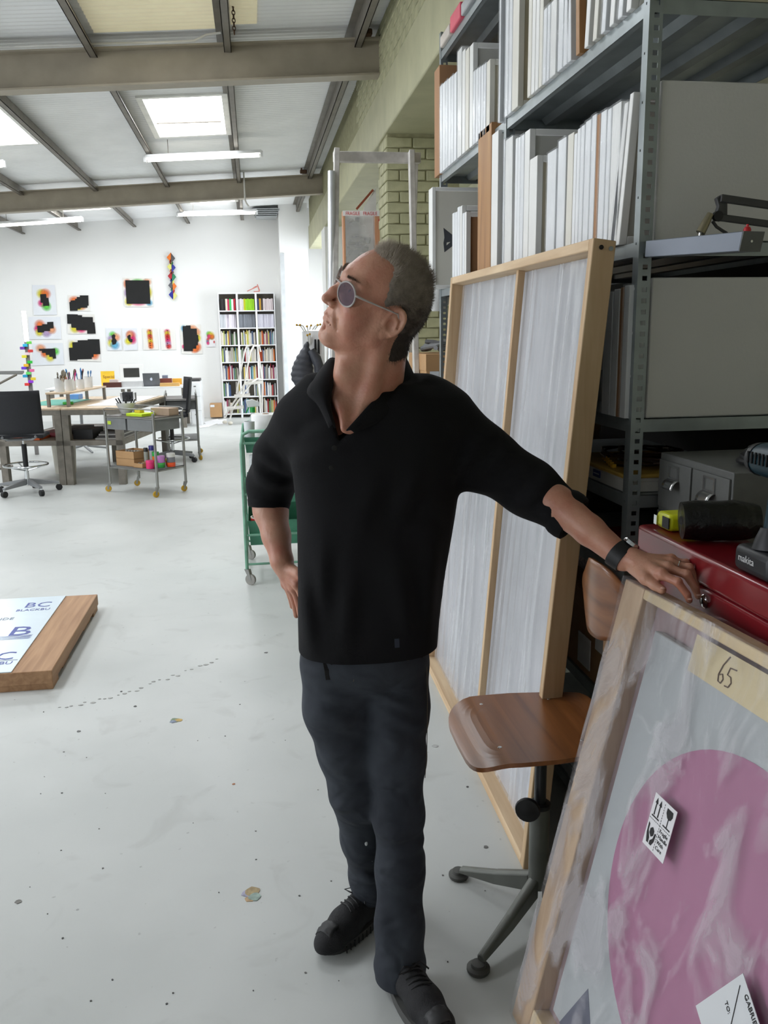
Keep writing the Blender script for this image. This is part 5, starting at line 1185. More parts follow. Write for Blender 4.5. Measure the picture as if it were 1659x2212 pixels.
def jfold(c, dr, wl, amp, sig, warp=6):
    c = np.array(c); dr = np.array(dr)/np.linalg.norm(dr); t = (gx-c[0])*dr[0]+(gy-c[1])*dr[1]+(gz-c[2])*dr[2]; r2 = (gx-c[0])**2+(gy-c[1])**2+(gz-c[2])**2
    jf.D += (amp*np.sin(2*math.pi*t/wl+warp*np.sin(gx*14+gz*5))*np.exp(-r2/(2*sig*sig))).astype(np.float32)
for (p_, q_, w__, am) in (((795, 1500, 1.89), (890, 1530, 1.88), .008, .006), ((800, 1525, 1.89), (915, 1565, 1.90), .008, .006), ((690, 1500, 1.92), (775, 1515, 1.90), .008, .005), ((685, 1535, 1.93), (770, 1560, 1.91), .008, .006), ((805, 1560, 1.89), (905, 1620, 1.90), .009, .004), ((840, 1835, 1.87), (915, 1815, 1.88), .009, .009), ((850, 1858, 1.87), (915, 1845, 1.88), .009, .007), ((820, 1800, 1.86), (880, 1790, 1.86), .011, .006), ((735, 1735, 1.95), (790, 1725, 1.94), .009, .009), ((745, 1765, 1.96), (800, 1745, 1.95), .010, .007), ((820, 2085, 1.845), (900, 2070, 1.845), .010, .008), ((825, 2110, 1.845), (905, 2100, 1.845), .009, .007), ((815, 1950, 1.85), (840, 2060, 1.84), .012, .004), ((785, 1880, 2.04), (815, 1895, 2.03), .009, .009), ((790, 1910, 2.05), (818, 1915, 2.05), .008, .008), ((880, 1650, 1.89), (905, 1760, 1.88), .014, .003)):
    crease(jf, w3(*p_), w3(*q_), w__, am)
# hems cut flat, open underneath
for e, r in ((legL[-1], .056), (legR[-1], .054)):
    sl, g = jf.sub(e-.11, e+.11, 0); near = np.sqrt((g[0]-e[0])**2+(g[1]-e[1])**2+(g[2]-e[2])**2)
    jf.D[sl] = np.where(near < .105, np.maximum(jf.D[sl], (e[2]-.012)-g[2]+.10*(g[1]-e[1])*0), jf.D[sl]).astype(np.float32)
    jf.cone(e+np.array([0, 0, .02]), e-np.array([0, 0, .05]), r-.006, r, .004, 's')
jv, jq = jf.mesh(); JEANS = np_obj([(jv, jq)], 'jeans', DEN, MAN, 2)
st = mat('tan_stitching', (92, 84, 70), .8)
def on_front(pts, f_, back_=.0):
    """drop photo points on the front of a field"""
    out = []
    for (x, y) in pts:
        for Y in np.arange(1.72, 2.15, .002):
            p = w3(x, y, Y); i = ((p-f_.lo)/f_.h).astype(int)
            if (i >= 0).all() and (i < f_.n).all() and f_.D[tuple(i)] < .0005: out.append(p+np.array([0, -.001, 0])); break
    return out
for pts in ([(800, 1412), (812, 1420), (840, 1427), (880, 1426), (915, 1418)], [(742, 1412), (740, 1440), (745, 1465), (757, 1478), (764, 1470), (766, 1440), (766, 1412)], [(922, 1440), (923, 1500), (923, 1560), (922, 1620), (918, 1680)]):
    p = on_front(pts, jf)
    if len(p) > 2: MB().tube(p, .0010, 5).build('seam_stitching', st, JEANS)
p = on_front([(693, 1408), (696, 1425), (700, 1445), (703, 1466)], jf)
if len(p) > 2:
    mb = MB(); mb.grid(lambda i, j: Vector(p[min(int(i*(len(p)-1)), len(p)-1)])+V(.029*j, -.006, 0), len(p)-1, 2); mb.build('belt_end', mat('black_webbing', (16, 16, 17), .8), MAN, solid=.003)
for q in ((791, 1822), (794, 1835), (803, 1856)):
    p = on_front([q], jf)
    if p: MB().sph(p[0], .005, 8, 6, (.8, .25, 1.3)).build('paint_spot', mat('white_paint_spot', (210, 214, 214), .6), JEANS, smooth=True)
# ---- trainers
shoe_m = mat('black_mesh_fabric', (30, 30, 32), .8, var=.3, scale=60, bump=.3, bscale=300); sole_m = mat('dark_grey_rubber', (74, 74, 72), .7, var=.15); lace_m = mat('black_lace', (12, 12, 13), .6)
def shoe(heel, toe, ankle):
    heel, toe = np.array(heel), np.array(toe); d = toe-heel; L = np.linalg.norm(d); d /= L; s = np.array([-d[1], d[0], 0]); up = np.array([0, 0, 1.])
    def q(u, v, z): return heel+d*u*L+s*v+up*z
    lo, hi = bounds([q(0, 0, 0), q(1, 0, 0), q(.2, 0, .14), q(.5, .06, 0), q(.5, -.06, 0)], .055); f = Field(lo, hi, .0034)
    f.chain([q(.10, 0, .050), q(.34, 0, .052), q(.62, .004, .045), q(.84, .006, .036), q(.92, .004, .032)], [.034, .037, .041, .036, .028], .02)
    f.chain([q(.14, 0, .06), q(.16, 0, .105)], [.034, .037], .02); f.cone(q(.30, 0, .072), q(.62, .002, .050), .026, .030, .02); f.cone(np.array(ankle), q(.18, 0, .08), .036, .036, .02)
    sl, g = f.sub(lo, hi, 0); f.D[sl] = np.maximum(f.D[sl], .018-g[2]).astype(np.float32)
    v, fc = f.mesh(); o = np_obj([(v, fc)], 'shoe', shoe_m, MAN, 2)
    n = 30; pr_ = []
    for k in range(n):
        a = 2*math.pi*k/n; u = .5+.5*math.cos(a); w = (.036+.012*math.sin(min(1, max(0, u))*math.pi*.9))*math.copysign(abs(math.sin(a))**.7, math.sin(a)); pr_.append((u, w))
    mb = MB()
    lay = [(.002, .97), (.008, 1.0), (.019, 1.0), (.026, .97)]
    for z, k in lay: mb.v += [Vector(q(.5+(u-.5)*k, w*k, z+(.014*max(0, (u-.82)/.18)**1.5 if z > .0 else 0))) for u, w in pr_]
    for r in range(3): mb.f += [(r*n+i, r*n+(i+1) % n, (r+1)*n+(i+1) % n, (r+1)*n+i) for i in range(n)]
    mb.f += [tuple(range(n))[::-1], tuple(3*n+i for i in range(n))]; so = mb.build('sole', sole_m, o, smooth=True)
    def topz(u, v_):
        for z_ in np.arange(.17, .02, -.002):
            p_ = q(u, v_, z_); i_ = ((p_-f.lo)/f.h).astype(int)
            if (i_ >= 0).all() and (i_ < f.n).all() and f.D[tuple(i_)] < 0: return p_+up*.002
        return q(u, v_, .03)
    MB().grid(lambda i, j: Vector(topz(.80+.13*i, -.026+.052*j)), 8, 8).build('toe_cap', mat('toe_rubber', (46, 46, 47), .55), o, smooth=True, solid=.002)
    for k in range(9): MB().bar(q(.30+.06*k, (.0475 if k % 1 == 0 else 0), .004), q(.30+.06*k, .0475, .022), .003, .004).build('sole_groove', lace_m, so)
    for k in range(5):
        u = .34+.055*k; zt = .101-.010*k
        MB().tube([topz(u, -.024), topz(u+.012, -.012), topz(u+.022, 0), topz(u+.034, .012), topz(u+.045, .024)], .0026, 6).build('lace', lace_m, o, smooth=True)
    bw0 = topz(.40, 0)
    MB().tube([bw0, bw0+s*-.022+up*.010, bw0+s*-.040+d*.01+up*.002, bw0+s*-.018+d*.012+up*.004, bw0, bw0+s*.022+up*.010, bw0+s*.038+d*.015-up*.006], .0022, 6).build('lace_bow', lace_m, o, smooth=True)
shoe((.300, 2.150, 0), (.100, 1.968, 0), legR[-1]-np.array([0, 0, .02]))
hx = float(legL[-1][0]); shoe((hx-.012, 1.888, 0), (hx+.066, 1.615, 0), legL[-1]-np.array([0, 0, .02]))
# ---- watch and ring (worn: things of their own)
WT = thing('wristwatch', 'steel wristwatch on a black strap, on the outstretched arm', 'watch', tuple(Wl))
wd = dirn(El, Wl); wc = Wl-wd*.006; xa = np.cross(wd, [0, 0, 1.]); xa /= np.linalg.norm(xa); za = np.cross(xa, wd)
mb = MB(); n = 32
for (o_, r_) in ((-.015, .0310), (-.015, .0340), (.015, .0315), (.015, .0285)):
    mb.v += [Vector(wc+wd*o_+(xa*math.cos(2*math.pi*k/n)*1.0+za*math.sin(2*math.pi*k/n)*1.0)*r_) for k in range(n)]
for r in range(4):
    q2 = (r+1) % 4; mb.f += [(r*n+i, r*n+(i+1) % n, q2*n+(i+1) % n, q2*n+i) for i in range(n)]
mb.build('strap', mat('black_leather', (20, 20, 21), .5), WT, smooth=True)
fc_ = dirn((0, 0, 0), za*.9+xa*(.45 if xa[1] > 0 else -.45)); 
MB().lathe([(.019, 0), (.0195, .004), (.0185, .008), (.017, .0085)], 24, wc+fc_*.0320, fc_).build('case', mat('chrome', (215, 218, 220), .15, 1.0), WT, smooth=True)
MB().lathe([(.0165, 0), (.0165, .0006), (0, .0006)], 24, wc+fc_*.0405, fc_).build('dial', mat('dark_dial', (40, 36, 38), .15), WT)
RG = thing('ring', 'thin silver ring on the hand resting on the painting', 'ring', tuple(mcp[2])); rd_ = dirn(mcp[2], pip[2]); rc = mcp[2]*.55+pip[2]*.45; ra_ = np.cross(rd_, [0, 0, 1.]); ra_ /= np.linalg.norm(ra_); rb_ = np.cross(ra_, rd_)
MB().tube([Vector(rc+(ra_*math.cos(a)+rb_*math.sin(a))*.0103) for a in np.linspace(0, 6.283, 20, endpoint=False)], .0013, 6, closed=True).build('band', mat('chrome', (215, 218, 220), .15, 1.0), RG, smooth=True)
# ================================================================ far wall: drawings, sculptures, bookcase
paper = mat('drawing_paper', (226, 229, 234), .8, var=.02); cpaper = mat('cream_drawing_paper', (232, 230, 224), .8, var=.02); blk = mat('black_spray_paint', (22, 22, 22), .8, var=.2, scale=6)
def wp(x, y, off=.01): return aty(x, y, YF-off)
def spray_mat(c):
    nm = 'spray_%d_%d_%d' % c
    if nm in MATS: return MATS[nm]
    m = bpy.data.materials.new(nm); m.use_nodes = True; nt = m.node_tree; b = nt.nodes['Principled BSDF']; o = nt.nodes['Material Output']
    b.inputs['Base Color'].default_value = (*lin(c), 1); b.inputs['Roughness'].default_value = .9
    tc = nd(nt, 'ShaderNodeTexCoord'); g = nd(nt, 'ShaderNodeTexGradient', gradient_type='SPHERICAL'); mp_ = nd(nt, 'ShaderNodeMapping'); mp_.inputs['Location'].default_value = (-1, 0, -1); mp_.inputs['Scale'].default_value = (2, 0, 2)
    nt.links.new(tc.outputs['Generated'], mp_.inputs[0]); nt.links.new(mp_.outputs[0], g.inputs[0])
    mr = nd(nt, 'ShaderNodeMapRange'); mr.inputs['From Max'].default_value = .9; mr.inputs['To Max'].default_value = .75; nt.links.new(g.outputs['Fac'], mr.inputs[0])
    t = nd(nt, 'ShaderNodeBsdfTransparent'); mx = nd(nt, 'ShaderNodeMixShader'); nt.links.new(mr.outputs[0], mx.inputs[0]); nt.links.new(t.outputs[0], mx.inputs[1]); nt.links.new(b.outputs[0], mx.inputs[2]); nt.links.new(mx.outputs[0], o.inputs[0]); MATS[nm] = m; return m
OR, PK, YL, GN, BL, RD, PR, PE = (244, 130, 60), (240, 60, 140), (236, 226, 60), (110, 220, 80), (110, 190, 225), (225, 60, 60), (196, 170, 210), (246, 176, 130)
def drawing(quad, marks, sprays, label, m=paper):
    """quad: photo corners TL TR BR BL; marks: photo polygons in black; sprays: (x, y, r px, colour)"""
    P4 = [wp(x, y, .004) for x, y in quad]; c = sum(P4, V(0,0,0))/4
    t = thing('drawing', label, 'drawing', c)
    MB().prism([wp(x, y, .012 if k > 1 else .005) for k, (x, y) in enumerate(quad)], (0, -.0015, 0)).build('sheet', m, t)
    for k, (x, y, r, col) in enumerate(sprays):
        q = wp(x, y, .0160+.0004*k); R_ = r*YF/F_PX
        x0_, x1_ = max(P4[0].x, P4[3].x), min(P4[1].x, P4[2].x); z0_, z1_ = max(P4[2].z, P4[3].z), min(P4[0].z, P4[1].z); R_ *= 1.25
        MB().prism([V(min(x1_, max(x0_, q.x+R_*math.cos(a))), q.y, min(z1_, max(z0_, q.z+R_*math.sin(a)))) for a in [2*math.pi*i/20 for i in range(20)]], (0, -.0002, 0)).build('colour_spray', spray_mat(col), t)
    for pl in marks: MB().prism([wp(x, y, .0210) for x, y in pl], (0, -.0006, 0)).build('black_shape', blk, t)
def Z1_(x, y): return (x*.15672, 560+y*.15672)      # zoom coordinates -> photo
def Z2_(x, y): return (220+x*.15672, 520+y*.15672)
z1 = lambda L: [Z1_(*p) for p in L]; z2 = lambda L: [Z2_(*p) for p in L]
def sp1(L): return [(*Z1_(x, y), r*.15672, c) for x, y, r, c in L]
def sp2(L): return [(*Z2_(x, y), r*.15672, c) for x, y, r, c in L]
drawing(z1([(440,355),(755,355),(785,765),(465,770)]), [z1([(553,483),(635,478),(640,532),(668,532),(680,642),(595,645),(592,600),(560,600)])], sp1([(570,475,55,YL),(625,475,60,OR),(575,605,45,PK),(640,648,55,GN)]), 'portrait sheet with a small black stepped block, top left of the wall')
drawing(z1([(390,795),(830,795),(845,1100),(400,1105)]), [z1([(510,918),(582,912),(582,895),(650,895),(650,865),(735,862),(740,950),(690,955),(690,988),(608,990),(608,1008),(520,1010)])], sp1([(550,905,60,OR),(640,1005,60,PR),(715,970,50,PE),(515,960,40,PK),(540,1010,45,YL)]), 'landscape sheet with a small black stepped bar, left column')
drawing(z1([(440,1160),(865,1155),(885,1450),(445,1465)]), [z1([(535,1235),(760,1230),(773,1368),(728,1370),(726,1345),(680,1345),(678,1318),(632,1318),(630,1290),(580,1290),(578,1262),(537,1262)])], sp1([(560,1215,60,PE),(615,1305,45,OR),(690,1355,50,YL),(765,1270,45,GN)]), 'sheet with a black stair-edged wedge, lowest of the left column')
drawing(z1([(930,495),(1230,498),(1243,715),(955,712)]), [z1([(972,570),(1035,565),(1035,545),(1058,545),(1058,520),(1100,520),(1100,498),(1217,498),(1222,640),(1205,642),(1205,668),(1110,670),(1110,685),(1070,685),(1070,710),(965,712),(955,590),(972,588)])], sp1([(1010,535,70,OR),(1120,690,60,PE),(1075,700,50,YL)]), 'sheet almost filled by a black stepped block, top of the second column', cpaper)
drawing(z1([(922,757),(1300,760),(1320,1028),(938,1030)]), [z1([(922,757),(1072,760),(1072,770),(1132,772),(1132,795),(1280,797),(1282,868),(1305,870),(1320,1025),(1202,1027),(1200,980),(1085,978),(1052,975),(1050,945),(985,942),(980,890),(928,888)])], sp1([(1030,955,55,YL),(1120,968,60,PK)]), 'sheet with a wide black form cut in steps at lower left', cpaper)
drawing(z1([(935,1105),(1372,1102),(1390,1408),(960,1400)]), [z1([(995,1145),(1070,1142),(1070,1118),(1208,1116),(1208,1102),(1370,1102),(1385,1308),(1290,1310),(1290,1345),(1265,1347),(1265,1375),(1068,1380),(1066,1395),(962,1395),(948,1220),(1000,1218)])], sp1([(975,1195,60,YL),(1330,1330,80,OR)]), 'sheet with the biggest black stepped form, above the brush pots', cpaper)
drawing(z2([(282,510),(690,515),(715,912),(310,910)]), [z2([(322,545),(652,548),(672,870),(342,870)])], sp2([(310,570,80,OR),(490,525,85,GN),(640,525,70,PE),(320,720,60,PR),(685,710,70,YL),(330,880,80,YL),(505,895,110,PK),(680,885,60,BL)]), 'square sheet with a large black square ringed by sprayed colours', cpaper)
drawing(z2([(50,1208),(258,1205),(278,1510),(78,1512)]), [z2([(135,1330),(140,1300),(165,1288),(188,1305),(180,1340),(205,1375),(200,1400),(190,1425),(165,1432),(145,1435),(140,1400),(130,1385),(145,1355)])], sp2([(150,1300,45,GN),(195,1330,50,PE),(125,1350,40,PR),(130,1410,50,YL),(180,1440,55,BL)]), 'small sheet with a black clustered blot, left of the first pair')
drawing(z2([(275,1208),(480,1205),(497,1508),(300,1512)]), [z2([(348,1320),(380,1292),(395,1300),(395,1350),(428,1358),(420,1395),(400,1402),(370,1380),(358,1345)])], sp2([(410,1310,65,RD),(425,1370,50,PK),(365,1385,45,YL),(380,1290,40,PE)]), 'small sheet with a short black diagonal blot, right of the first pair')
def zig(x, y0, y1, n, w): return [z2([(x-w+6*(k % 3), y0+(y1-y0)*k/n), (x+w*.6, y0+(y1-y0)*(k+.35)/n), (x-w*.3+8*(k % 2), y0+(y1-y0)*(k+.75)/n)]) for k in range(n)]
drawing(z2([(555,1208),(765,1208),(785,1500),(575,1505)]), zig(668, 1230, 1490, 9, 17), sp2([(655+4*k, 1245+36*k, 34, (OR, YL, RD, OR, YL, OR, OR)[k]) for k in range(7)]), 'small sheet with an orange and yellow column of triangles', cpaper)
drawing(z2([(800,1210),(1010,1208),(1025,1500),(820,1505)]), zig(908, 1230, 1490, 9, 15), sp2([(898+4*k, 1245+36*k, 36, (PK, YL, RD, RD, PK, PR, RD)[k]) for k in range(7)]), 'small sheet with a pink and red column of triangles', cpaper)
drawing(z2([(1068,1152),(1365,1152),(1390,1560),(1105,1560)]), [z2([(1112,1178),(1158,1176),(1158,1168),(1222,1168),(1224,1210),(1308,1212),(1312,1298),(1328,1300),(1335,1390),(1325,1392),(1325,1440),(1302,1442),(1300,1488),(1255,1490),(1255,1522),(1130,1522)])], sp2([(1105,1205,45,BL),(1245,1185,60,PE),(1318,1260,50,PE),(1345,1340,45,YL),(1320,1465,55,OR),(1280,1510,50,OR),(1120,1460,30,PK)]), 'sheet with a tall black stepped half-oval, right of the column drawings', cpaper)
drawing(z2([(1420,1240),(1560,1238),(1568,1460),(1440,1462)]), [], sp2([(1470,1280,35,GN),(1520,1300,55,YL),(1480,1320,30,PK),(1525,1325,35,OR),(1455,1365,24,RD),(1450,1390,20,BL),(1455,1410,26,PK),(1555,1395,18,RD)]), 'smallest sheet with bright colour spots beside the bookcase', mat('white_sheet', (240, 240, 242), .8, var=.01))
# lozenge relief
LZ = thing('wall_relief', 'vertical relief of coloured lozenges strung on a dark rod', 'sculpture', wp(371, 595, .05))
MB().bar(wp(369, 546, .03), wp(374, 645, .03), .012, .012, up=(0,1,0)).build('rod', mat('black_rod', (30, 28, 28), .5), LZ)
cols = [((236,120,30),(84,84,88)), ((150,60,50),(40,110,80)), ((226,222,120),(30,40,150)), ((226,130,80),(90,60,50)), ((176,30,44),(30,130,90)), ((40,60,130),(226,222,120)), ((90,90,95),(236,120,30)), ((60,120,90),(176,30,44)), ((30,40,150),(226,222,130))]
for k, (a, b_) in enumerate(cols):
    y0 = 556+k*10.05; big = k % 2 == 0; xx = 369.2+.55*k; s = 9.2 if big else 5.0; hgt = 11 if big else 7
    MB().prism([wp(xx, y0-hgt, .045), wp(xx-s, y0, .045), wp(xx, y0+hgt, .045)], (0, -.006, 0)).build('lozenge', mat('lozenge_%d_%d_%d' % a, a, .5), LZ)
    MB().prism([wp(xx+.6, y0-hgt+2, .035), wp(xx+s, y0+2, .055), wp(xx+.6, y0+hgt+2, .045)], (0, -.006, 0)).build('lozenge', mat('lozenge_%d_%d_%d' % b_, b_, .5), LZ)
# bookcase (three narrow columns, seven rows) and its books
bw_ = mat('white_laminate', (238, 239, 240), .45, var=.015); bd_ = mat('grey_case_back', (132, 124, 112), .8)
BY, BX0, BX1, BZ = 17.40, -.632, .462, 2.42
BC = thing('bookcase', 'tall white bookcase of three columns against the far wall', 'bookcase', ((BX0+BX1)/2, 17.55, 0))
cw = (BX1-BX0)/3
for k in range(4): MB().box((BX0+cw*k-(.0 if k == 0 else .018), BY, 0), (BX0+cw*k+(.018 if k < 3 else 0), 17.69, BZ)).build('upright', bw_, BC)
MB().box((BX0, 17.675, 0), (BX1, 17.69, BZ)).build('back', bd_, BC)
ZS = [.06, .40, .73, 1.075, 1.405, 1.735, 2.065, 2.40]
for k in range(3):
    for z in ZS: MB().box((BX0+cw*k+.018, BY+.005, z), (BX0+cw*(k+1)-.018, 17.675, z+.02)).build('shelf', bw_, BC)
book_unit = MB().box((0, 0, 0), (1, 1, 1)); _b = book_unit.build('book', None); BME = _b.data; bpy.data.objects.remove(_b)
pal = [(236,234,228),(228,228,230),(200,196,188),(60,58,56),(180,40,48),(226,120,50),(120,140,170),(190,200,120),(96,130,90),(232,220,200),(150,60,90),(70,90,130),(214,208,200),(40,40,42),(240,240,240),(170,164,150),(110,170,180),(226,200,90)]
BOOKM = [mat('book_%d' % i, c, .6, var=.04) for i, c in enumerate(pal)]
special = {(6,0): [(40,38,38)]*3+[(232,224,205),(226,60,110),(60,190,100),(236,236,236),(200,40,60)], (6,1): [(228,220,222)]*3+[(226,220,40)]+[(150,206,30)]*5, (6,2): [(70,84,140),(196,150,50),(70,60,60)]+[(226,214,216)]*5,
           (5,0): [(205,208,212)]*3+[(228,222,230)]*6, (5,1): [(128,132,140)]*10, (5,2): [(222,220,232)]*12}
rown = ['lowest row', 'second row from the bottom', 'third row from the bottom', 'middle row', 'third row from the top', 'second row from the top', 'top row']; coln = ['left', 'centre', 'right']
cname = {i: n for i, n in enumerate(['off-white', 'pale grey', 'stone', 'charcoal', 'red', 'orange', 'slate blue', 'lime', 'green', 'cream', 'plum', 'navy', 'beige', 'black', 'white', 'taupe', 'teal', 'mustard'])}
nb = 0
for r in range(7):
    for c in range(3):
        xa, xb = BX0+cw*c+.022, BX0+cw*(c+1)-.022; z0 = ZS[r]+.0205; hmax = ZS[r+1]-ZS[r]-.03; x = xa; k = 0
        sp_ = special.get((r, c)); nmax = len(sp_) if sp_ else 16
        while x < xb-.012 and k < nmax:
            w_ = (xb-xa)/(nmax+.3) if sp_ else random.uniform(.013, .030)
            if x+w_ > xb: break
            h_ = (.215+.01*(k % 2) if r == 6 else hmax*.86) if sp_ else hmax*random.uniform(.68, .96)
            o = bpy.data.objects.new('book', BME.copy() if False else BME); COL.objects.link(o)
            dpt = random.uniform(.14, .2); o.scale = (w_-.001, dpt, h_); o.location = (x, 17.40+.26-dpt, z0); o.rotation_euler = (0, 0, 0)
            if sp_: cm = mat('book_%d_%d_%d' % sp_[k], sp_[k], .6, var=.03); cn = 'upright'
            else: i_ = random.choice([0,0,0,1,1,2,2,3,4,5,6,7,8,9,9,10,11,12,12,13,14,14,14,15,16,17]); cm = BOOKM[i_]; cn = cname[i_]+' spined'
            o.data = BME; o.active_material_index = 0
            if len(o.data.materials) == 0: o.data.materials.append(cm)
            o.material_slots[0].link = 'OBJECT'; o.material_slots[0].material = cm
            tag(o, '%s book, %s from left, %s column, %s' % (cn, ORD[k+1], coln[c], rown[r]), 'book', 'books in the %s column, %s' % (coln[c], rown[r])); nb += 1
            x += w_+(.0 if sp_ else random.choice([0, 0, 0, .002])); k += 1
            if not sp_ and r < 2 and c != 2 and k == 6: x += .10
# wire object on top of the bookcase
WO = thing('wire_model', 'small pinkish wire model standing on top of the bookcase', 'model', aty(550, 631, 17.55)); pkw = mat('pink_wire', (206, 130, 120), .5)
Af = lambda x, y: aty(x, y, 17.5)
for L_ in ([(534, 629), (545, 624), (556, 619)], [(556, 614), (560, 629)], [(546, 623), (552, 619), (557, 617), (561, 628)], [(548, 630), (561, 629)]): MB().tube([Af(*q) for q in L_], .010, 6).build('wire', pkw, WO)
# ================================================================ step stool of bent white tube, carton, papers
SS = thing('step_ladder', 'white bent-tube folding step ladder in front of the bookcase', 'step ladder', atz(520, 905)); wt = mat('white_tube_enamel', (208, 205, 198), .4); Ys = 16.2
As = lambda x, y, d=0: aty(x, y, Ys+d)
MB().tube([As(487, 903), As(492, 888), As(510, 862), As(528, 830), As(540, 822), As(560, 819)], .016, 8).build('front_rail', wt, SS, smooth=True); MB().tube([As(497, 905, -.2), As(502, 885, -.2), As(520, 858, -.2), As(545, 825, -.2), As(556, 818, -.1), As(566, 820)], .016, 8).build('front_rail', wt, SS, smooth=True)
MB().tube([As(511, 850), As(520, 800), As(528, 760), As(533, 748), As(545, 745), As(556, 748), As(560, 775), As(566, 820), As(566, 893)], .015, 8).build('hoop', wt, SS, smooth=True); MB().tube([As(525, 850, -.2), As(533, 800, -.2), As(541, 760, -.2), As(548, 747, -.1), As(560, 747), As(563, 760)], .015, 8).build('hoop', wt, SS, smooth=True)
for (x0, x1, y) in ((528, 566, 826), (506, 540, 854), (490, 526, 880)): MB().add([As(x0, y, .1), As(x1, y-3, .1), As(x1, y+1, -.25), As(x0, y+4, -.25)], [(0,1,2,3)]).build('tread', wt, SS, solid=.03)
for (x, y, d) in ((485, 903, 0), (497, 908, -.2)): MB().sph(V(As(x, y-2, d).x, As(x, y-2, d).y, .034), .045, 12, 8, (1, 1, .75)).build('foot', mat('cream_rubber_foot', (206, 200, 186), .6), SS, smooth=True)
for d in (0, .25): MB().tube([As(556, 826, d), As(566, 893, d)], .014, 8).build('rear_leg', wt, SS)
def fbox(x0, x1, yt, yb, Y, dep, m, label, name='box', cat='box'):
    """upright box whose front face fills the photo rectangle at depth Y"""
    a, b_ = aty(x0, yt, Y), aty(x1, yb, Y); t = thing(name, label, cat, ((a.x+b_.x)/2, Y+dep/2, min(a.z, b_.z)))
    MB().box((a.x, Y, b_.z), (b_.x, Y+dep, a.z)).build('body', m, t, bevel=.004); return t, a, b_
card = mat('kraft_cardboard', (186, 146, 102), .75, var=.05)
t, a, b_ = fbox(453, 480, 873, 901, 17.3, .3, card, 'small kraft carton on the floor beside the bookcase'); MB().box((a.x+.01, 17.296, a.z-.06), (a.x+.09, 17.299, a.z-.015)).build('label', paper, t)
MB().box((a.x+.0, 17.30-.001, a.z-.002), (b_.x, 17.6, a.z+.003)).build('flap', card, t)
for k, q in enumerate((((440, 912), (470, 905), (478, 912), (452, 921)), ((428, 918), (450, 915), (452, 922), (432, 924)), ((468, 907), (490, 905), (488, 916), (470, 917)))):
    o = MB().prism([atz(x, y, .002+.001*k) for x, y in q], (0, 0, .002)).build('paper_sheet', mat('white_sheet', (240, 240, 242), .8, var=.01)); pv(atz(*q[0], .002))(o); tag(o, ['largest white paper sheet lying on the floor by the carton', 'narrow white paper sheet on the floor nearest the desk', 'paper sheet on the floor just left of the step ladder'][k], 'paper')
# ================================================================ desk cluster
ply_t = wood('pale_tabletop', (196, 172, 142), (214, 194, 168), 'y', .55, knots=0); wst = mat('worn_grey_timber_steel', (128, 122, 112), .6, .1, var=.2, scale=12); brm = mat('brown_leather', (84, 40, 30), .5); teal_m = mat('green_cutting_mat', (80, 158, 140), .6)
TO, ux, uy = V(-2.11, 9.825, 0), V(.985, -.17, 0), V(.17, .985, 0)
def TP(u, v, z): return TO+ux*u+uy*v+V(0, 0, z)
def slab(u0, u1, v0, v1, z0, z1): return MB().prism([TP(u0,v0,z0), TP(u1,v0,z0), TP(u1,v1,z0), TP(u0,v1,z0)], (0,0,z1-z0))
def table(u0, u1, v1, label):
    t = thing('work_table', label, 'table', TP((u0+u1)/2, v1/2, 0))
    slab(u0, u1, 0, v1, .83, .852).build('tabletop', ply_t, t, bevel=.003)
    for (a, b, c, d) in ((u0, u1, 0, .03), (u0, u1, v1-.03, v1), (u0, u0+.03, .03, v1-.03), (u1-.03, u1, .03, v1-.03)):
        slab(a, b, c, d, .775, .829).build('apron', wst, t); slab(a, b, c, d, .44, .495).build('shelf_rail', wst, t)
    slab(u0+.03, u1-.03, .03, v1-.03, .47, .492).build('lower_shelf', wood('dull_shelf_wood', (120, 108, 94), (142, 130, 114), 'y', knots=0), t)
    for (a, c) in ((u0, 0), (u1-.075, 0), (u0, v1-.075), (u1-.075, v1-.075)): slab(a, a+.075, c, c+.075, 0, .774).build('leg', wst, t)
table(.004, .66, 1.85, 'grey-legged work table on the right, nearest the steel trolley'); table(-.72, -.004, 1.85, 'grey-legged work table on the left with the green cutting mat')
def on_table(name, label, cat, u0, u1, v0, v1, z0, z1, m, bevel=.002, group=None):
    o = slab(u0, u1, v0, v1, z0, z1).build(name, m, bevel=bevel); pv(TP((u0+u1)/2, (v0+v1)/2, z0))(o); return tag(o, label, cat, group)
on_table('cutting_mat', 'green cutting mat on the left work table', 'cutting mat', -.62, -.12, .4, 1.3, .8525, .856, teal_m)
on_table('sponge_box', 'blue plastic box on the left work table', 'box', -.42, -.30, 1.35, 1.5, .8525, .91, mat('blue_plastic', (90, 140, 200), .5))
for k, (u, v, du, dv) in enumerate(((.2, .25, .42, .6), (.12, .9, .5, .45), (.1, 1.38, .5, .35))): on_table('paper_sheet', ['white paper sheets near the front of the right work table', 'white papers in the middle of the right work table', 'white papers at the back of the right work table'][k], 'paper', u, u+du, v, v+dv, .8525, .858, mat('white_sheet', (240, 240, 242), .8))
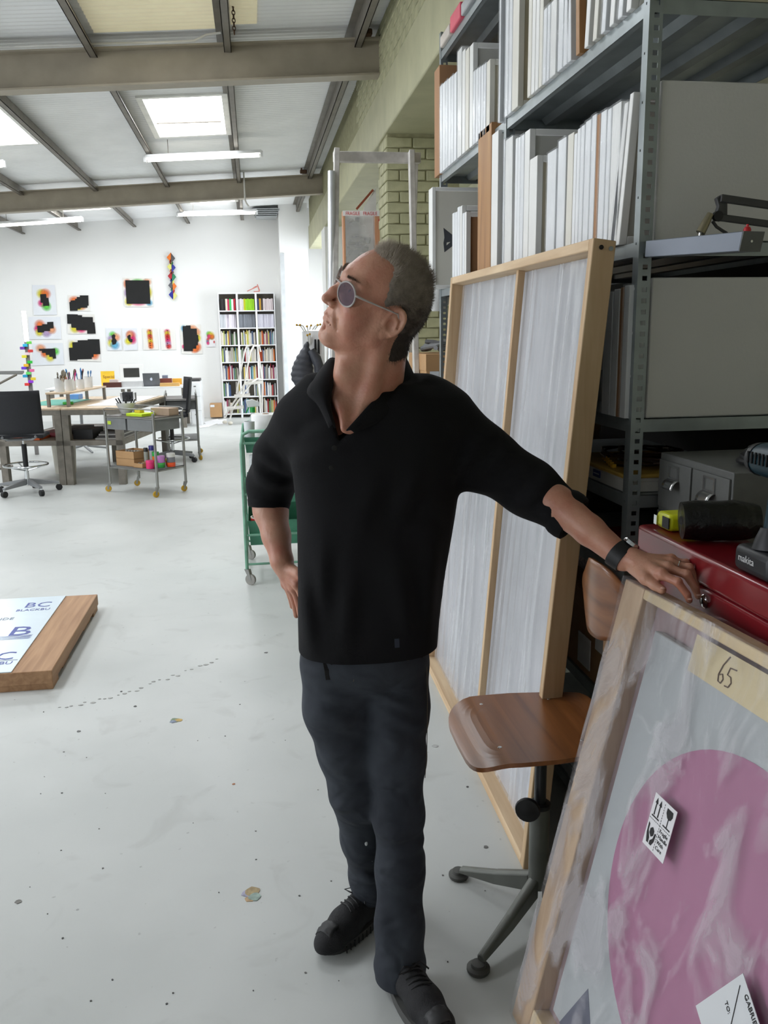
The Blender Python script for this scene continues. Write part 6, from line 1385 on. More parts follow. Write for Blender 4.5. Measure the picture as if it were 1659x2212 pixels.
# riser with pots of brushes
RZ = thing('table_riser', 'low wooden riser bridging the two work tables, holding white pots', 'riser', TP(-.06, .55, .8525))
slab(-.20, .06, .12, 1.35, .995, 1.015).build('board', ply_t, RZ, bevel=.003)
for v in (.13, 1.30):
    for u in (-.195, .025): slab(u, u+.03, v, v+.035, .8535, .994).build('leg', wst, RZ)
wpot = mat('white_ceramic', (226, 226, 224), .35); 
def pot(u, v, z, r, h, label, tools, name='brush_pot'):
    t = thing(name, label, 'pot', TP(u, v, z)); c = TP(u, v, z)
    MB().lathe([(r*.9, 0), (r, h), (r*.92, h), (r*.84, .006), (0, .006)], 20, c).build('cup', wpot, t, smooth=True)
    for k in range(tools):
        a = random.random()*6.28; lean = random.uniform(.1, .35); L_ = random.uniform(.16, .24); d = V(math.cos(a)*lean, math.sin(a)*lean, 1).normalized(); p0 = c+V(math.cos(a), math.sin(a), 0)*r*.35+V(0,0,.012)
        cl = random.choice([(120, 84, 52), (150, 110, 70), (70, 56, 44), (180, 150, 110)]) if tools > 8 else random.choice([(200, 40, 120), (40, 110, 170), (30, 30, 32), (226, 200, 60), (120, 40, 60)])
        b = MB().tube([p0, p0+d*L_*.72, p0+d*L_*.78], [.004, .0045, .0055], 6).build('handle', mat('tool_%d_%d_%d' % cl, cl, .5), t)
        MB().tube([p0+d*L_*.78, p0+d*L_*.9, p0+d*L_], [.0065, .010, .004], 6).build('tip', mat('bristle_grey', (130, 122, 108), .8) if tools > 8 else mat('tool_%d_%d_%d' % cl, cl, .5), b)
pot(-.07, .22, 1.016, .055, .15, 'front white pot crammed with paint brushes', 13); pot(-.04, .42, 1.016, .05, .13, 'second white pot with long paint brushes', 10)
pot(-.08, .62, 1.016, .045, .11, 'white pot with coloured pens on the riser', 7); pot(-.05, .80, 1.016, .045, .11, 'white pot with blue and pink markers on the riser', 7); pot(-.05, 1.05, 1.016, .055, .13, 'empty pale pot at the far end of the riser', 2)
GM = on_table('marker', 'fat green marker pen lying under the riser', 'marker', -.17, -.05, .5, .54, .8525, .885, mat('marker_green', (70, 190, 60), .4), .010)
# stuff on the lower shelves
on_table('box', 'black box file on the lower shelf of the right table', 'box', .06, .28, .15, .5, .493, .60, mat('black_box_card', (40, 40, 42), .5))
for k in range(4): on_table('portfolio', '%s folder from the bottom in the pile on the right lower shelf' % ORD[k+1], 'folder', .33+.01*k, .62, .08+.03*k, 1.2, .4925+.02*k, .511+.02*k, mat('folder_%d' % (k % 2), ((168, 166, 162), (70, 68, 66))[k % 2], .6), group='folders on the right lower shelf')
for k, (c, lb) in enumerate((((206, 96, 40), 'orange folder on the lower shelf of the left table'), ((120, 32, 40), 'dark red case on the lower shelf of the left table'), ((52, 44, 40), 'brown-black portfolio on the lower shelf of the left table'))): on_table('folder', lb, 'folder', -.6+.16*k, -.3+.13*k, .1+.3*k, .5+.3*k, .4925, .52+.02*k, mat('shelf_folder_%d' % k, c, .6))
wb = thing('waste_bin', 'tall cream waste bin under the left work table', 'bin', TP(-.36, .9, 0)); MB().lathe([(.12, 0), (.145, .44), (.138, .44), (.115, .01), (0, .01)], 20, TP(-.36, .9, 0)).build('body', mat('cream_plastic', (206, 202, 190), .6), wb, smooth=True)
# back desk near the far wall
DK = thing('desk', 'long white desk against the far wall under the drawings', 'desk', (-2.2, 16.2, 0)); dz = .74
MB().box((-3.6, 15.7, dz-.03), (-1.20, 16.6, dz)).build('top', bw_, DK, bevel=.004)
for x in (-3.5, -2.3, -1.26):
    for y in (15.78, 16.52): MB().box((x-.03, y-.03, 0), (x+.03, y+.03, dz-.03)).build('leg', wst, DK)
FC = thing('filing_cabinet', 'white two-drawer filing cabinet at the end of the far desk', 'cabinet', (-.88, 16.4, 0)); a, b_ = aty(405, 818, 16.0), aty(437, 903, 16.0)
MB().box((a.x+.02, 16.0, 0), (b_.x, 16.6, .80)).build('body', bw_, FC, bevel=.004)
for k in range(3): d = MB().box((a.x+.035, 15.985, .03+.255*k), (b_.x-.015, 15.999, .27+.255*k)).build('drawer', bw_, FC, bevel=.003); MB().box((a.x+.10, 15.975, .20+.255*k), (b_.x-.08, 15.984, .215+.255*k)).build('handle', gst, d)
tr = MB().box((a.x+.03, 16.05, .802), (b_.x-.01, 16.5, .845)).build('paper_tray', mat('charcoal_enamel', (62, 62, 62), .5), bevel=.004); pv((a.x+.1, 16.2, .802))(tr); tag(tr, 'dark paper tray on top of the white filing cabinet', 'tray')
def upright(x0, x1, yt, yb, Y, th_, m, name, label, cat, zb=None, bev=.003):
    a, b_ = aty(x0, yt, Y), aty(x1, yb, Y); z0 = b_.z if zb is None else zb
    t = thing(name, label, cat, ((a.x+b_.x)/2, Y, z0)); MB().box((a.x, Y, z0), (b_.x, Y+th_, a.z)).build('body', m, t, bevel=bev); return t, a, b_
t, a, b_ = upright(258, 312, 788, 833, 16.5, .03, wh, 'framed_print', 'white framed dark print propped on the far desk', 'picture frame', dz+.001); MB().box((aty(267, 805, 16.5).x, 16.496, aty(284, 815, 16.5).z), (aty(301, 805, 16.5).x, 16.4995, aty(284, 795, 16.5).z)).build('print', mat('dark_print', (46, 46, 42), .5), t)
t, a, b_ = upright(217, 248, 802, 824, 16.4, .02, mat('yellow_card', (240, 196, 50), .5), 'book', 'yellow book lettered Special propped on the far desk', 'book', dz+.001, 0.0)
put_text('lettering', 'Special', .075, mat('brown_print', (150, 100, 30), .6), t, basis_m((a.x+.035, 16.396, (a.z+b_.z)/2-.03), (1,0,0), (0,0,1)))
LP = thing('laptop', 'open grey laptop on the far desk, lid towards us', 'laptop', aty(328, 830, 15.9)); a, b_ = aty(309, 806, 15.9), aty(347, 829, 15.9); alu = mat('space_grey_aluminium', (108, 110, 114), .35, .7)
MB().add([(a.x, 15.86, dz+.012), (b_.x, 15.86, dz+.012), (b_.x-.005, 15.80, a.z), (a.x, 15.80, a.z)], [(0,1,2,3)]).build('lid', alu, LP, solid=.008)
MB().box((a.x, 15.86, dz+.001), (b_.x, 16.1, dz+.014)).build('base', alu, LP)
cc = V((a.x+b_.x)/2, 15.823, (a.z+dz)/2+.012); ap = MB(); ap.prism([cc+V(.024*math.cos(t_)*(1 if math.cos(t_) < .75 else .72), -.0065, .026*math.sin(t_)) for t_ in [2*math.pi*k/18 for k in range(18)]], (0, -.001, 0)); ap.build('lid_mark', mat('pale_print', (220, 225, 240), .4), LP)
MB().prism([cc+V(.004, -.0065, .030), cc+V(.016, -.0065, .034), cc+V(.012, -.0065, .042)], (0, -.001, 0)).build('lid_mark_tip', mat('pale_print', (220, 225, 240), .4), LP)
for (x0, x1, yt, yb, Y, c, nm, lb, ct) in ((222, 262, 827, 842, 15.75, (84, 40, 30), 'desk_case', 'dark brown leather case lying on the far desk, left', 'case'), (345, 371, 818, 828, 16.1, (120, 56, 40), 'desk_case', 'reddish brown case beside the laptop', 'case'),
    (372, 392, 818, 826, 16.3, (240, 176, 60), 'envelope', 'bright orange envelope stack behind the black chair', 'envelope'), (345, 388, 828, 842, 15.72, (226, 180, 110), 'carton', 'pale orange carton at the desk edge', 'box'), (236, 255, 820, 829, 16.0, (214, 196, 190), 'paper_stack', 'pale paper stack beside the yellow book', 'paper'), (262, 308, 824, 833, 15.8, (206, 206, 206), 'paper_stack', 'grey paper stack in front of the framed print', 'paper'), (350, 362, 811, 819, 16.2, (130, 140, 160), 'postcard_box', 'small blue-grey card box behind the laptop', 'box')):
    t, a, b_ = upright(x0, x1, yt, yb, Y, .12, mat('desk_%d_%d_%d' % c, c, .6), nm, lb, ct, dz+.001, 0.002)
CM = thing('camera', 'black and silver camera on the right work table', 'camera', TP(.50, .8, .8525))
slab(.44, .56, .78, .84, .8595, .97).build('body', mat('black_rubber', (24, 24, 26), .55), CM, bevel=.006); slab(.41, .439, .785, .835, .8595, .965).build('side', chr_, CM, bevel=.004); slab(.561, .59, .785, .835, .8595, .965).build('side', chr_, CM, bevel=.004); MB().lathe([(.03, 0), (.03, .02), (0, .02)], 16, TP(.50, .779, .91), -uy).build('lens', blk, CM, smooth=True)
# ================================================================ steel trolley with yellow castors (and its twin behind)
tub = mat('satin_steel_tube', (150, 150, 146), .35, .7); tgr = mat('mid_grey_enamel', (122, 124, 124), .5); ycast = mat('ochre_wheel', (190, 150, 40), .5)
def castor(mb_parent, c, yaw, wheel_m, r=.032):
    d = V(math.cos(yaw), math.sin(yaw), 0); s_ = V(-d.y, d.x, 0)
    f = MB().prism([c+V(0,0,.105)+s_*.014+d*.014, c+V(0,0,.105)+s_*.014-d*.018, c+V(0,0,r)+s_*.014-d*.03-d*.005, c+V(0,0,r)+s_*.014-d*.02], s_*-.028).build('castor_fork', tub, mb_parent)
    MB().lathe([(r*.5, -.011), (r, -.009), (r, .009), (r*.5, .011)], 18, c-d*.024+V(0,0,r), s_).build('wheel', wheel_m, f, smooth=True); MB().lathe([(.010, -.0125), (.010, .0125)], 10, c-d*.024+V(0,0,r), s_).build('hub', tub, f)
def trolley(label):
    t = thing('steel_trolley', label, 'trolley', (0, 0, 0)); w, d = .70, .40
    for (x, y) in ((0,0),(w,0),(w,d),(0,d)):
        lg = MB().tube([V(x, y, .085), V(x, y, .845)], .0145, 10).build('leg', tub, t, smooth=True); castor(lg, V(x, y, .0), .6+x, ycast)
    MB().box((0, 0, .79), (w, d, .806)).build('top', mat('dark_top_laminate', (86, 80, 76), .35), t, bevel=.003)
    MB().box((.01, .01, .262), (w-.01, d-.01, .278)).build('lower_shelf', mat('grey_shelf_laminate', (120, 122, 122), .5), t)
    for (a, b) in ((.02, .30), (.325, w-.02)):
        dr = MB().box((a, -.004, .665), (b, d-.02, .783)).build('drawer', tgr, t, bevel=.003)
    for z in (.262, .79):
        rl = MB()
        for (a, b) in (((0,0),(w,0)), ((w,0),(w,d)), ((w,d),(0,d)), ((0,d),(0,0))): rl.tube([V(*a, z), V(*b, z)], .008, 8)
        for k, (a, b) in enumerate((((0,0),(w,0)), ((w,0),(w,d)), ((w,d),(0,d)), ((0,d),(0,0)))): MB().tube([V(*a, z), V(*b, z)], .008, 8).build('rail', tub, t)
    for y in (0, d): MB().tube([V(0, y, .80), V(-.02, y, .87), V(.03, y, .885), V(w-.03, y, .885), V(w+.02, y, .87), V(w, y, .80)], .006, 8).build('guard_rail', tub, t, smooth=True)
    return t
T1 = trolley('steel trolley with yellow castors carrying colourful paint jars'); T1.location = (-1.555, 9.30, 0); T1.rotation_euler = (0, 0, math.radians(-40)); M1 = Matrix.Translation((-1.555, 9.30, 0)) @ Matrix.Rotation(math.radians(-40), 4, 'Z')
T2 = copy_tree(T1); T2.location = (-.76, 11.50, 0); T2.rotation_euler = (0, 0, math.radians(94)); T2['label'] = 'second steel trolley partly hidden behind the front one and the chair'
t1 = lambda x, y, z: M1 @ V(x, y, z)
def at1(name, label, cat, build, base, group=None): t = thing(name, label, cat, base, group=group); build(t); return t
def kbox(x0, x1, y0, y1, z0, z1, m, label, dividers=0):
    t = thing('kraft_box', label, 'box', t1((x0+x1)/2, (y0+y1)/2, z0))
    for (a, b, c, d) in ((x0, x1, y0, y0+.004), (x0, x1, y1-.004, y1), (x0, x0+.004, y0, y1), (x1-.004, x1, y0, y1)): MB().prism([t1(a,c,z0), t1(b,c,z0), t1(b,d,z0), t1(a,d,z0)], (0,0,z1-z0)).build('side', m, t)
    MB().prism([t1(x0,y0,z0), t1(x1,y0,z0), t1(x1,y1,z0), t1(x0,y1,z0)], (0,0,.005)).build('bottom', m, t)
    for k in range(dividers): MB().lathe([(.016, 0), (.016, z1-z0-.008), (0, z1-z0-.008)], 10, t1(x0+.03+.042*k, (y0+y1)/2, z0+.006)).build('tin', mat('tin_lid', (190, 186, 178), .4, .5), t)
kbox(.06, .33, .05, .30, .279, .355, card, 'lower kraft box on the trolley shelf'); kbox(.06, .33, .05, .30, .3555, .435, card, 'upper kraft box full of small tins on the trolley shelf', 6); kbox(.345, .48, .02, .14, .279, .325, card, 'low kraft tray in front of the spray cans', 2)
def jar(x, y, z, r, h, body, lid, label, lh=.02, name='paint_jar', lz=None):
    c = t1(x, y, z); t = thing(name, label, 'jar', c); MB().lathe([(r*.95, 0), (r, .004), (r, h-lh)], 18, c).build('body', mat('jar_%d_%d_%d' % body, body, .35), t, smooth=True); MB().lathe([(r*1.03, h-lh+.0005), (r*1.03, h-.003), (r*.95, h), (0, h)], 18, c).build('lid', mat('jar_%d_%d_%d' % lid, lid, .35), t, smooth=True)
jar(.56, .05, .279, .042, .085, (236, 50, 120), (240, 60, 130), 'hot pink paint jar at the trolley corner'); jar(.60, .16, .279, .042, .05, (60, 170, 80), (80, 190, 90), 'green paint jar under the lilac one'); jar(.60, .16, .3295, .043, .07, (200, 130, 200), (206, 140, 206), 'lilac paint jar stacked on the green one')
jar(.655, .25, .279, .044, .045, (236, 80, 30), (236, 90, 40), 'orange-red paint jar under the grey one'); jar(.655, .25, .3245, .044, .095, (120, 120, 126), (224, 222, 216), 'grey paint jar with white lid stacked on the orange-red one', .04)
jar(.52, .17, .279, .035, .06, (226, 226, 40), (226, 226, 50), 'yellow paint jar at the bottom of the little tower'); jar(.52, .17, .3395, .035, .05, (240, 130, 30), (240, 130, 40), 'orange paint jar in the middle of the little tower'); jar(.52, .17, .3900, .035, .045, (40, 180, 70), (50, 190, 80), 'green paint jar on top of the little tower')
jar(.575, .30, .279, .035, .07, (226, 70, 40), (220, 214, 40), 'yellow-lidded red jar at the back of the trolley shelf')
jar(.42, .22, .279, .033, .21, (196, 200, 204), (50, 50, 140), 'tall silver spray can with navy cap', .05, 'spray_can'); jar(.385, .165, .279, .022, .19, (170, 176, 170), (44, 44, 42), 'slim spray can with black cap', .04, 'spray_can')
# on the trolley top
bo = thing('bowl', 'white conical bowl of pens on the steel trolley', 'bowl', t1(.10, .20, .8065)); c = t1(.10, .20, .8065); MB().lathe([(.045, 0), (.05, .004), (.105, .12), (.098, .12), (.044, .012), (0, .012)], 24, c).build('bowl', wpot, bo, smooth=True)
for k in range(8): a_ = k*.8; MB().tube([c+V(.02*math.cos(a_), .02*math.sin(a_), .02), c+V(.10*math.cos(a_), .07*math.sin(a_), .155+.01*(k % 3))], .007, 6).build('pen', mat('black_rubber', (24, 24, 26), .55), bo)
def tbox(x0, x1, y0, y1, z0, z1, m, name, label, cat, bev=.003):
    o = MB().prism([t1(x0,y0,z0), t1(x1,y0,z0), t1(x1,y1,z0), t1(x0,y1,z0)], (0,0,z1-z0)).build(name, m, bevel=bev); pv(t1((x0+x1)/2, (y0+y1)/2, z0))(o); return tag(o, label, cat)
tbox(.27, .50, .04, .22, .8065, .835, mat('neon_yellow', (206, 236, 40), .5), 'sketchbook', 'neon yellow sketchbook on the steel trolley', 'sketchbook'); tbox(.33, .41, .10, .16, .8355, .875, mat('yellow_box', (220, 190, 60), .5), 'pencil_box', 'small yellow box on the neon sketchbook', 'box'); tbox(.42, .68, .24, .38, .8065, .880, mat('beige_box', (176, 152, 130), .7), 'cigar_box', 'flat beige box at the back of the trolley top', 'box')
tbox(.04, .09, -.012, -.0045, .715, .752, mat('lime_plastic', (190, 214, 60), .5), 'lime_clip', 'lime green tag stuck to the trolley drawer', 'tag', .004)
# ================================================================ swivel drafting chairs
cblk = mat('black_chair_fabric', (27, 28, 33), .7, var=.1, scale=50); cgry = mat('grey_chair_enamel', (142, 144, 146), .4, .2); cchr = mat('chrome', (215, 218, 220), .15, 1.0); cwh = mat('black_rubber', (24, 24, 26), .55)
def chair(label):
    t = thing('drafting_chair', label, 'chair', (0, 0, 0))
    for k in range(5):
        a = 2*math.pi*k/5+.3; d = V(math.cos(a), math.sin(a), 0); s_ = V(-d.y, d.x, 0)
        lg = MB().prism([d*.03+s_*.022+V(0,0,.09), d*.31+s_*.014+V(0,0,.075), d*.31+s_*.014+V(0,0,.10), d*.03+s_*.022+V(0,0,.15)], s_*-.036).build('base_arm', cgry, t, bevel=.004)
        MB().lathe([(.015, -.02), (.033, -.018), (.033, .018), (.015, .02)], 16, d*.31+V(0,0,.034), s_).build('castor', cwh, lg, smooth=True); MB().tube([d*.31+V(0,0,.05), d*.31+V(0,0,.08)], .008, 8).build('castor_stem', cchr, lg)
    MB().tube([V(0,0,.08), V(0,0,.30)], .022, 14).build('lower_column', cchr, t, smooth=True); MB().tube([V(0,0,.26), V(0,0,.52)], .026, 14).build('gas_sleeve', cwh, t, smooth=True); MB().tube([V(0,0,.52), V(0,0,.585)], .014, 12).build('piston', cchr, t, smooth=True)
    rg = MB().tube([V(.22*math.cos(a), .22*math.sin(a), .30) for a in np.linspace(0, 6.283, 28, endpoint=False)], .010, 8, closed=True).build('foot_ring', cchr, t, smooth=True)
    for k in range(3): a = 2.1*k; MB().tube([V(.215*math.cos(a), .215*math.sin(a), .297), V(.02*math.cos(a), .02*math.sin(a), .24)], .007, 8).build('ring_spoke', cchr, rg)
    MB().grid(lambda i, j: V(-.23+.46*i, -.20+.42*j, .615+.012*math.cos((i-.5)*4)-.05*max(0, j-.8)**1.2), 12, 12).build('seat', cblk, t, smooth=True, solid=.035)
    MB().grid(lambda i, j: V(-.24+.48*i, -.235-.05*j+.06*(2*i-1)**2, .645+.44*j), 14, 8).build('backrest', cblk, t, smooth=True, solid=.022)
    MB().tube([V(-.17, -.20, .62), V(-.12, -.15, .585), V(0, -.05, .575), V(.12, -.15, .585), V(.17, -.20, .62)], .016, 10).build('seat_yoke', cgry, t, smooth=True)
    return t
c1 = chair('black drafting chair seen from behind at the left work table'); c1.location = (-2.42, 9.42, 0); c1.rotation_euler = (0, 0, math.radians(3))
c2 = copy_tree(c1); p_ = atz(393, 995); c2.location = (p_.x-.10, p_.y-.06, 0); c2.rotation_euler = (0, 0, math.radians(100)); c2['label'] = 'black drafting chair standing side-on behind the steel trolley'
# visitor chair base seen under the tables
c3 = thing('pedestal_table', 'round pedestal table with white star foot standing beyond the work tables', 'table', (-2.0, 12.9, 0)); q0 = atz(182, 975)
c3.location = q0; WORLDM[c3.name] = Matrix.Translation(q0)
for k in range(4): a = .5+1.57*k; d = V(math.cos(a), math.sin(a), 0); MB().tube([q0+V(0,0,.10), q0+d*.2+V(0,0,.05), q0+d*.36+V(0,0,.02)], [.025, .018, .014], 8).build('foot', cgry, c3, smooth=True)
MB().tube([q0+V(0,0,.08), q0+V(0,0,.69)], .022, 12).build('column', cgry, c3, smooth=True); MB().lathe([(.34, .69), (.35, .70), (.35, .712), (0, .712)], 28, q0).build('top', bw_, c3, smooth=True)
# totem of coloured blocks with a light stick on top
TT = thing('totem_sculpture', 'thin totem of bright coloured blocks topped by a glowing stick', 'sculpture', atz(64, 945)); Yt = 12.6
At = lambda x, y: aty(x, y, Yt)
MB().bar(V(At(69, 900).x+.02, Yt, 0), At(57, 738), .05, .03, up=(0,1,0)).build('grey_core', mat('grey_block', (130, 128, 126), .6), TT)
blocks = [(64,740,GN),(56,746,(40,190,230)),(50,752,(120,60,180)),(67,758,RD),(61,764,(250,220,230)),(54,770,YL),(66,782,(40,200,60)),(58,789,(250,190,40)),(53,795,(110,60,220)),(70,800,(240,110,170)),(63,806,(110,230,110)),(56,812,(40,170,220)),(73,818,(240,210,60)),(68,824,(160,60,230)),(60,830,(240,60,60))]
for k, (x, y, c) in enumerate(blocks): p = At(x, y); MB().cbox(p+V(0, -.03, 0), (.060, .05, .038)).build('block', mat('totem_%d_%d_%d' % c, c, .45), TT, bevel=.004)
MB().tube([At(58, 738), At(51, 672)], .028, 10).build('light_stick', glow('light_stick', (250, 252, 255), 6.0), TT, smooth=True)
# drawing-board arm reaching in at the left edge
DB = thing('drawing_board', 'tilted grey drawing board edge reaching in from the left', 'drawing board', atz(-40, 980)); Yb = 11.4; Ab = lambda x, y, d=0: aty(x, y, Yb+d)
MB().add([Ab(-120, 806), Ab(52, 803), Ab(48, 807, .5), Ab(-120, 801, .9)], [(0,1,2,3)]).build('board', mat('grey_board', (120, 120, 118), .5), DB, solid=.025)
MB().tube([Ab(36, 809), Ab(0, 828), Ab(-30, 842)], .014, 8).build('strut', dsteel, DB); MB().tube([Ab(-30, 842), V(Ab(-30, 842).x, Yb, .02)], .025, 10).build('column', dsteel, DB); MB().lathe([(.22, 0), (.22, .02), (.03, .04)], 20, V(Ab(-30, 842).x, Yb, 0)).build('foot', dsteel, DB)
# ================================================================ green tray trolley
gg = mat('green_enamel', (72, 138, 110), .4, var=.18, scale=10); gl = mat('worn_green_tube', (118, 166, 142), .45, var=.22, scale=16); gd = mat('dark_green_enamel', (40, 116, 80), .45, var=.12)
GT = thing('tray_trolley', 'green tubular trolley with three trays behind the man', 'trolley', (.12, 5.85, 0)); x0, x1, y0, y1 = -.10, .36, 5.50, 6.16
for (x, y) in ((x0, y0), (x1, y0), (x0, y1), (x1, y1)):
    s_ = 1 if x == x1 else -1
    lg = MB().tube([V(x, y, .10), V(x, y, .93)], .012, 10).build('leg', gl, GT, smooth=True); castor(lg, V(x, y, 0), 2.6, mat('grey_rubber_wheel', (150, 148, 142), .6), .036)
for y in (y0, y1): MB().tube([V(x0, y, .92), V(x0+.01, y, .985), V(x0+.05, y, 1.005), V(x1-.05, y, 1.005), V(x1-.01, y, .985), V(x1, y, .92)], .012, 10).build('hoop', gl, GT, smooth=True)
for z in (.93, .60, .33, .135):
    for (a, b) in (((x0,y0),(x1,y0)), ((x0,y1),(x1,y1)), ((x0,y0),(x0,y1)), ((x1,y0),(x1,y1))): MB().tube([V(*a, z), V(*b, z)], .008, 8).build('rail', gl, GT)
def tray(z0, z1, m):
    a, b, c, d = x0+.02, x1-.02, y0+.02, y1-.02; e = .012; t = .003
    bt = MB().box((a+e, c+e, z0), (b-e, d-e, z0+t)).build('tray', m, GT)
    for q in ([V(a,c,z1), V(b,c,z1), V(b-e,c+e,z0), V(a+e,c+e,z0)], [V(b,d,z1), V(a,d,z1), V(a+e,d-e,z0), V(b-e,d-e,z0)], [V(a,d,z1), V(a,c,z1), V(a+e,c+e,z0), V(a+e,d-e,z0)], [V(b,c,z1), V(b,d,z1), V(b-e,d-e,z0), V(b-e,c+e,z0)]): MB().add(q, [(0,1,2,3)]).build('tray_side', m, bt, solid=.003)
tray(.865, .965, gg); tray(.535, .645, gg); tray(.255, .42, gg)
pr_ = thing('paper_roll', 'fat white paper towel roll in the top tray', 'paper roll', (.06, 5.72, .87)); MB().lathe([(.018, 0), (.095, 0), (.097, .01), (.097, .215), (.092, .222), (.022, .222), (.02, .10), (.018, 0)], 28, (.065, 5.75, .8695)).build('roll', mat('tissue_white', (236, 236, 234), .9, bump=.1), pr_, smooth=True); MB().lathe([(.021, .02), (.021, .224), (.018, .224), (.018, .02)], 16, (.065, 5.75, .8695)).build('core', card, pr_, smooth=True)
sb = thing('spray_bottle', 'clear spray bottle with green trigger head in the top tray', 'bottle', (-.03, 5.95, .87)); c = V(-.02, 5.98, .8695)
MB().lathe([(.036, 0), (.038, .01), (.038, .15), (.014, .20), (.014, .215)], 18, c).build('bottle', film('clear_bottle', (225, 232, 232), .35, .1, (1,1,1), 4, .1), sb, smooth=True); MB().lathe([(.018, .215), (.018, .25), (0, .25)], 14, c).build('collar', mat('bright_green_plastic', (30, 160, 70), .4), sb, smooth=True); MB().prism([c+V(-.03, -.012, .25), c+V(.05, -.012, .255), c+V(.045, -.012, .285), c+V(.0, -.012, .305), c+V(-.045, -.012, .295)], (0, .024, 0)).build('trigger_head', mat('pale_plastic', (226, 230, 228), .4), sb, bevel=.004); MB().prism([c+V(-.03, -.010, .25), c+V(-.05, -.010, .21), c+V(-.042, -.010, .21), c+V(-.02, -.010, .25)], (0, .02, 0)).build('trigger', mat('bright_green_plastic', (30, 160, 70), .4), sb)
wt_ = thing('white_tub', 'plain white plastic tub beside the paper roll', 'tub', (-.055, 5.60, .87)); MB().lathe([(.03, 0), (.036, .19), (.034, .19), (.028, .01), (0, .01)], 18, (-.045, 5.60, .8695)).build('tub', mat('white_plastic', (226, 228, 230), .4), wt_, smooth=True)
cu = thing('clear_tumbler', 'tall clear plastic cylinder standing in the middle tray', 'cylinder', (-.03, 5.6, .54)); MB().lathe([(.045, 0), (.047, .30), (.044, .30), (.042, .01), (0, .01)], 20, (-.01, 5.62, .5385)).build('cylinder', film('clear_cyl', (220, 226, 230), .35, .1, (1,1,1), 4, .1), cu, smooth=True)
pt = thing('paint_tin', 'red and cream paint tin in the bottom tray', 'paint tin', (.01, 5.64, .26)); c = V(.0, 5.64, .2585); MB().lathe([(.062, 0), (.062, .16)], 24, c).build('can', mat('cream_label', (226, 214, 196), .4), pt, smooth=True); MB().lathe([(.0625, .125), (.0635, .13), (.0635, .155), (.0625, .158)], 24, c).build('red_band', mat('red_label', (190, 46, 44), .4), pt, smooth=True); MB().lathe([(.063, .16), (.064, .166), (.056, .166), (.054, .160), (0, .160)], 24, c).build('lid', mat('tin_cream', (222, 216, 202), .4), pt, smooth=True)
gbx = MB().box((.10, 5.56, .87), (.20, 5.62, .955)).build('soap_box', mat('bright_green_box', (24, 150, 84), .5), bevel=.003); pv((.15, 5.59, .87))(gbx); tag(gbx, 'bright green carton at the front of the top tray', 'box')
# ================================================================ low pallet crate with printed composite sheet, left foreground
PL = thing('pallet_crate', 'low brown plywood crate lying on the floor at left', 'crate', (-1.6, 4.5, 0)); osb = wood('crate_plywood', (156, 116, 82), (186, 146, 108), 'y', .6, knots=.3)
pz, pt_ = .03, .095
MB().box((-2.6, 3.93, pz), (-.985, 5.14, pt_)).build('deck', osb, PL, bevel=.004)
for (a, b, c, d) in ((-1.35, -.99, 3.94, 4.06), (-1.12, -1.0, 4.2, 4.35), (-1.12, -1.0, 4.75, 4.95), (-2.5, -1.8, 3.94, 4.06), (-1.3, -.99, 5.0, 5.13), (-2.5, -1.8, 5.0, 5.13)): MB().box((a, c, 0), (b, d, pz)).build('skid', osb, PL)
CS = thing('printed_sheet', 'white composite sheet with blue printed film lying on the crate', 'sheet', (-1.6, 4.5, pt_)); xs_ = -1.165
MB().box((-2.58, 3.935, pt_+.001), (xs_, 5.13, pt_+.005)).build('sheet', mat('glossy_white_film', (216, 230, 238), .22, var=.02), CS)
nb_ = mat('navy_print', (40, 62, 150), .4); gp = mat('grey_print', (90, 104, 130), .4); tz = pt_+.0056
def lay(s_, size, x, y, m=nb_, sx=1.0): put_text('lettering', s_, size, m, CS, basis_m((x, y, tz), (1,0,0), (0,1,0)) @ Matrix.Diagonal((sx, 1, 1, 1)))
lay('BC', .15, -1.37, 4.10, sx=.9); lay('BLACKBU', .055, -1.405, 4.035, sx=.9); lay('COMPOSITE', .028, -1.405, 3.99, gp)
MB().box((-1.41, 4.085, tz-.0003), (-1.175, 4.090, tz+.0003)).build('rule', gp, CS)
lay('BC', .13, -1.36, 4.93, sx=.9); lay('BLACKBU', .05, -1.385, 4.865, sx=.85); lay('MATT SIDE', .055, -1.60, 4.72, gp, .9); lay('MATT SIDE', .055, -1.62, 4.27, gp, .9); lay('B', .20, -1.33, 4.45, sx=1.1); lay('B', .20, -1.72, 4.86, sx=1.1); lay('P', .13, -1.60, 4.47)
for (x, y) in ((-1.33, 4.45), (-1.72, 4.86)):
    for k in range(4): MB().prism([V(x-.10+.02*k, y-.012-.016*k, tz-.0002), V(x+.14, y-.004-.016*k, tz-.0002), V(x+.13, y-.012-.016*k, tz-.0002)], (0,0,.0005)).build('swoosh', nb_, CS)
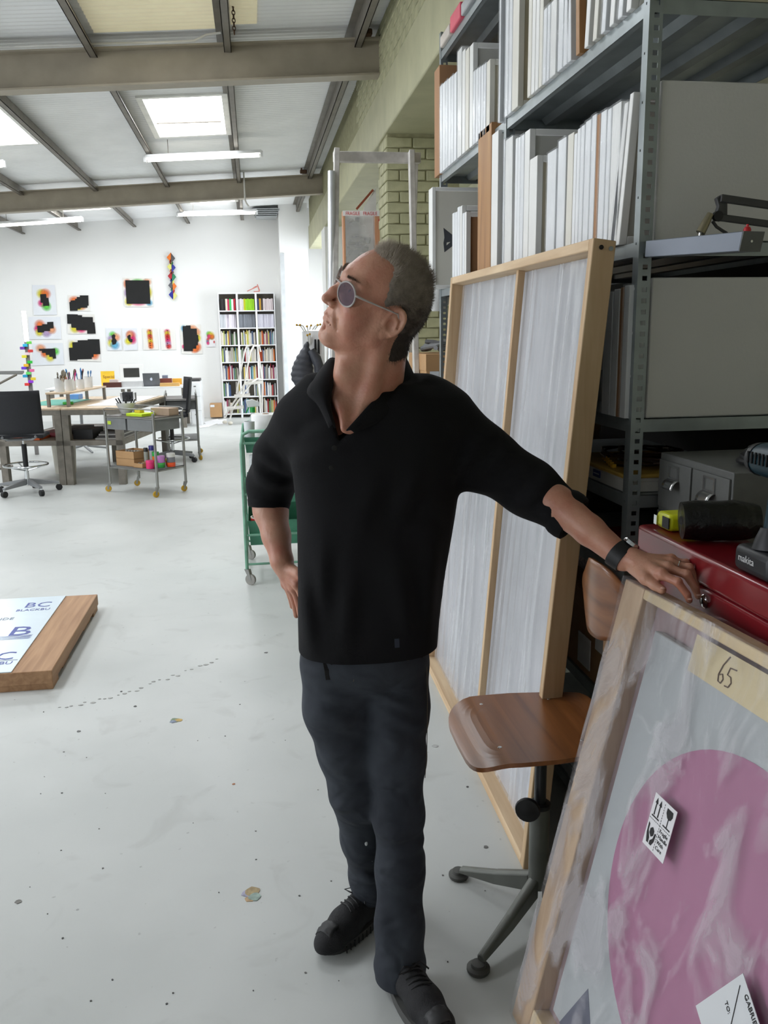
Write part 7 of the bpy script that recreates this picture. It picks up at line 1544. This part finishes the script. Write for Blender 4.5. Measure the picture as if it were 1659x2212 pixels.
# ================================================================ tall steps, pole, wrapped crate, coat stand, cartons
ldr = mat('pale_grey_painted_wood', (204, 200, 194), .55, var=.16, scale=18, bump=.06)
LD = thing('step_ladder', 'tall paint-splashed grey wooden stepladder behind the man', 'ladder', (.8, 5.6, 0)); zt = 2.68
def rail(x, y, X, Y_, w_=.032, d_=.06): MB().bar((X, Y_, 0), (x, y, zt), w_, d_, up=(0,1,0)).build('rail', ldr, LD, bevel=.003)
rail(.545, 5.42, .40, 4.98); rail(1.035, 5.42, 1.02, 4.98) if False else rail(1.0, 5.44, .96, 5.0)
rail(.56, 5.56, .44, 6.30, .028, .045); rail(1.05, 5.56, 1.085, 6.30, .028, .045)
MB().bar((.53, 5.49, zt-.03), (1.065, 5.49, zt-.03), .045, .06).build('top_bar', ldr, LD, bevel=.004)
for k in range(1, 8):
    f = k/8.5; z = zt*(1-f)-.02; xl, xr = .545-.145*f, 1.0-.04*f; y = 5.43-.44*f
    if z < 1.25: MB().bar((xl, y, z), (xr, y, z), .085, .022).build('tread', ldr, LD, bevel=.003)
PO = thing('aluminium_pole', 'bare aluminium pole leaning beside the stepladder', 'pole', (.46, 5.25, 0)); q1, q0 = aty(716, 370, 5.35), V(.42, 5.15, 0)
MB().tube([q0, q1], .021, 14, cap=False).build('tube', mat('aluminium', (214, 216, 218), .35, .6), PO, smooth=True, solid=.003); MB().lathe([(.0135, 0), (.0135, .004), (0, .004)], 14, q1-V(0, .006, 0)-(q1-q0).normalized()*.004, (q1-q0)).build('dark_bore', mat('deep_black', (6, 6, 6), .8), PO)
# tall wrapped crate with red FRAGILE tape
CR = thing('tall_crate', 'tall plastic-wrapped crate with red fragile tape against the pier', 'crate', (1.0, 8.0, 0)); Yc = 7.95
ca, cb2 = aty(745, 455, Yc), aty(829, 455, Yc); zc = ca.z; cl = wood('orange_pine', (190, 132, 98), (212, 156, 118), 'z', .6, knots=.5)
xe = aty(809, 455, Yc).x
MB().box((xe, Yc, 0), (cb2.x, Yc+.10, zc)).build('side_board', cl, CR, bevel=.004); MB().box((ca.x-.02, Yc, 0), (ca.x, Yc+.10, zc)).build('side_board', cl, CR, bevel=.004); MB().box((ca.x, Yc+.085, 0), (xe, Yc+.10, zc)).build('back_board', mat('pale_liner', (236, 235, 232), .6), CR)
MB().box((ca.x, Yc+.0, 0), (xe, Yc+.003, zc)).build('plastic_front', film('crate_film', (236, 236, 236), .30, .12, (1,1,.6), 4, .15), CR)
tp = MB().box((ca.x-.02, Yc-.004, zc-.045), (cb2.x, Yc-.001, zc)).build('tape', mat('white_tape', (226, 222, 222), .4), CR)
rt = mat('red_tape_print', (200, 30, 44), .5)
for k in range(3): put_text('lettering', 'FRAGILE', .042, rt, tp, basis_m((ca.x+.005+.155*k, Yc-.005, zc-.038), (1,0,0), (0,0,1)) @ Matrix.Diagonal((.82, 1, 1, 1)))
put_text('lettering', 'III', .06, rt, CR, basis_m((xe+.03, Yc-.003, zc-.11), (1,0,0), (0,0,1)))
gm = mat('smoked_glass_metal', (120, 116, 110), .3, .6)
MB().tube([aty(772, 470, Yc+.05), aty(770, 640, Yc+.05)], .020, 10).build('inner_post', mat('dark_grey_print', (70, 72, 78), .6), CR)
for (xa, ya, xb, yb, r) in ((750, 483, 772, 484, .030), (750, 517, 800, 520, .028), (752, 535, 795, 540, .028), (755, 556, 785, 556, .028), (752, 500, 770, 498, .018)): MB().tube([aty(xa, ya, Yc+.045), aty(xb, yb, Yc+.045)], r, 12).build('bottle_form', gm, CR, smooth=True)
e1_, e2_, e3_ = aty(786, 448, 8.2), aty(812, 448, 8.2), aty(812, 404, 8.2)
wbd = MB().prism([V(e1_.x, 8.2, 0), V(e2_.x, 8.2, 0), e3_, e1_], (0, .012, 0)).build('white_offcut', mat('white_board', (216, 216, 212), .6)); 
tag(pv((e1_.x, 8.2, 0))(wbd), 'white board with a slanted top edge standing behind the wrapped crate', 'board')
wb2 = wbd; MB().bar(aty(770, 452, 8.19), aty(806, 410, 8.19), .02, .012, up=(0,1,0)).build('rusty_edge', mat('rust_edge', (140, 70, 44), .7), wb2)
# coat stand with hooks and padded jacket
CT = thing('coat_stand', 'white coat board with brass-tipped hooks near the pier', 'coat stand', (.60, 8.6, 0)); Yk = 8.6; Ak = lambda x, y, d=0: aty(x, y, Yk+d)
a, b_ = Ak(652, 715), Ak(700, 715); MB().box((a.x, Yk, 0), (b_.x, Yk+.03, a.z)).build('board', bw_, CT, bevel=.01)
hk = mat('white_hook', (226, 226, 222), .4); br = mat('brass', (190, 150, 60), .3, .8)
for (x, y, x2, y2) in ((657, 716, 641, 702), (661, 716, 648, 702), (665, 714, 663, 705), (669, 712, 672, 703), (675, 712, 686, 702), (680, 712, 692, 701), (666, 745, 664, 724), (670, 745, 669, 722)):
    h_ = MB().tube([Ak(x, y, -.01), Ak((x+x2)/2, min(y, y2)+2, -.04), Ak(x2, y2, -.06)], .006, 8).build('hook', hk, CT, smooth=True); MB().sph(Ak(x2, y2, -.06), .011, 10, 8).build('hook_tip', br, h_, smooth=True)
for k, (x, c) in enumerate(((681, (20, 20, 22)), (688, (32, 32, 34)))): o = MB().prism([Ak(x-2, 733, -.02), Ak(x+2, 733, -.02), Ak(x+3, 766, -.02), Ak(x-2, 762, -.02)], (0, -.008, 0)).build('strap', mat('strap_%d' % k, c, .7)); pv(Ak(x, 766, -.02))(o); tag(o, ['broad black strap hanging on the coat board', 'narrow black strap hanging rightmost on the coat board'][k], 'strap')
JK = thing('jacket', 'dark grey padded jacket hanging on the coat board', 'jacket', Ak(662, 832, -.1)); jm = mat('slate_quilted_nylon', (58, 60, 68), .5, var=.15, scale=20, bump=.35, bscale=14)
jt = [(664, 738, 3), (661, 752, 8), (658, 770, 17), (654, 790, 22), (653, 810, 25), (655, 824, 24), (657, 836, 16)]
def jak(i, j):
    k = i*(len(jt)-1); q = min(int(k), len(jt)-2); f = k-q; x, y, w_ = [jt[q][n]*(1-f)+jt[q+1][n]*f for n in range(3)]; a = 2*math.pi*j
    p = Ak(x+w_*math.cos(a), y, -.11); p.y += .075*min(1, w_/14)*math.sin(a); s_ = 1+.05*math.sin(y*.42); return p+V(.004*math.cos(a)*math.sin(y*.5), .006*math.sin(a)*math.sin(y*.5), 0)
MB().grid(jak, 40, 28).build('body', jm, JK, smooth=True); 
MB().tube([Ak(672, 756, -.17), Ak(683, 775, -.18), Ak(689, 790, -.17), Ak(686, 806, -.16)], [.035, .05, .048, .03], 14).build('sleeve', jm, JK, smooth=True)
# cartons stacked beyond the shelving, with hoses
kz = [0, .52, 1.04]
for k in range(3):
    hh = .50 if k < 2 else .44
    t = carton((1.00, 5.0, kz[k]+.001), (1.50, 5.55, kz[k]+hh), card, ['lowest kraft carton of the stack behind the stepladder', 'middle kraft carton of the stack behind the stepladder', 'top kraft carton with a white address label, behind the stepladder'][k], lid=card)
    if k == 2: MB().box((1.02, 4.993, kz[2]+.12), (1.075, 4.9965, kz[2]+.34)).build('label', paper, t)
hs_ = thing('hose_coil', 'grey hoses heaped on the top kraft carton', 'hose', (1.25, 5.25, 1.485))
for k in range(4): MB().tube([(1.06+.05*k+.04*math.sin(s*.9+k), 5.02+.04*s+.02*k, 1.515+.02*(k % 2)+.012*math.sin(s*.7+k)) for s in range(11)], .015, 8).build('hose', mat('grey_hose_%d' % (k % 2), ((120, 122, 124), (70, 70, 72))[k % 2], .5), hs_, smooth=True)
ps = thing('paper_bundle', 'crumpled white paper bundle hanging at the end of the shelving', 'paper bundle', (1.02, 4.72, 1.55)); MB().lathe([(.03, 0), (.075, .05), (.085, .14), (.07, .22), (.03, .26), (0, .26)], 14, aty(945, 672, 4.72)).build('bundle', mat('crumpled_paper', (232, 232, 230), .8, bump=.6, bscale=18), ps, smooth=True); MB().tube([aty(945, 640, 4.72), aty(945, 575, 4.70)], .004, 6).build('string', hk, ps)
# ================================================================ roof clutter: cable, chain, tie rod, conduit, ends of sheets
def rb_(x, dz=0): return 3.94+.066*(x-XW)+dz
cbl = MB().tube([(x, 7.42, rb_(x, .012)+.004*math.sin(x*3)) for x in np.linspace(-3, -.35, 20)]+[(-.25, 7.42, rb_(-.25, .05)), (-.14, 7.40, rb_(-.14, .055))], .009, 8).build('cable', mat('white_cable', (214, 212, 206), .5), smooth=True); pv((-1.5, 7.42, 3.9))(cbl); tag(cbl, 'pale cable clipped along the near roof beam', 'cable')
ch = thing('chain', 'short rusty chain hanging from the roof by the near beam', 'chain', (-.02, 6.9, 3.95)); rs = mat('rusty_iron', (84, 62, 46), .7, .4)
pc = aty(503, 2, 6.95)
for k in range(9): MB().tube([pc+V((.011 if k % 2 else .003)*math.cos(a), (.003 if k % 2 else .011)*math.cos(a), -.026*k+.017*math.sin(a)) for a in np.linspace(0, 6.283, 10, endpoint=False)], .0035, 6, closed=True).build('link', rs, ch)
MB().tube([pc+V(0,0,.01), V(pc.x, pc.y, zr(pc.x))], .005, 6).build('hook', rs, ch)
td = MB().tube([aty(78, 274, 10.6), aty(478, 262, 10.6)], .011, 8).build('tie_rod', dsteel); pv(aty(250, 270, 10.6))(td); tag(td, 'thin dark tie rod crossing below the rooflight', 'tie rod')
cn = MB().tube([V(-.02, 13.38, 3.93), V(-.02, 13.38, 3.55), V(-.0, 13.38, 3.50), V(.03, 13.38, 3.46)], .012, 8).build('conduit', mat('white_cable', (214, 212, 206), .5), smooth=True); pv((-.02, 13.38, 3.5))(cn); tag(cn, 'white conduit dropping past the far roof beam', 'conduit')
for k in range(5):
    p = aty(545+2*k, 452+4*k, 17.1); o = MB().box((p.x, 16.95, p.z-.02), (p.x+.5-.03*k, 17.4, p.z)).build('roof_flashing', mat('galv_flash', (170, 174, 176), .4, .4)); struct(o)
for (x, y, Yk_) in ((1.05, 7.42, 0), (.90, 13.42, 0)):
    o = thing('beam_clamp', 'dark clamp bolted where the %s roof beam meets the wall' % ('near' if y < 8 else 'far'), 'clamp', (x-.05, y, 3.95)); MB().cbox((x-.05, y, 3.955), (.10, .08, .05)).build('plate', rs, o, bevel=.01); MB().tube([(x-.08, y-.03, 3.93), (x-.08, y-.03, 4.0)], .012, 8).build('bolt', rs, o)
# paint spots and scuffs on the floor
_bz = [0]
def blob(px, py, r, c, n=11, z=.0010, sx=1.0):
    _bz[0] += 1; z += .0001*(_bz[0] % 7)
    p = atz(px, py, 0); pts = [p+V(sx*r*(.75+.4*random.random())*math.cos(2*math.pi*k/n), r*(.75+.4*random.random())*math.sin(2*math.pi*k/n), .0003) for k in range(n)]
    MB().prism(pts, (0, 0, z)).build('paint_spot', mat('floor_spot_%d_%d_%d' % c, c, .6, var=.3, scale=60), FLOOR)
for q in ((378, 1556, .022, (120, 140, 110)), (386, 1556, .016, (190, 160, 90)), (374, 1559, .014, (130, 140, 160)), (534, 1930, .018, (170, 168, 190)), (546, 1926, .022, (170, 150, 110)), (550, 1938, .018, (150, 170, 160)), (540, 1942, .015, (190, 160, 120)), (40, 1948, .010, (120, 118, 112)), (505, 1694, .006, (170, 110, 70)), (575, 1410, .010, (120, 120, 118)), (262, 1494, .006, (70, 70, 70)), (292, 1526, .007, (80, 80, 80)), (170, 1580, .008, (110, 110, 108)), (1010, 1700, .005, (60, 60, 60)), (940, 1612, .012, (170, 170, 168)), (1050, 1830, .008, (110, 110, 106))): blob(*q)
for k in range(26): f = k/25; blob(130+340*f+random.uniform(-4, 4), 1530-105*f**1.3+random.uniform(-4, 4), random.uniform(.003, .009), (164, 164, 160), 7, sx=1.5)
for k in range(40): blob(random.uniform(20, 1050), random.uniform(1500, 2190), random.uniform(.0015, .004), random.choice([(70, 70, 68), (96, 94, 90), (120, 118, 114)]), 6)
